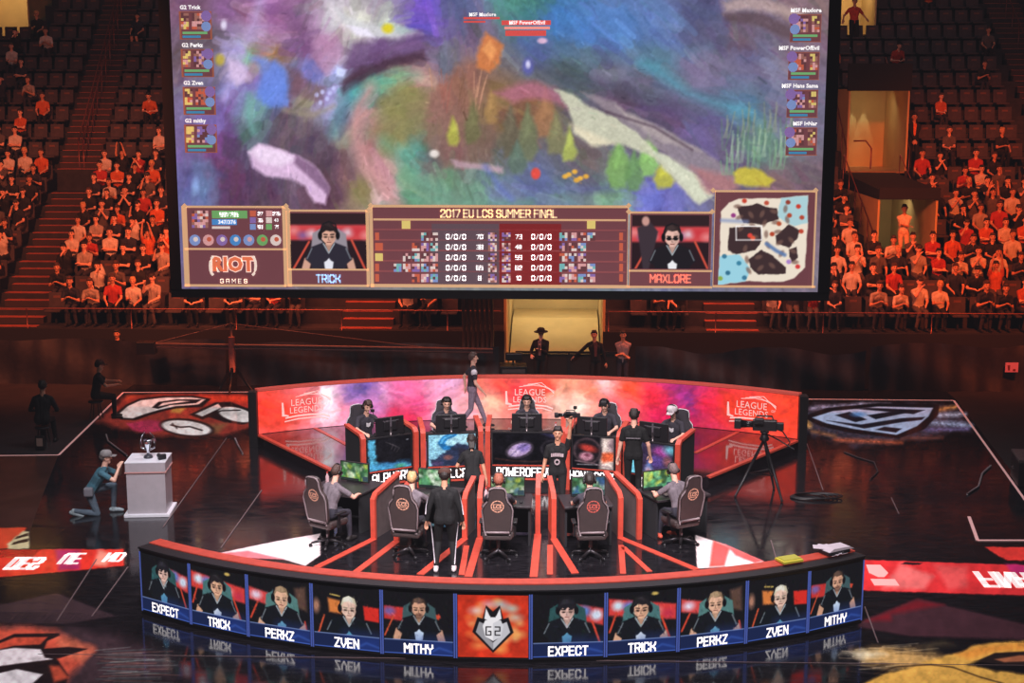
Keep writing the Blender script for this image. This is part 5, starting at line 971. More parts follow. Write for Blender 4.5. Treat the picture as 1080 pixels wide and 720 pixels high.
def game_canvas(i):
    c = Canvas.rect(0, 0, 60, 34, 60, 34, (60, 90, 60)); rg = random.Random(i)
    pal = [[(80, 150, 70), (170, 190, 70), (50, 90, 70), (110, 160, 110), (210, 220, 190)], [(120, 200, 120), (200, 224, 190), (90, 150, 110), (236, 244, 230), (60, 120, 80)], [(170, 190, 140), (120, 150, 110), (206, 210, 80), (90, 120, 140), (220, 220, 210)], [(60, 110, 110), (80, 150, 100), (200, 220, 200), (50, 80, 140), (120, 180, 130)], [(90, 170, 120), (214, 214, 80), (60, 120, 90), (120, 190, 150), (180, 210, 120)]][i]
    for k in range(40): c.ell(rg.random() * 60, rg.random() * 34, 3 + rg.random() * 7, 2 + rg.random() * 5, pal[k % 5], 2, .7, rg.random() * 3)
    c.grain(.3, .25, i + 2); c.poly([(0, 30), (40, 30), (40, 34), (0, 34)], (40, 44, 50), .5); c.poly([(48, 24), (60, 24), (60, 34), (48, 34)], (60, 80, 90), .5); return c
monl = ['lit green game monitor on desk at podium end', 'lit pale green monitor beside the tracksuit man', 'lit monitor mostly hidden by the middle front chair', 'lit blue-green monitor beside the black T-shirt man', 'lit yellow-green monitor on desk at tripod end']
FD = []
for i, (x, y, a, _) in enumerate(FRONT):
    cx, cy, aa = [(-3.98, 24.42, -24), (-2.27, 24.0, -13), (-.95, 23.65, 0), (.44, 23.68, 9), (2.05, 24.28, 25)][i]
    FD.append((cx, cy, aa)); W = 1.10 if i in (0, 4) else (.82 if i == 1 else .88); DP = (1.06, .96, .8, .8, .84)[i]
    dl = ['black player desk at podium end of front row', 'black player desk before the tracksuit man', 'middle black player desk of front row', 'black player desk beside the black T-shirt man', 'black player desk at tripod end of front row']
    t = empty('player_desk', (cx, cy, 0), R(aa), dl[i], 'desk', 'player desks of the front row')
    m = MB(); m.box((0, 0, .735), (W, DP, .04), 0, None, .008); m.build('tabletop', mat('dark_desk_top', (48, 42, 46), .35), t)
    m = MB(); m.box((0, DP / 2 - .015, .38), (W - .04, .03, .70)); m.build('modesty_panel', MATTE, t)
    for s in (-1, 1): MB().box((s * (W / 2 - .04), .0, .36), (.04, .66, .71)).build('leg_panel', MATTE, t)
    ca, sa = math.cos(R(aa)), math.sin(R(aa)); loc = lambda lx, ly: (cx + lx * ca - ly * sa, cy + lx * sa + ly * ca)
    mx = (.02, -.10, .0, .08, -.22)[i]
    q = loc(mx, DP / 2 - .24); make_monitor(game_canvas(i), monl[i], (q[0], q[1], .755), R(aa), 'lit monitors of the front row')
    q = loc(-.10, -DP / 2 + .22); k = empty('keyboard', (q[0], q[1], .756), R(aa), 'black keyboard on ' + dl[i].replace('black ', ''), 'keyboard', 'keyboards of the front row')
    MB().box((0, 0, .012), (.42, .15, .022), 0, None, .005).build('case', BLACK, k); m = MB()
    for r_ in range(4):
        for c_ in range(13): m.box((-.186 + c_ * .031, -.048 + r_ * .032, .027), (.024, .024, .01))
    m.build('keys', DGREY, k)
    q = loc(.25, -DP / 2 + .2); m = MB(); m.sphere((0, 0, .012), .05, 0, None, 10, (.62, 1, .38)); o = m.build('mouse', BLACK, None, (q[0], q[1], .765), R(aa)); tag(o, 'black mouse on ' + dl[i].replace('black ', ''), 'mouse', 'mice of the front row')
    if i in (0, 2, 4):
        q = loc(-.38 if i < 4 else .42, -.02); m = MB(); m.lathe([(.032, 0), (.034, .01), (.034, .14), (.014, .18), (.014, .20)], 12)
        b = tag(m.build('water_bottle', mat('clear_pink_bottle', (206, 170, 176), .2), None, (q[0], q[1], .757)), 'pale water bottle on ' + dl[i].replace('black ', ''), 'bottle', 'water bottles'); MB().lathe([(.017, .20), (.017, .225)], 10).build('bottle_cap', mat('red_cap', (200, 60, 60), .5), b)
def partition(x, y, a, strip_to, label, face=0, L=1.0, z0=.74, z1=.98):
    """side screen between two players: panel, lit edge, lit strip on the floor; local +Y runs from its front edge to the back"""
    t = empty('desk_partition', (x, y, 0), R(a), label, 'desk partition', 'orange-edged desk partitions of the front row')
    prof = [(0, 0), (0, z0), (.10, z0 + .09), (L, z1), (L, 0)]
    MB().prism(prof, -.02, .02, 'x').build('side_panel', DGREY if face == 0 else mat('orange_panel', (206, 70, 44), .5, emit=.35), t)
    m = MB(); w = .045
    m.prism([(-.02, .0), (-.02, z0 + .01), (.09, z0 + .11), (L, z1 + .025), (L, z1 - .03), (.10, z0 + .05), (.045, z0 - .02), (.045, 0)], -w, w, 'x'); m.build('edge_trim', ORANGE, t)
    if strip_to:
        d = Matrix.Rotation(-R(a), 4, 'Z') @ Vector((strip_to[0] - x, strip_to[1] - y, 0)); n = d.normalized().cross(Vector((0, 0, 1))) * .065
        m = MB(); m.prism([tuple(n[:2]), tuple((d + n)[:2]), tuple((d - n)[:2]), tuple((-n)[:2])], .003, .012, 'z'); m.build('floor_strip', ORANGE, t)
    return t
partition(-3.36, 23.62, -21, (-4.12, 22.08), 'grey-faced orange-edged partition closing podium end desk')
partition(-2.93, 23.5, -15, (-3.42, 21.86), 'orange-edged partition between podium end chair and its neighbour, nearer the tracksuit man')
partition(-1.72, 23.7, -12, (-2.33, 21.79), 'orange-edged partition just behind the tracksuit man', 0, .62)
partition(-1.45, 23.75, -1, (-1.52, 21.72), 'straight orange-edged partition on podium side of middle chair', 0, .62)
partition(-.41, 24.0, 0, (-.44, 21.75), 'straight orange-edged partition on tripod side of middle chair', 0, .5)
partition(-.12, 23.75, 8, (.25, 21.95), 'orange-edged partition at the feet of black T-shirt man', 1, .62)
partition(1.08, 23.85, 15, (2.3, 22.2), 'orange-edged partition with long slanting floor strip beyond red badge chair', 0, .95)
partition(1.42, 23.80, 24, None, 'grey-faced orange-edged partition closing tripod end desk')
for i, (a, b, l) in enumerate((((-1.66, 23.3), (-1.64, 21.8), 'short straight orange floor strip beside the tracksuit man'), ((-.18, 23.39), (-.17, 21.88), 'short straight orange floor strip near the middle chair'), ((1.08, 23.43), (1.05, 21.96), 'short straight orange floor strip beyond red badge chair'), ((1.11, 23.33), (1.5, 22.07), 'short slanting orange floor strip beyond red badge chair'))):
    tag(floor_line([a, b], .1, 'floor_light_strip', ORANGE, .003, h=.009), l, 'light strip', 'orange floor strips')

# ------------------------------------------------------------------ back row desks with picture panels
def art_canvas(i, w):
    c = Canvas.rect(0, 0, 100 * w, 90, int(100 * w), 90, (20, 18, 24)); W = 100 * w
    if i == 0:
        c.poly([(0, 0), (14, 0), (20, 40), (14, 60), (34, 74), (70, 78), (104, 84), (104, 92), (0, 92)], (90, 176, 214), 4, 1, 14, 3, .08); c.ell(50, 78, 40, 10, (60, 130, 190), 6, .7)
        c.poly([(22, 4), (60, 0), (84, 20), (80, 50), (60, 70), (34, 66), (18, 40)], (26, 24, 30), 3, 1, 10, 4, .1); [c.stroke([(40 + k * 8, 12 + k * 5), (56 + k * 7, 22 + k * 6), (52 + k * 6, 34 + k * 5)], 2, (86, 78, 84), 1.5, .6) for k in range(3)]; c.ell(88, 12, 3, 2, (110, 110, 120), 1); c.ell(72, 84, 10, 5, (90, 180, 110), 4, .7)
    elif i == 1:
        c.poly([(0, 0), (W, 0), (W, 90), (0, 90)], (150, 206, 232), 2); c.ell(70, 20, 40, 24, (184, 224, 240), 14, .7); c.stroke([(52, 0), (34, 10), (26, 24), (34, 38), (52, 40)], 13, (40, 120, 186), 2); c.stroke([(50, 0), (32, 12), (26, 24)], 5, (90, 170, 220), 1.5)
        c.poly([(40, 44), (62, 24), (84, 34), (96, 60), (90, 92), (10, 92), (4, 70), (26, 60)], (46, 54, 82), 3, 1, 14, 3, .12); c.poly([(60, 40), (84, 44), (90, 92), (66, 92)], (40, 34, 44), 3, .8, 8); c.ell(40, 66, 9, 7, (150, 90, 84), 3, .8); c.ell(18, 82, 10, 7, (90, 70, 110), 3, .7)
    elif i == 2:
        c.grain(.5, .06, 3); c.ell(118, 44, 22, 26, (52, 46, 54), 2, .8); c.ell(118, 44, 17, 21, (22, 20, 26), 2, .9); c.poly([(100, 0), (140, 0), (140, 16), (116, 10)], (70, 66, 110), 6, .7)
        c.ell(54, 48, 31, 23, (74, 62, 76), 2, .9, -.62); c.ell(54, 48, 25, 17, (190, 160, 206), 2, 1, -.62); c.ell(62, 42, 14, 11, (120, 100, 170), 4, .8, -.6); c.ell(44, 56, 12, 8, (214, 190, 220), 3, .8, -.6); c.stroke([(36, 66), (54, 42), (70, 30)], 3, (90, 76, 120), 2, .7); c.stroke([(6, 74), (40, 80), (80, 82), (132, 78)], 3, (120, 70, 60), 3, .5)
    elif i == 3:
        c.poly([(60, 0), (W, 0), (W, 90), (56, 90)], (240, 214, 206), 5); c.poly([(58, 44), (W, 38), (W, 64), (60, 72)], (226, 90, 52), 4, .95, 8); c.ell(84, 20, 12, 20, (120, 92, 104), 4, .7); c.ell(30, 40, 30, 38, (70, 54, 60), 2); c.ell(30, 40, 24, 32, (30, 24, 30), 2); c.ell(32, 32, 18, 10, (190, 60, 52), 4, .9, .3); c.ell(28, 56, 14, 13, (206, 140, 160), 4, .9); c.ell(30, 52, 6, 4, (110, 50, 70), 2, .8); c.stroke([(6, 70), (40, 74), (76, 84)], 3, (150, 120, 130), 2, .8); c.stroke([(10, 80), (50, 78)], 2, (230, 220, 230), 1.5, .7)
    else:
        c.poly([(0, 0), (24, 0), (20, 90), (0, 90)], (120, 206, 232), 3); c.ell(8, 20, 6, 20, (60, 140, 190), 4, .7); c.poly([(22, 0), (W, 0), (W, 90), (24, 90)], (60, 48, 76), 4); c.ell(64, 22, 16, 14, (170, 70, 150), 6, .9); c.ell(84, 14, 14, 12, (110, 190, 206), 7, .8); c.ell(54, 50, 16, 18, (96, 70, 150), 6, .8); c.poly([(24, 90), (40, 44), (52, 90)], (120, 150, 214), 4, .8); c.ell(78, 46, 8, 12, (190, 110, 110), 5, .7); c.ell(38, 80, 6, 10, (220, 150, 140), 4, .7)
    c.grain(.3, .14, i + 3); c.grain(.25, .4, i + 13); return c
bl = ['back row desk with black creature picture panel', 'back row desk with pale blue picture panel', 'middle back row desk with dark picture panel', 'back row desk with red and white picture panel', 'back row desk with violet and cyan picture panel']
bn = ['ALPHARI', 'MAXLORE', 'POWEROFEVIL', 'HANS SAMA', 'IGNAR']
for i, (x, y, a, w) in enumerate(BACKP):
    t = empty('player_desk', (x, y, 0), R(a), bl[i], 'desk', 'picture-fronted desks of the back row')
    ZT = 1.16
    MB().box((0, .06, .57), (w, .06, 1.14)).build('front_panel', BLACK, t)
    c = art_canvas(i, w - .06); hw = (w - .06) / 2
    c.build('picture', lambda U, V: (-hw + 2 * hw * U, np.full_like(U, .026), 1.12 + (.47 - 1.12) * V), LED, t)
    m = MB(); m.box((0, .028, .31), (w - .06, .012, .24)); m.build('name_strip', mat('black_strip', (30, 26, 30), .4), t)
    m = MB(); m.block(bn[i], .165, Matrix.Translation((0, .019, .31)) @ RX, 0, 1.0, .80 if i not in (2, 3) else .72, 1.5); m.build('lettering', LETTER, t)
    m = MB(); m.box((0, .02, .45), (w - .04, .02, .02)); m.box((0, .02, .165), (w - .04, .03, .035)); m.build('edge_trim', ORANGE, t)
    MB().box((0, .42, PZ + .745), (w + .16, .66, .04), 0, None, .008).build('tabletop', mat('dark_desk_top', (48, 42, 46), .35), t)
    for s in (-1, 1):
        X = s * (w / 2 + .075)
        p = MB().prism([(0, .0), (0, ZT), (.09, ZT + .07), (.80, ZT + .13), (.80, .0)], X - .03, X + .03, 'x').build('side_panel', MATTE, t)
        m = MB(); m.prism([(-.02, 0), (-.02, ZT + .01), (.08, ZT + .095), (.80, ZT + .16), (.80, ZT + .11), (.10, ZT + .04), (.045, ZT - .03), (.045, 0)], X - .05, X + .05, 'x'); m.build('edge_trim', ORANGE, p)
    ca, sa = math.cos(R(a)), math.sin(R(a)); loc = lambda lx, ly: (x + lx * ca - ly * sa, y + lx * sa + ly * ca)
    mo = (.16, .02, .02, -.10, -.1)[i]; q = loc(mo, .36)
    make_monitor(None, 'black monitor seen from behind on ' + bl[i], (q[0], q[1], PZ + .766 + .06), R(180 + a), 'monitors of the back row', False, i in (0, 3, 4))
    q = loc(.05, .66); k = empty('keyboard', (q[0], q[1], PZ + .766), R(180 + a), 'black keyboard on ' + bl[i], 'keyboard', 'keyboards of the back row'); MB().box((0, 0, .012), (.40, .15, .022), 0, None, .005).build('case', BLACK, k)
    q = loc(-.30, .62); o = MB().sphere((0, 0, .012), .05, 0, None, 10, (.62, 1, .38)).build('mouse', BLACK, None, (q[0], q[1], PZ + .777), R(180 + a)); tag(o, 'black mouse on ' + bl[i], 'mouse', 'mice of the back row')
    if i in (0, 2): 
        q = loc(w / 2 - .08, .5); b = tag(MB().lathe([(.032, 0), (.034, .01), (.034, .14), (.014, .18), (.014, .20)], 12).build('water_bottle', mat('clear_pink_bottle', (206, 170, 176), .2), None, (q[0], q[1], PZ + .767)), 'water bottle on ' + bl[i], 'bottle', 'water bottles'); MB().lathe([(.017, .20), (.017, .225)], 10).build('bottle_cap', mat('red_cap', (200, 60, 60), .5), b)
# ------------------------------------------------------------------ players and staff
GP = 'players seated in the front row'
def play(lean=16, lx=-.16, rx=.2, y=.57, z=.835, **k): return sit_pose(hip=(0, .02, .605), lean=lean, LH=(lx, y, z), RH=(rx, y, z), LF=(-.14, .46, .09), RF=(.14, .42, .09), **k)
BLK = ('black', (17, 16, 19)); GRY = ('grey', (112, 102, 110)); DJ = ('dark_jersey', (52, 48, 58))
pl = [('seated player in grey shirt turned to monitor at podium end', GRY, ('brown', (74, 52, 46)), 'short', 0), ('seated player with blond hair beside tracksuit man', GRY, ('blond', (206, 160, 112)), 'short', 0), ('seated player hidden behind the middle front gaming chair', DJ, ('auburn', (150, 84, 64)), 'short', 0),
      ('seated player behind the chair with reddish badge', DJ, ('dark', (38, 28, 26)), 'short', 0), ('seated player with grey hair and shirt at tripod end', GRY, ('ash', (112, 92, 92)), 'bowl', 0)]
for i, (x, y, a, _) in enumerate(FRONT):
    l, t, hc, hs, h = pl[i]
    person((x, y, 0), R(a), l, GP, play(lean=(20, 15, 12, 14, 20)[i], hp=(10, 4, 6, 10, 12)[i], lx=-.2, rx=.22), t, ('jeans', (46, 44, 56)), SHOE_D if i != 4 else mat('orange_shoes', (206, 84, 62), .6), 'pale', hc, hs, True)
pb = [('seated player in white-logo jersey at far podium-end desk', ('brown', (110, 78, 56)), 'quiff', -14), ('seated player with dark hair and headset behind pale blue panel', ('dark', (38, 28, 26)), 'short', 0), ('seated player in headset at the middle back desk', ('dark', (38, 28, 26)), 'short', 0), ('seated player with black hair behind red and white panel', ('black', (24, 20, 24)), 'fringe', 8), ('seated player in cap and headset at violet panel desk', ('ash', (112, 92, 92)), 'short', 20)]
def jersey_mark(col=(226, 220, 226)):
    def f(root, head, B):
        m = MB(); T = Matrix.Translation((0, .215, .93)) @ Matrix.Rotation(PI, 4, 'Z') @ Matrix.Rotation(R(10), 4, 'X') @ RX
        m.add([(-.05, .05, 0), (0, .03, 0), (.05, .05, 0), (.045, -.03, 0), (0, -.06, 0), (-.045, -.03, 0)], [(5, 4, 3, 2, 1, 0)], 0, T)
        m.build('jersey_print', mat('jersey_mark', (226, 220, 226), .7), root)
    return f
for i, (x, y, a) in enumerate(BACK):
    person((x, y, PZ), R(a), pb[i][0], 'players seated in the back row', play(lean=10 + (i == 1) * 4, lx=-.22, rx=.24, y=.53, z=.84, hp=14, hy=R(pb[i][3]), sleeve=.75), DJ, BLK, SHOE_D, 'pale', pb[i][1], pb[i][2], True, cap=('peak', ('pale_cap', (206, 196, 200))) if i == 4 else None, extras=jersey_mark())
def flat_on(parent, name, mesh_fn, material): m = MB(); mesh_fn(m); return m.build(name, material, parent)
# tracksuit man, seen from behind
def piping(root, head, B):
    m = MB(); 
    for s in (-1, 1): m.tube([(s * .232, .0, .86), (s * .205, -.01, .62), (s * .185, -.02, .40), (s * .165, -.01, .14)], .009, 5); m.tube([(s * .255, -.02, 1.36), (s * .30, -.03, 1.16), (s * .315, 0, 1.0)], .008, 5)
    m.build('piping', mat('white_piping', (214, 206, 214), .5), root)
person((-1.93, 21.95, 0), 0, 'person in black tracksuit with white piping standing with back turned', None, dict(hip=(0, 0, .93), lean=4, hp=14, hy=R(-10), LH=(-.30, .08, .86), RH=(.30, .08, .86), long_sleeve=True, LF=(-.15, .0, .09), RF=(.15, .03, .09)), BLK, BLK, SHOE_W, 'tan', ('dark', (38, 28, 26)), 'short', cap=('peak', ('brown_cap', (72, 44, 36))), extras=piping)
person((-1.66, 24.95, 0), R(8), 'person with long dark hair in black T-shirt seen from behind in gap between desks', None, dict(hip=(0, -.06, .90), lean=22, hp=20, LH=(-.25, .30, .92), RH=(.29, .02, .76), female=True), BLK, BLK, None, 'tan', ('dark', (30, 22, 22)), 'long', scale=.93)
def shirt_print(txt, sub=True):
    def f(root, head, B):
        m = MB(); T = Matrix.Translation((0, .142, 1.30)) @ Matrix.Rotation(PI, 4, 'Z') @ RX
        [m.add([(a_ - .012, .02 + .02 * math.cos(a_ * 9) - .04 * (k_ % 2 == 0) * 0, 0), (a_ + .012, .02 + .02 * math.cos(a_ * 9), 0), (a_ + .012, -.045 + .02 * math.cos(a_ * 9), 0), (a_ - .012, -.045 + .02 * math.cos(a_ * 9), 0)], [(0, 1, 2, 3)], 0, T) for k_, a_ in enumerate((-.10, -.065, -.03, .005, .04, .075, .105))]
        for k in range(10):
            w = 2 * PI * k / 10; m.add([(math.cos(w) * .055, math.sin(w) * .06 - .13, .0), (math.cos(w + .5) * .055, math.sin(w + .5) * .06 - .13, 0), (math.cos(w + .5) * .03, math.sin(w + .5) * .03 - .13, 0), (math.cos(w) * .03, math.sin(w) * .03 - .13, 0)], [(0, 1, 2, 3)], 0, T)
        m.build('shirt_print', mat('pale_print', (190, 170, 176), .7), root)
    return f
person((-.06, 24.85, 0), R(176), 'person in printed black T-shirt facing out with one arm raised', None, dict(hip=(0, 0, .96), lean=-2, hy=R(-22), LH=(-.24, .12, 1.93), RH=(.30, .05, .82), LE=(-1, .1, .4), hp=4), BLK, BLK, None, 'tan', ('dark', (38, 28, 26)), 'short', extras=shirt_print('GUNS'))
def video_camera(loc, rz, label, s=1.0, rx=0.0):
    t = empty('video_camera', loc, rz, label, 'video camera'); t.scale = (s,) * 3
    m = MB(); m.box((0, 0, 0), (.13, .42, .19), 0, None, .015); m.box((0, -.26, -.01), (.10, .14, .13), 0, None, .01); m.build('body', BLACK, t)
    m = MB(); m.tube([(0, .2, .01), (0, .30, .01), (0, .42, .01)], [.058, .062, .072], 14); m.build('lens', mat('lens_black', (20, 20, 24), .2), t)
    m = MB(); m.box((0, .47, .01), (.19, .12, .15), 0, None, .01); m.build('lens_hood', BLACK, t)
    m = MB(); m.tube([(0, .16, .09), (0, .14, .165), (0, -.12, .165), (0, -.15, .09)], .016, 8); m.build('top_handle', BLACK, t)
    m = MB(); m.box((-.11, .1, .10), (.12, .16, .09), 0, None, .01); m.build('viewfinder', BLACK, t); return t
hand = Matrix.Translation((-.06, 24.85, 0)) @ Matrix.Rotation(R(176), 4, 'Z') @ Vector((-.24, .14, 2.07))
video_camera(tuple(hand), R(100), 'black handheld camera held up over head by black T-shirt man', .55)
person((1.40, 25.86, 0), R(-6), 'person in black shirt and trousers with back turned before violet panel', None, dict(hip=(0, 0, .97), lean=2, LH=(-.29, .06, .86), RH=(.30, .12, .92), hp=6, long_sleeve=False), ('jet', (11, 10, 13)), ('jet', (11, 10, 13)), None, 'pale', ('dark', (30, 22, 22)), 'short', scale=1.06, extras=lambda root, head, B: flat_on(root, 'shirt_lettering', lambda m: m.box((0, -.128, 1.30), (.26, .004, .022)), mat('grey_print', (104, 98, 104), .7)))
person((-2.06, 30.95, PZ), R(-80), 'person in grey trousers walking across stage before LED wall', None, dict(hip=(0, 0, .93), lean=3, LF=(-.09, .34, .10), RF=(.09, -.30, .13), LH=(-.27, -.12, .92), RH=(.27, .22, .92), sleeve=.6, hp=2), ('two_tone_jersey', (40, 36, 46)), ('lavender_grey', (142, 122, 140)), SHOE_D, 'pale', ('brown', (88, 62, 52)), 'short', extras=lambda root, head, B: flat_on(root, 'sleeve_panel', lambda m: [m.sphere((s * .19, .03, 1.34), .075, 0, None, 10, (1, 1, 1.1)) for s in (-1, 1)], cloth('white_sleeve', (220, 212, 218))), scale=1.02)
# host, guards behind the stage
def suit_front(shirt, tie=None):
    def f(root, head, B):
        m = MB(); m.prism([(-.05, 1.46), (.05, 1.46), (.03, 1.05), (-.03, 1.05)], .128, .142, 'y'); m.build('shirt_front', cloth(*shirt), root)
    return f
person((-.55, 36.15, 0), R(165), 'person in black suit and hat holding microphone in lit tunnel mouth', None, dict(hip=(0, 0, .95), LH=(-.06, .27, 1.24), RH=(.20, .22, 1.06), long_sleeve=True, hp=4), ('jet', (11, 10, 13)), ('jet', (11, 10, 13)), None, 'pale', ('dark', (38, 28, 26)), 'short', cap=('brim', ('black_hat', (18, 16, 18))), extras=suit_front(('lilac_shirt', (150, 120, 124))), scale=.98)
q = Matrix.Translation((-.55, 36.15, 0)) @ Matrix.Rotation(R(165), 4, 'Z') @ Matrix.Scale(.98, 4) @ Vector((-.05, .335, 1.19))
mk = empty('microphone', tuple(q), 0, 'black microphone held by host in hat', 'microphone'); MB().tube([(0, 0, 0), (0, -.03, .16)], [.014, .018], 10).build('handle', BLACK, mk); MB().sphere((0, -.035, .19), .032).build('head', METAL, mk)
person((.93, 36.2, 0), R(170), 'person in dark suit leaning one arm on barrier by the tunnel', None, dict(hip=(0, 0, .93), lean=0, side=6, LH=(.42, .02, .86) if False else (-.30, .05, .80), RH=(.62, .05, 1.02), long_sleeve=True, RE=(.3, -.4, -1)), ('jet', (11, 10, 13)), ('jet', (11, 10, 13)), None, 'tan', ('dark', (38, 28, 26)), 'short', extras=suit_front(('maroon_shirt', (120, 60, 56))), scale=.95)
person((1.64, 36.2, 0), R(176), 'person in pale grey T-shirt with folded arms beside dark suited one', None, dict(hip=(0, 0, .93), LH=(.10, .25, 1.14), RH=(-.10, .27, 1.10), hp=2), ('pale_tee', (176, 146, 146)), ('jeans', (46, 44, 56)), None, 'tan', ('dark', (38, 28, 26)), 'short', scale=.95)
# crouching photographer by the podium
def belt(root, head, B):
    m = MB(); [MB().box((s_ * .20, -.07, .48), (.11, .17, .17), 0, None, .03).build('belt_pouch', mat('grey_canvas', (120, 116, 124), .8), root) for s_ in (-1, 1)]
person((-8.86, 24.95, 0), R(-84), 'person in blue shirt crouching with camera beside the podium', None, dict(hip=(0, -.08, .46), lean=34, hp=-16, LF=(-.12, .30, .09), RF=(.12, -.38, .10), LK=(0, 1, .3), RK=(0, .8, -1), LH=(-.10, .48, .90), RH=(.10, .48, .90), LE=(-.6, .2, -1), RE=(.6, .2, -1)), ('teal_blue', (62, 104, 120)), ('faded_jeans', (86, 98, 112)), mat('grey_shoes', (150, 160, 166), .6), 'pale', ('grey', (120, 112, 110)), 'short', cap=('peak', ('grey_cap', (132, 124, 124))), extras=belt, scale=1.02)
q = Matrix.Translation((-8.86, 24.95, 0)) @ Matrix.Rotation(R(-84), 4, 'Z') @ Vector((0, .64, .97))
pc = empty('photo_camera', tuple(q), R(-84), 'black photo camera in hands of the crouching photographer', 'camera'); MB().box((0, 0, 0), (.15, .08, .11), 0, None, .015).build('body', BLACK, pc); MB().tube([(0, .03, 0), (0, .14, 0)], [.04, .045], 12).build('lens', BLACK, pc)
# crew in the dark at the floor edge
def stool(loc, label):
    t = empty('stool', loc, 0, label, 'stool'); MB().lathe([(.17, .42), (.18, .43), (.18, .455), (.17, .465)], 16).build('seat', BLACK, t)
    for k in range(4): w = PI / 4 + k * PI / 2; MB().tube([(.10 * math.cos(w), .10 * math.sin(w), .42), (.17 * math.cos(w), .17 * math.sin(w), .0)], .014, 6).build('leg', BLACK, t)
stool((-11.75, 29.95, .004), 'black stool under crew member at the pale edge line'); stool((-11.45, 32.65, .004), 'black stool under operator beside the red and white emblem')
person((-11.75, 29.95, 0), R(4), 'person in black jacket seated with back turned at the floor edge', None, sit_pose(lean=14, hip=(0, 0, .615), LH=(-.2, .36, .72), RH=(.2, .36, .72), long_sleeve=True), ('jet', (11, 10, 13)), ('jet', (11, 10, 13)), None, 'tan', ('dark', (38, 28, 26)), 'short', scale=1.04)
m = MB(); m.box((0, 0, .17), (.22, .05, .34), 0, None, .02); m.box((0, -.027, .19), (.14, .004, .18), 1); tag(m.build('back_light', [BLACK, mat('dim_warm_panel', (120, 96, 90), .6, emit=.15)], None, (-11.70, 29.60, .004)), 'small black lamp box standing behind the jacketed crew member', 'lamp')
person((-11.45, 32.65, 0), R(-70), 'person seated in black shirt reaching forward at the floor edge', None, sit_pose(lean=12, hip=(0, 0, .615), LH=(-.18, .50, .88), RH=(.2, .48, .86)), ('jet', (11, 10, 13)), ('jet', (11, 10, 13)), None, 'tan', ('dark', (38, 28, 26)), 'short', cap=('peak', ('brown_cap', (72, 44, 36))), scale=1.02)
# ------------------------------------------------------------------ podium with trophy, tripod camera, floor cases, crane
pod = empty('podium', (-7.86, 25.14, 0), R(6), 'square grey podium carrying a trophy beside crouching photographer', 'podium')
PODG = mat('pale_grey_laminate', (176, 166, 172), .3, noise=.05); PODW = mat('white_laminate', (232, 228, 236), .3)
MB().box((0, 0, .03), (.86, .80, .06), 0, None, .01).build('plinth', PODW, pod); MB().box((0, 0, .46), (.72, .68, .82)).build('column', PODG, pod)
MB().box((0, 0, .865), (.77, .73, .02)).build('collar_strip', mat('pink_strip', (206, 150, 146), .4), pod); MB().box((0, 0, .96), (.75, .71, .18), 0, None, .01).build('top_block', PODG, pod); MB().box((0, 0, 1.055), (.76, .72, .014)).build('top_face', PODW, pod)
tr = empty('trophy', (-7.86, 25.14, 1.062), 0, 'silver winged trophy standing on the grey podium', 'trophy')
MB().lathe([(.085, 0), (.09, .02), (.07, .05), (.03, .07)], 16).build('base', mat('dark_trophy_base', (60, 58, 66), .3), tr)
MB().lathe([(.03, .07), (.022, .13), (.035, .18), (.075, .27), (.085, .34), (.08, .36), (.06, .345)], 18).build('cup', CHROME, tr)
for s in (-1, 1): MB().tube([(s * .03, 0, .15), (s * .12, 0, .2), (s * .14, 0, .32), (s * .10, 0, .44), (s * .05, 0, .50)], [.016, .022, .024, .018, .008], 8).build('wing', CHROME, tr)
pc = empty('photo_camera', (-7.56, 25.02, 1.066), R(40), 'black photo camera lying on corner of the podium top', 'camera'); MB().box((0, 0, .05), (.15, .08, .10), 0, None, .015).build('body', BLACK, pc); MB().tube([(0, .03, .05), (0, .15, .05)], [.038, .042], 12).build('lens', BLACK, pc)
tp = empty('tripod', (4.02, 26.6, 0), 0, 'black tripod carrying the broadcast camera on stage corner', 'tripod')
for k, (dx, dy) in enumerate(((-.55, -.12), (.32, -.42), (.30, .5))):
    l = MB().tube([(0, 0, 1.16), (dx * .5, dy * .5, .60), (dx, dy, .03)], [.03, .034, .022], 8).build('leg', BLACK, tp); MB().sphere((dx, dy, .028), .028).build('rubber_foot', MATTE, l)
MB().tube([(-.30, -.06, .48), (.16, -.21, .48), (.15, .25, .48), (-.30, -.06, .48)], .012, 6).build('spreader', BLACK, tp)
MB().lathe([(.08, 1.14), (.10, 1.18), (.07, 1.24), (.06, 1.29), (.09, 1.30), (.09, 1.32)], 14).build('fluid_head', BLACK, tp)
MB().tube([(.06, -.02, 1.27), (.30, -.05, 1.15), (.58, -.08, .98)], .014, 8).build('pan_bar', BLACK, tp); MB().tube([(.15, 0, 1.4), (.36, .02, 1.32), (.50, -.04, 1.12), (.46, -.06, 1.06)], .014, 8).build('zoom_cable', BLACK, tp)
video_camera((4.02, 26.6, 1.45), R(82), 'large black broadcast camera on the tripod pointing at players', 1.12)
m = MB()
for k in range(5): m.tube([(.34 * math.cos(w + k) * (1 + .1 * k) + .05 * k, .2 * math.sin(w + k), .018 + .008 * k) for w in np.linspace(0, 5.8, 22)], .014, 6)
tag(m.build('cable_coil', BLACK, None, (4.9, 26.5, .0)), 'loose black cable coil on floor beside the tripod', 'cable')
def cable(pts, r, label, material=BLACK, name='floor_cable'): return tag(MB().tube([(*onz(*p)[:2], r + .002) for p in pts], r, 6).build(name, material), label, 'cable')
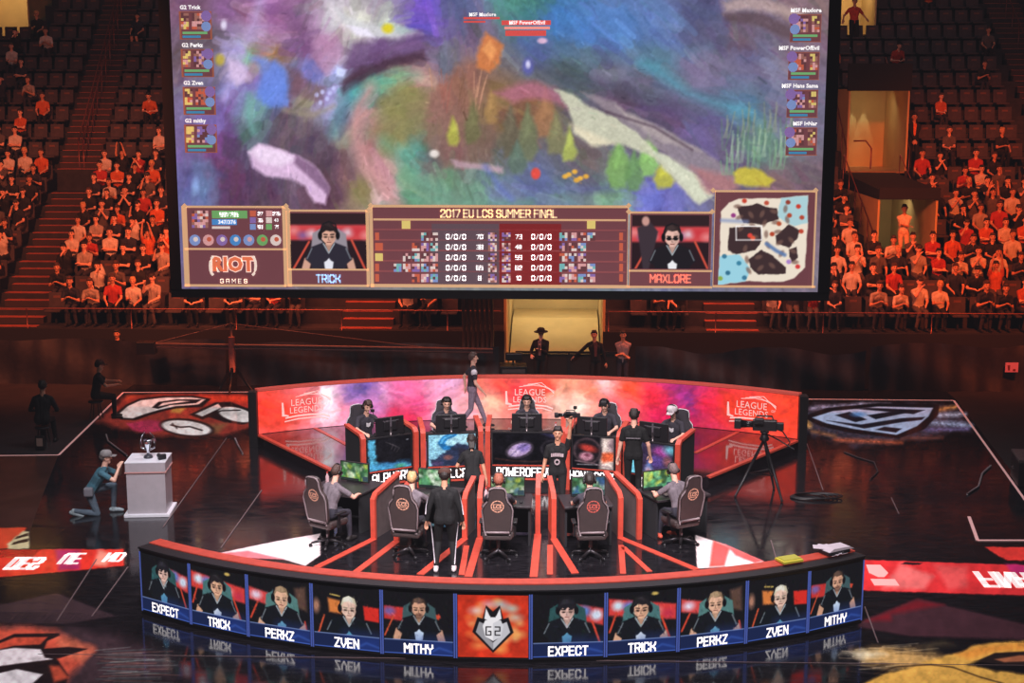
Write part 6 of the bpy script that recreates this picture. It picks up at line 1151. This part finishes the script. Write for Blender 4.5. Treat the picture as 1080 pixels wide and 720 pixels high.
cable([(112, 459), (114, 466), (122, 472), (134, 481)], .02, 'pale cable curving from the red emblem to the podium', mat('grey_cable', (150, 140, 144), .5)); cable([(248, 463), (251, 470), (256, 479)], .02, 'short pale cable end on dark floor before the LED wall corner', mat('grey_cable', (150, 140, 144), .5))
cable([(890, 477), (905, 483), (922, 488), (926, 498), (918, 506)], .015, 'thin cable curling over dark floor below the blue shield emblem', mat('dim_cable', (70, 60, 64), .5)); cable([(1045, 492), (1036, 500), (1032, 514), (1020, 522)], .022, 'pale cable snaking from black case across floor edge', mat('grey_cable', (150, 140, 144), .5))
cs = empty('equipment_case', (9.75, 27.75, .004), R(-8), 'black equipment case standing outside the pale edge line', 'case'); MB().box((0, 0, .27), (.8, .9, .52), 0, None, .02).build('case_body', BLACK, cs); MB().box((0, 0, .56), (.82, .92, .06), 0, None, .01).build('lid', DGREY, cs); MB().tube([(-.42, -.1, .3), (-.45, -.08, .3), (-.45, .08, .3), (-.42, .1, .3)], .012, 6).build('handle', METAL, cs)
rk = empty('equipment_rack', (-1.28, 35.75, 0), R(4), 'dark rack of broadcast gear at podium side of the tunnel', 'equipment rack'); MB().box((0, 0, .43), (.72, .6, .80), 0, None, .01).build('cabinet', BLACK, rk)
m = MB(); [m.box((0, -.303, .2 + .17 * k), (.6, .012, .10)) for k in range(4)]; m.build('front_plate', DGREY, rk); m = MB(); [m.box((-.2 + .13 * k, -.312, .37), (.03, .006, .02)) for k in range(4)]; m.build('indicator_lights', flat('cool_light', (206, 206, 220), .9), rk)
for k in range(4): MB().tube([(-.3 + .6 * (k % 2), -.22 + .44 * (k // 2), .03), (-.3 + .6 * (k % 2), -.18 + .44 * (k // 2), .03)], .03, 10).build('caster', MATTE, rk)
MB().tube([(0, 0, .83), (0, 0, .98)], .03, 8).build('top_bracket', BLACK, rk); MB().box((.02, -.05, 1.06), (.46, .2, .2), 0, None, .03).build('gear_box', BLACK, rk)
# camera crane lying along the drape
cr = empty('camera_crane', (-8.82, 35.9, 0), 0, 'long dark camera crane arm on pedestal along the black drape', 'camera crane'); CRN = mat('worn_crane_metal', (92, 76, 78), .5, noise=.2)
MB().tube([(0, 0, .55), (0, 0, 1.50)], .09, 12).build('pedestal', mat('dusty_pink_metal', (150, 104, 98), .6, noise=.25), cr)
for k in range(3): w = k * 2 * PI / 3 + .5; MB().tube([(0, 0, .75), (.5 * math.cos(w), .4 * math.sin(w), .03)], [.05, .03], 8).build('leg', BLACK, cr)
m = MB(); 
for z in (1.30, 1.22): m.tube([(-2.2, 0, z), (7.0, -.1, z - .07)], .035, 8)
for k in range(18): m.tube([(-2.0 + k * .5, -.02, 1.30 - k * .004), (-1.75 + k * .5, -.02, 1.21 - k * .004)], .012, 5)
m.build('boom_arm', CRN, cr)
m = MB(); m.tube([(0, 0, 1.5), (0, 0, 1.88)], .03, 8); m.tube([(-2.1, 0, 1.32), (0, 0, 1.86), (5.2, -.05, 1.26)], .012, 5); m.build('tension_cable', CRN, cr); MB().box((-2.3, 0, 1.2), (.5, .3, .34), 0, None, .02).build('counterweight', BLACK, cr)
# ------------------------------------------------------------------ stands
NL, NR = 10, 23
def row_y(r): return 38.0 + .85 * r if r < NL else 47.0 + .85 * (r - NL)
def row_z(r): return 1.38 + .36 * r if r < NL else 5.35 + .60 * (r - NL)
def row_end(r): return row_y(r + 1) if r != NL - 1 else 47.0
XL, XR = -27.0, 26.0
def aisles(r):
    c = -15.6 - .095 * r - (.15 if r >= NL else 0)
    return [(c - .68, c + .68), (-6.25 - .05 * r, -4.8 - .05 * r), (4.05 + .05 * r, 5.5 + .05 * r), (16.35, 17.65)]
VOM = {'low': (9.45, 11.1, 4, 9), 'mid': (9.6, 11.5, 10, 13), 'high': (9.95, 11.75, 18, 20), 'side': (-23.2, -20.7, 18, 20), 'tunnel': (-1.55, 1.15, 0, 4)}
def holes(r): return sorted((a, b) for a, b, r0, r1 in VOM.values() if r0 <= r <= r1)
STEP = mat('dark_stand_step', (46, 44, 50), .85, noise=.3, nscale=4); m = MB(); 
for r in range(NR):
    x = XL; z = row_z(r); zp = row_z(r - 1) if r else 0.0
    for a, b in holes(r) + [(XR, XR)]:
        if a > x + .01:
            y0, y1 = row_y(r), row_end(r); m.add([(x, y0, zp), (a, y0, zp), (a, y0, z), (x, y0, z), (x, y1, z), (a, y1, z)], [(0, 1, 2, 3), (3, 2, 5, 4)])
        x = max(x, b)
m.build('floor_stand_tiers', STEP)['kind'] = 'structure'
# stairs: half steps in the aisles with lit nosings
NOSE = mat('orange_stair_tread', (172, 92, 74), .7, noise=.25, nscale=3); RISER = mat('dark_stair_riser', (58, 44, 44), .8)
for k in range(4):
    m = MB()
    for r in range(NR):
        a, b = aisles(r)[k]; y0, y1 = row_y(r), row_end(r); z = row_z(r); zn = row_z(r + 1)
        n = 1 if r < NL else 2
        m.box(((a + b) / 2, y0 + .14, z + .008), (b - a, .28, .014), 0)
        if r == NL - 1: continue
        for q in range(n):
            yy = y1 - (n - q) * .28; hh = (zn - z) * (q + 1) / (n + 1); yb = y1
            m.box(((a + b) / 2, (yy + yb) / 2, z + hh / 2), (b - a, yb - yy, hh), 1); m.box(((a + b) / 2, yy + .13, z + hh + .006), (b - a, .26, .012), 0)
    struct(m.build('floor_stair_flight', [NOSE, RISER]))
# front wall, landing wall above lower block, portals
m = MB(); m.box((-14.3, 37.86, .69), (25.4, .27, 1.38)); m.box((13.6, 37.86, .69), (24.9, .27, 1.38)); struct(m.build('wall_front', MATTE))
BEIGE = mat('warm_beige_wall', (196, 172, 122), .7, noise=.12, nscale=1.2); BFL = mat('polished_beige_floor', (150, 126, 88), .35, noise=.2)
def portal(name, a, b, y0, y1, z0, z1, back=True, dark_ceiling=False):
    m = MB(); t = .06
    m.box(((a + b) / 2, (y0 + y1) / 2, z0 - .03), (b - a, y1 - y0, .06), 1); m.box(((a + b) / 2, (y0 + y1) / 2, z1 + .03), (b - a + .1, y1 - y0, .06), 2 if dark_ceiling else 0)
    for x in (a - t / 2, b + t / 2): m.box((x, (y0 + y1) / 2, (z0 + z1) / 2), (t, y1 - y0, z1 - z0), 0)
    if back: m.box(((a + b) / 2, y1 + .03, (z0 + z1) / 2), (b - a, .06, z1 - z0), 0)
    return struct(m.build(name, [BEIGE, BFL, MATTE]))
portal('wall_doorway_passage', 9.6, 11.5, 47.05, 50.3, 5.33, 8.0); portal('wall_lower_passage', 9.45, 11.1, 41.4, 46.9, 2.80, 4.8, True, True); portal('wall_upper_passage', 9.95, 11.75, 53.8, 56.3, 10.12, 12.6); portal('wall_side_passage', -23.2, -20.7, 53.8, 56.3, 10.12, 12.6)
portal('wall_tunnel', -1.55, 1.15, 37.8, 43.5, .02, 3.3)
m = MB(); m.box((-.2, 41.8, .9), (2.7, .1, .05), 0); m.prism([(38.0, .05), (43.4, .05), (43.4, 1.15), (41.6, 1.15)], -1.5, 1.1, 'x', 0); struct(m.build('floor_tunnel_ramp', [BEIGE]))
m = MB(); m.box((10.55, 47.1, 8.45), (2.1, .16, .9)); m.box((10.3, 41.36, 4.98), (1.8, .08, .34)); m.prism([(41.4, 4.87), (46.9, 4.87), (46.9, 5.3), (41.4, 5.1)], 9.4, 11.15, 'x'); struct(m.build('trim_portal_lintels', MATTE))
# rails
RAILM = mat('orange_lit_rail', (150, 96, 90), .4, metal=.5)
def rail(name, pts, label, r=.022, posts=True, h=.9, group=None):
    t = empty(name, (0, 0, 0), 0, label, 'rail', group); MB().tube(pts, r, 6).build('top_bar', RAILM, t)
    if posts:
        for p in pts[::max(1, len(pts) // 7)]: MB().tube([p, (p[0], p[1], p[2] - h)], r * .8, 6).build('post', RAILM, t)
    return t
def wall_rail(x0, x1, label):
    rail('guard_rail', [(x, 37.78, 1.95) for x in np.linspace(x0, x1, int((x1 - x0) / 1.5) + 2)], label, .018, True, .57, 'guard rails along the front row')
wall_rail(-24, -1.7, 'thin guard rail along front row on podium side of tunnel'); wall_rail(1.3, 25, 'thin guard rail along front row on doorway side of tunnel')
for k, sx in ((0, .0), (0, .16), (3, 0)):
    pts = [((aisles(r)[k][0] + aisles(r)[k][1]) / 2 + sx, row_y(r) + .3, row_z(r) + .95) for r in range(NL, NR)]
    rail('stair_handrail', pts, ['sloping handrail up middle of the podium-side upper stairs', 'second parallel handrail up the podium-side upper stairs', 'sloping handrail up middle of the outermost upper stairs'][0 if (k == 0 and sx == 0) else 1 if k == 0 else 2], .024)
for x, y0, y1, z0, z1, l in ((9.5, 46.9, 51, 6.1, 9.2, 'sloping rail on screen side of the doorway where steward stands'), (11.6, 46.9, 51, 6.1, 9.2, 'sloping rail beside the steward doorway, outer side'), (9.35, 41.5, 46.5, 3.7, 5.9, 'sloping rail on screen side of the lower doorway'), (11.2, 41.5, 46.5, 3.7, 5.9, 'sloping rail beside lower doorway, outer side')):
    rail('doorway_rail', [(x, y0 + (y1 - y0) * t, z0 + (z1 - z0) * t) for t in np.linspace(0, 1, 6)], l, .02, True, .8)
rail('doorway_gate', [(9.75, 46.95, 6.35), (10.15, 46.95, 6.35), (10.35, 46.98, 6.1), (10.35, 46.98, 5.42)], 'small black railing at foot of the steward doorway', .03, False, .95)
# black drape round the floor, and its barrier
def drape(x0, x1, y, h, label, sag=.1, seed=1):
    n = int((x1 - x0) / .08); rg = random.Random(seed); vs = []; fs = []
    for i in range(n + 1):
        x = x0 + (x1 - x0) * i / n; top = h - sag * abs(math.sin((x - x0) * .9 + seed)) ** 3
        for j in range(7):
            t = j / 6; z = top * t; yy = y + .05 * math.sin(x * 9 + seed) * (1 - .4 * t) + .06 * math.sin(x * 1.7 + t * 5 + seed) ; vs.append((x, yy, z + .002))
    for i in range(n):
        for j in range(6): a = i * 7 + j; fs.append((a, a + 7, a + 8, a + 1))
    m = MB(); m.add(vs, fs, 0, None, True); return tag(m.build('floor_drape', mat('black_satin_drape', (46, 44, 50), .5, noise=.2)), label, 'drape')
drape(-26, -9.2, 36.7, 1.28, 'black drape behind floor edge beyond the crane pedestal', .06, 1); drape(-8.9, -1.7, 36.7, 1.22, 'black drape between crane pedestal and tunnel', .12, 2); drape(2.0, 8.2, 36.7, 1.18, 'sagging black drape behind stage on doorway side', .22, 3); drape(8.3, 26, 36.7, 1.3, 'black drape behind the blue shield emblem', .1, 5)
m = MB(); m.box((12.03, 36.52, .70), (.34, .02, .26)); b = tag(m.build('wall_sign', mat('pink_sign', (190, 96, 98), .6, emit=.25)), 'small pink sign fixed to black drape at outer end', 'sign')
m = MB(); m.prism([(11.93, .62), (11.98, .62), (11.98, .76), (11.91, .76)], 36.500, 36.508, 'y'); m.prism([(12.06, .60), (12.13, .60), (12.13, .66), (12.06, .66)], 36.500, 36.508, 'y'); m.build('sign_print', mat('dark_red_ink', (120, 36, 40), .6), b)
br = empty('barrier', (.2, 36.55, 0), 0, 'black waist-high barrier across the tunnel mouth', 'barrier'); MB().box((0, 0, 1.02), (2.9, .06, .06)).build('top_bar', BLACK, br); MB().box((0, .0, .5), (2.9, .03, .95)).build('skirt', mat('sheer_black_skirt', (40, 33, 30), .8), br)
for s in (-1.4, 0, 1.4): MB().box((s, 0, .5), (.05, .05, 1.0)).build('post', BLACK, br)
for k in range(7):
    x = -2.72 + k * .13
    o = tag(MB().tube([(x, 37.3 + .06 * (k % 2), .02), (x + .03, 37.3, 1.4), (x, 37.3, 2.6)], .05, 8).build('curtain_pleat', mat('pleat_tone', (120, 104, 70) if k % 2 else (50, 44, 42), .5)), 'thin %s curtain pleat standing upright at podium side of tunnel mouth' % ('pale' if k % 2 else 'dark'), 'pole', 'curtain pleats beside the tunnel %s' % ('pale' if k % 2 else 'dark'))  # tubes stand in for lit and shaded pleats of a dark curtain
LAMPS = []
for px in (484, 586):
    q = ony(px, 311, 37.2); LAMPS.append(tag(MB().lathe([(.02, .05), (.18, .03), (.2, 0), (.02, -.01)], 12).build('hanging_lamp', flat('lamp_white', (250, 240, 220), 1.2), None, tuple(q)), 'flat white lamp glowing under screen above ' + ('front row' if px < 500 else 'tunnel mouth'), 'lamp')); MB().tube([(0, 0, .04), (0, 0, 3.2)], .01, 5).build('cord', BLACK, LAMPS[-1])
# ------------------------------------------------------------------ seats and spectators
def proj(p):
    d = np.asarray(p, float) - np.array([0, 0, CH]); z = d @ _f; return 540 + F * (d @ _r) / z, 360 - F * (d @ _u) / z
ORD = 'zeroth first second third fourth fifth sixth seventh eighth ninth tenth eleventh twelfth thirteenth fourteenth fifteenth sixteenth seventeenth eighteenth nineteenth twentieth'.split() + ['twenty-first', 'twenty-second', 'twenty-third', 'twenty-fourth', 'twenty-fifth', 'twenty-sixth', 'twenty-seventh', 'twenty-eighth', 'twenty-ninth', 'thirtieth']
def rowname(r): return 'front row' if r == 0 else ORD[r + 1] + ' row'
m = MB(); m.box((0, .32, .415), (.46, .40, .07), 0, None, .02); m.prism([(.53, .42), (.58, .42), (.64, .88), (.60, .90)], -.23, .23, 'x', 0); m.box((0, .46, .19), (.06, .1, .38), 1); m.box((0, .616, .76), (.2, .008, .09), 2, Matrix.Translation((0, -.035, 0)))
seat0 = m.build('arena_seat', [mat('dark_seat_cloth', (66, 58, 64), .8, noise=.2), BLACK, mat('seat_number_patch', (112, 76, 66), .7)]); seat_me = seat0.data; bpy.data.objects.remove(seat0)
SPECS = [('with folded arms', sit_pose(LH=(.07, .21, .80), RH=(-.07, .25, .77), LE=(-1, .1, -1), RE=(1, .1, -1), fingers=False), 'short', ('dark', (38, 28, 26))),
         ('with hands on knees', sit_pose(lean=8, LH=(-.15, .38, .66), RH=(.15, .38, .66), fingers=False), 'short', ('brown', (88, 62, 52))),
         ('clapping hands', sit_pose(lean=4, LH=(-.03, .30, 1.05), RH=(.03, .32, 1.06), LE=(-.4, .2, -1), RE=(.4, .2, -1), fingers=False), 'short', ('dark', (38, 28, 26))),
         ('leaning forward', sit_pose(lean=32, hp=-20, LH=(-.06, .44, .78), RH=(.06, .46, .78), fingers=False), 'quiff', ('brown', (88, 62, 52))),
         ('resting chin on hand', sit_pose(lean=14, LH=(-.02, .26, 1.14), RH=(.12, .34, .68), hp=8, fingers=False), 'short', ('black', (24, 20, 24))),
         ('with raised arms', sit_pose(lean=-2, LH=(-.10, .16, 1.56), RH=(.12, .14, 1.52), LE=(-.4, 1, 0), RE=(.4, 1, 0), fingers=False), 'short', ('dark', (38, 28, 26))),
         ('with long hair', sit_pose(lean=6, LH=(-.05, .34, .74), RH=(.06, .36, .72), female=True, hy=R(12), fingers=False), 'long', ('brown', (88, 62, 52))),
         ('looking aside', sit_pose(lean=5, LH=(-.16, .36, .68), RH=(.05, .30, .80), hy=R(38), fingers=False), 'short', ('blond', (190, 150, 110))),
         ('holding up phone', sit_pose(lean=6, LH=(-.10, .36, .70), RH=(.08, .40, 1.14), RE=(.3, .2, -1), fingers=False), 'fringe', ('dark', (38, 28, 26))),
         ('in shorts', sit_pose(lean=2, LH=(-.20, .30, .66), RH=(.18, .32, .66), shorts=True, fingers=False), 'short', ('dark', (38, 28, 26))),
         ('hunched over', sit_pose(lean=24, hp=14, LH=(-.1, .36, .70), RH=(.1, .38, .70), fingers=False), 'pony', ('black', (24, 20, 24)))]
SHIRT = mat_objcol('shirt_by_object'); SPM = []
SPECS = [(a_, {**p_, 'LF': (-.13, .33, .09), 'RF': (.13, .34, .09)}, h_, c_) for a_, p_, h_, c_ in SPECS]
for i, (d, pose, hair, hc) in enumerate(SPECS):
    B, head = skeleton(hair=hair, **pose); B = B + hair_bones(head, hair); hm = mat('hair_' + hc[0], hc[1], .6, noise=.25, nscale=30)
    SPM.append(skin_mesh('person', B, .0125, [SK[('pale', 'tan')[i % 2]], SHIRT, cloth(*[('jeans', (46, 44, 56)), ('black', (17, 16, 19)), ('grey_trousers', (84, 76, 78))][i % 3]), SHOE_D, hm, EYEM, LIPM], head, 2))
TOPS = [('white', (236, 226, 222), 20), ('pale grey', (190, 178, 174), 9), ('red', (196, 60, 44), 9), ('orange', (226, 110, 50), 12), ('black', (26, 23, 25), 36), ('grey', (104, 94, 94), 12), ('navy', (38, 40, 62), 10)]
TW = [t[2] for t in TOPS]; rs = random.Random(5); n_p = n_s = 0; seat_stuff = MB(); seat_base = ([tuple(v.co) for v in seat_me.vertices], [list(p.vertices) for p in seat_me.polygons], [p.material_index for p in seat_me.polygons])
def add_seat(x, y, z, occupied, label):
    global n_s
    if occupied:
        o = len(seat_stuff.v); T = Matrix.Translation((x, y, z)); seat_stuff.v += [tuple(T @ Vector(v)) for v in seat_base[0]]; seat_stuff.f += [[k + o for k in f] for f in seat_base[1]]; seat_stuff.m += seat_base[2]; seat_stuff.sm += [False] * len(seat_base[1]); return
    o = bpy.data.objects.new('arena_seat', seat_me); link(o); o.location = (x, y, z); tag(o, 'empty dark arena seat, ' + label, 'seat', 'empty dark arena seats'); n_s += 1
def add_spectator(x, y, z, where):
    global n_p
    i = rs.choices(range(len(SPECS)), [16, 14, 8, 10, 10, 3, 9, 8, 7, 6, 6])[0]; t = rs.choices(TOPS, TW)[0]
    o = bpy.data.objects.new('person', SPM[i]); link(o); o.location = (x, y + .33, z + .03); o.rotation_euler = (0, 0, PI + R(rs.uniform(-12, 12))); s = rs.uniform(.95, 1.05); o.scale = (s * rs.choice((-1, 1)) if False else s, s, s)
    o.color = tuple(lin(t[1])) + (1,); n_p += 1
    tag(o, 'spectator in %s %s, %s' % (t[0], SPECS[i][0], where), 'person', 'spectators in the stands')
SP = .58
for r in range(NR - 1):
    A = aisles(r); y, z = row_y(r) + .10, row_z(r); H = holes(r)
    tun = (-1.55, 1.15)
    segs = [(A[0][0] - .1, XL, -1, 'outward of podium stairs'), (A[0][1] + .1, -7.2 if r < 2 else -9.0, 1, 'inward of podium stairs')]
    if r < 2: segs += [(tun[0] - 1.35, A[1][1] + .1, -1, 'from tunnel, podium side'), (tun[1] + .15, A[2][0] - .1, 1, 'from tunnel, doorway side'), (A[2][1] + .1, A[3][0] - .1, 1, 'outward of doorway stairs')]
    else: segs += [(7.6 + .05 * r, A[3][0] - .1, 1, 'outward of screen edge')]
    segs += [(A[3][1] + .1, XR, 1, 'beyond outermost stairs')]
    for x0, x1, d, ref in segs:
        k = 0
        while True:
            k += 1; x = x0 + d * SP * (k - .5)
            if (x + d * SP * .5 - x1) * d > 0: break
            if any(a - .5 < x < b + .5 for a, b in H): continue
            px, py = proj((x, y, z + .9))
            if px < -40 or px > 1122 or py < -16: continue
            if 196 < px < 858 and py < 292: continue
            # how full this part of the stands is
            if r < 2: p = .80 if px < 370 else (.55 if px < 540 else .45 if px < 700 else .80)
            elif r < NL: p = .88 if px < 200 else .86
            else: p = .09
            if r < NL and px < 60 and r < 4: p = .8
            if r in (NL, NL + 1) and px < 45: p = .55
            if r >= NL and px < 60: p = max(p, .16)
            if 862 < px < 884 and r >= 8: p = .3
            if r in (8, 9) and px > 960: p = .45 if px < 1030 else .75
            w = '%s, %s seat %s' % (rowname(r), ORD[min(k, 30)], ref)
            occ = rs.random() < p
            add_seat(x, y, z, occ, w)
            if occ: add_spectator(x, y, z, w)
print('spectators', n_p, 'empty seats', n_s)
ss = seat_stuff.build('arena_seat', [seat_me.materials[0], seat_me.materials[1], seat_me.materials[2]]); tag(ss, 'dark arena seats under the seated spectators', 'seats', None, 'stuff')
# standing people in the doorways
def crowd_person(*a, **k): return person(*a, **k)
person((11.86, 47.5, 5.35), R(178), 'person in dark jacket over orange shirt standing by lit doorway', None, dict(hip=(0, 0, .95), LH=(.02, .24, .92), RH=(-.02, .26, .90), long_sleeve=True), BLK, BLK, None, 'tan', ('dark', (38, 28, 26)), 'short', extras=suit_front(('orange_shirt', (226, 120, 60))), voxel=.012, scale=1.07)
person((10.38, 42.2, 2.82), R(176), 'person in long pale tabard with folded arms in lower doorway', None, dict(hip=(0, 0, .93), LH=(.12, .24, 1.18), RH=(-.12, .26, 1.14), shorts=False), ('white_tee', (232, 222, 216)), ('pale_tabard', (226, 190, 170)), SHOE_W, 'tan', ('dark', (38, 28, 26)), 'short', voxel=.012)
person((10.9, 53.4, 9.56), R(186), 'person in red top standing before the topmost lit doorway', None, dict(hip=(0, 0, .95), LH=(-.42, .12, 1.05), RH=(.44, .12, 1.0), LF=(-.12, .12, .09), RF=(.12, -.1, .09)), ('red_tee', (206, 70, 50)), BLK, SHOE_W, 'tan', ('dark', (38, 28, 26)), 'short', voxel=.012, scale=1.05)
q = ony(127, 384, 37.4); person((q[0], 37.35, 0), R(178), 'person in dark clothes standing low behind black drape near crane', None, dict(hip=(0, 0, .62), lean=10, LF=(-.14, .25, .09), RF=(.14, .25, .09)), BLK, BLK, None, 'tan', ('dark', (38, 28, 26)), 'short', voxel=.012)

# ------------------------------------------------------------------ room shell behind and above
m = MB(); m.box((-1, 60, 12), (64, .3, 26)); struct(m.build('wall_back', MATTE))
m = MB(); m.box((-28.5, 38, 12), (.3, 46, 26)); struct(m.build('wall_podium_side', MATTE)); m = MB(); m.box((27.5, 38, 12), (.3, 46, 26)); struct(m.build('wall_doorway_side', MATTE))
m = MB(); m.box((-1, 36, 25), (64, 50, .3)); struct(m.build('ceiling', MATTE))
# ------------------------------------------------------------------ light
w = bpy.data.worlds.new('world'); SC.world = w; w.use_nodes = True; w.node_tree.nodes['Background'].inputs[0].default_value = (.020, .0175, .021, 1); w.node_tree.nodes['Background'].inputs[1].default_value = 1.0
def aim(o, t): o.rotation_euler = (Vector(t) - Vector(o.location)).to_track_quat('-Z', 'Y').to_euler()
def spot(loc, to, W, col, deg, blend=.5, r=.6):
    l = bpy.data.lights.new('spot', 'SPOT'); l.energy = W; l.color = col; l.spot_size = R(deg); l.spot_blend = blend; l.shadow_soft_size = r
    o = bpy.data.objects.new('spot_light', l); link(o); o.location = loc; aim(o, to); return o
def area(loc, to, W, col, sx, sy, spread=180):
    l = bpy.data.lights.new('area', 'AREA'); l.shape = 'RECTANGLE'; l.size = sx; l.size_y = sy; l.energy = W; l.color = col; l.spread = R(spread)
    o = bpy.data.objects.new('area_light', l); link(o); o.location = loc; aim(o, to); return o
OR = (1.0, .125, .018)
spot((-13, 20, 17), (-16, 42, 2.5), 22000, (1, .20, .07), 40, .6); spot((11, 20, 17), (15, 42, 3), 27000, OR, 38, .6)
spot((-20, 22, 18), (-20, 50, 8.5), 2600, (1, .20, .07), 40, .8); spot((17, 22, 18), (16, 50, 8.5), 2000, (1, .20, .07), 40, .8)
area((-7.5, 35.6, 6.5), (-7.5, 38.8, 1.9), 700, (1, .17, .06), 6, .6); area((4.5, 35.6, 6.5), (4.5, 38.8, 1.9), 600, (1, .19, .08), 6, .6)
area((-1, 34, 23), (-1, 56, 10), 220, (.92, .9, 1), 36, 4, 100)  # unseen neutral fill, added to lift the dark upper rows
area((-1, 13, 13), (-1, 23.5, .5), 680, (1, .90, .93), 9, 3, 52); area((-1, 30, 15), (-1, 25, 0), 480, (1, .88, .92), 12, 4, 90)
spot((-6.2, 18.5, 11), (-8.3, 25, .6), 2600, (.80, .92, 1), 13, .6)
area((-.2, 40.6, 3.1), (-.2, 43.5, 1.2), 70, (1, .86, .60), 2.4, .8); area((-.2, 38.6, 3.2), (-.2, 41.8, .6), 26, (1, .86, .6), 2.2, .5)
area((10.5, 48.6, 7.8), (10.2, 50.3, 5.4), 9, (1, .76, .42), 1.2, .5); spot((10.35, 50.08, 7.9), (10.35, 50.25, 5.4), 60, (1, .85, .55), 28, .5, .03); spot((10.75, 50.08, 7.9), (10.75, 50.25, 5.4), 60, (1, .85, .55), 28, .4, .03)
area((10.3, 44.5, 4.7), (10.3, 45.5, 2.8), 14, (1, .80, .5), 1.2, .8); area((10.9, 54.6, 12.4), (10.9, 56.2, 10.5), 30, (1, .72, .38), 1.4, .6); area((-22, 54.6, 12.4), (-22, 56.2, 10.5), 30, (1, .72, .38), 1.6, .6)
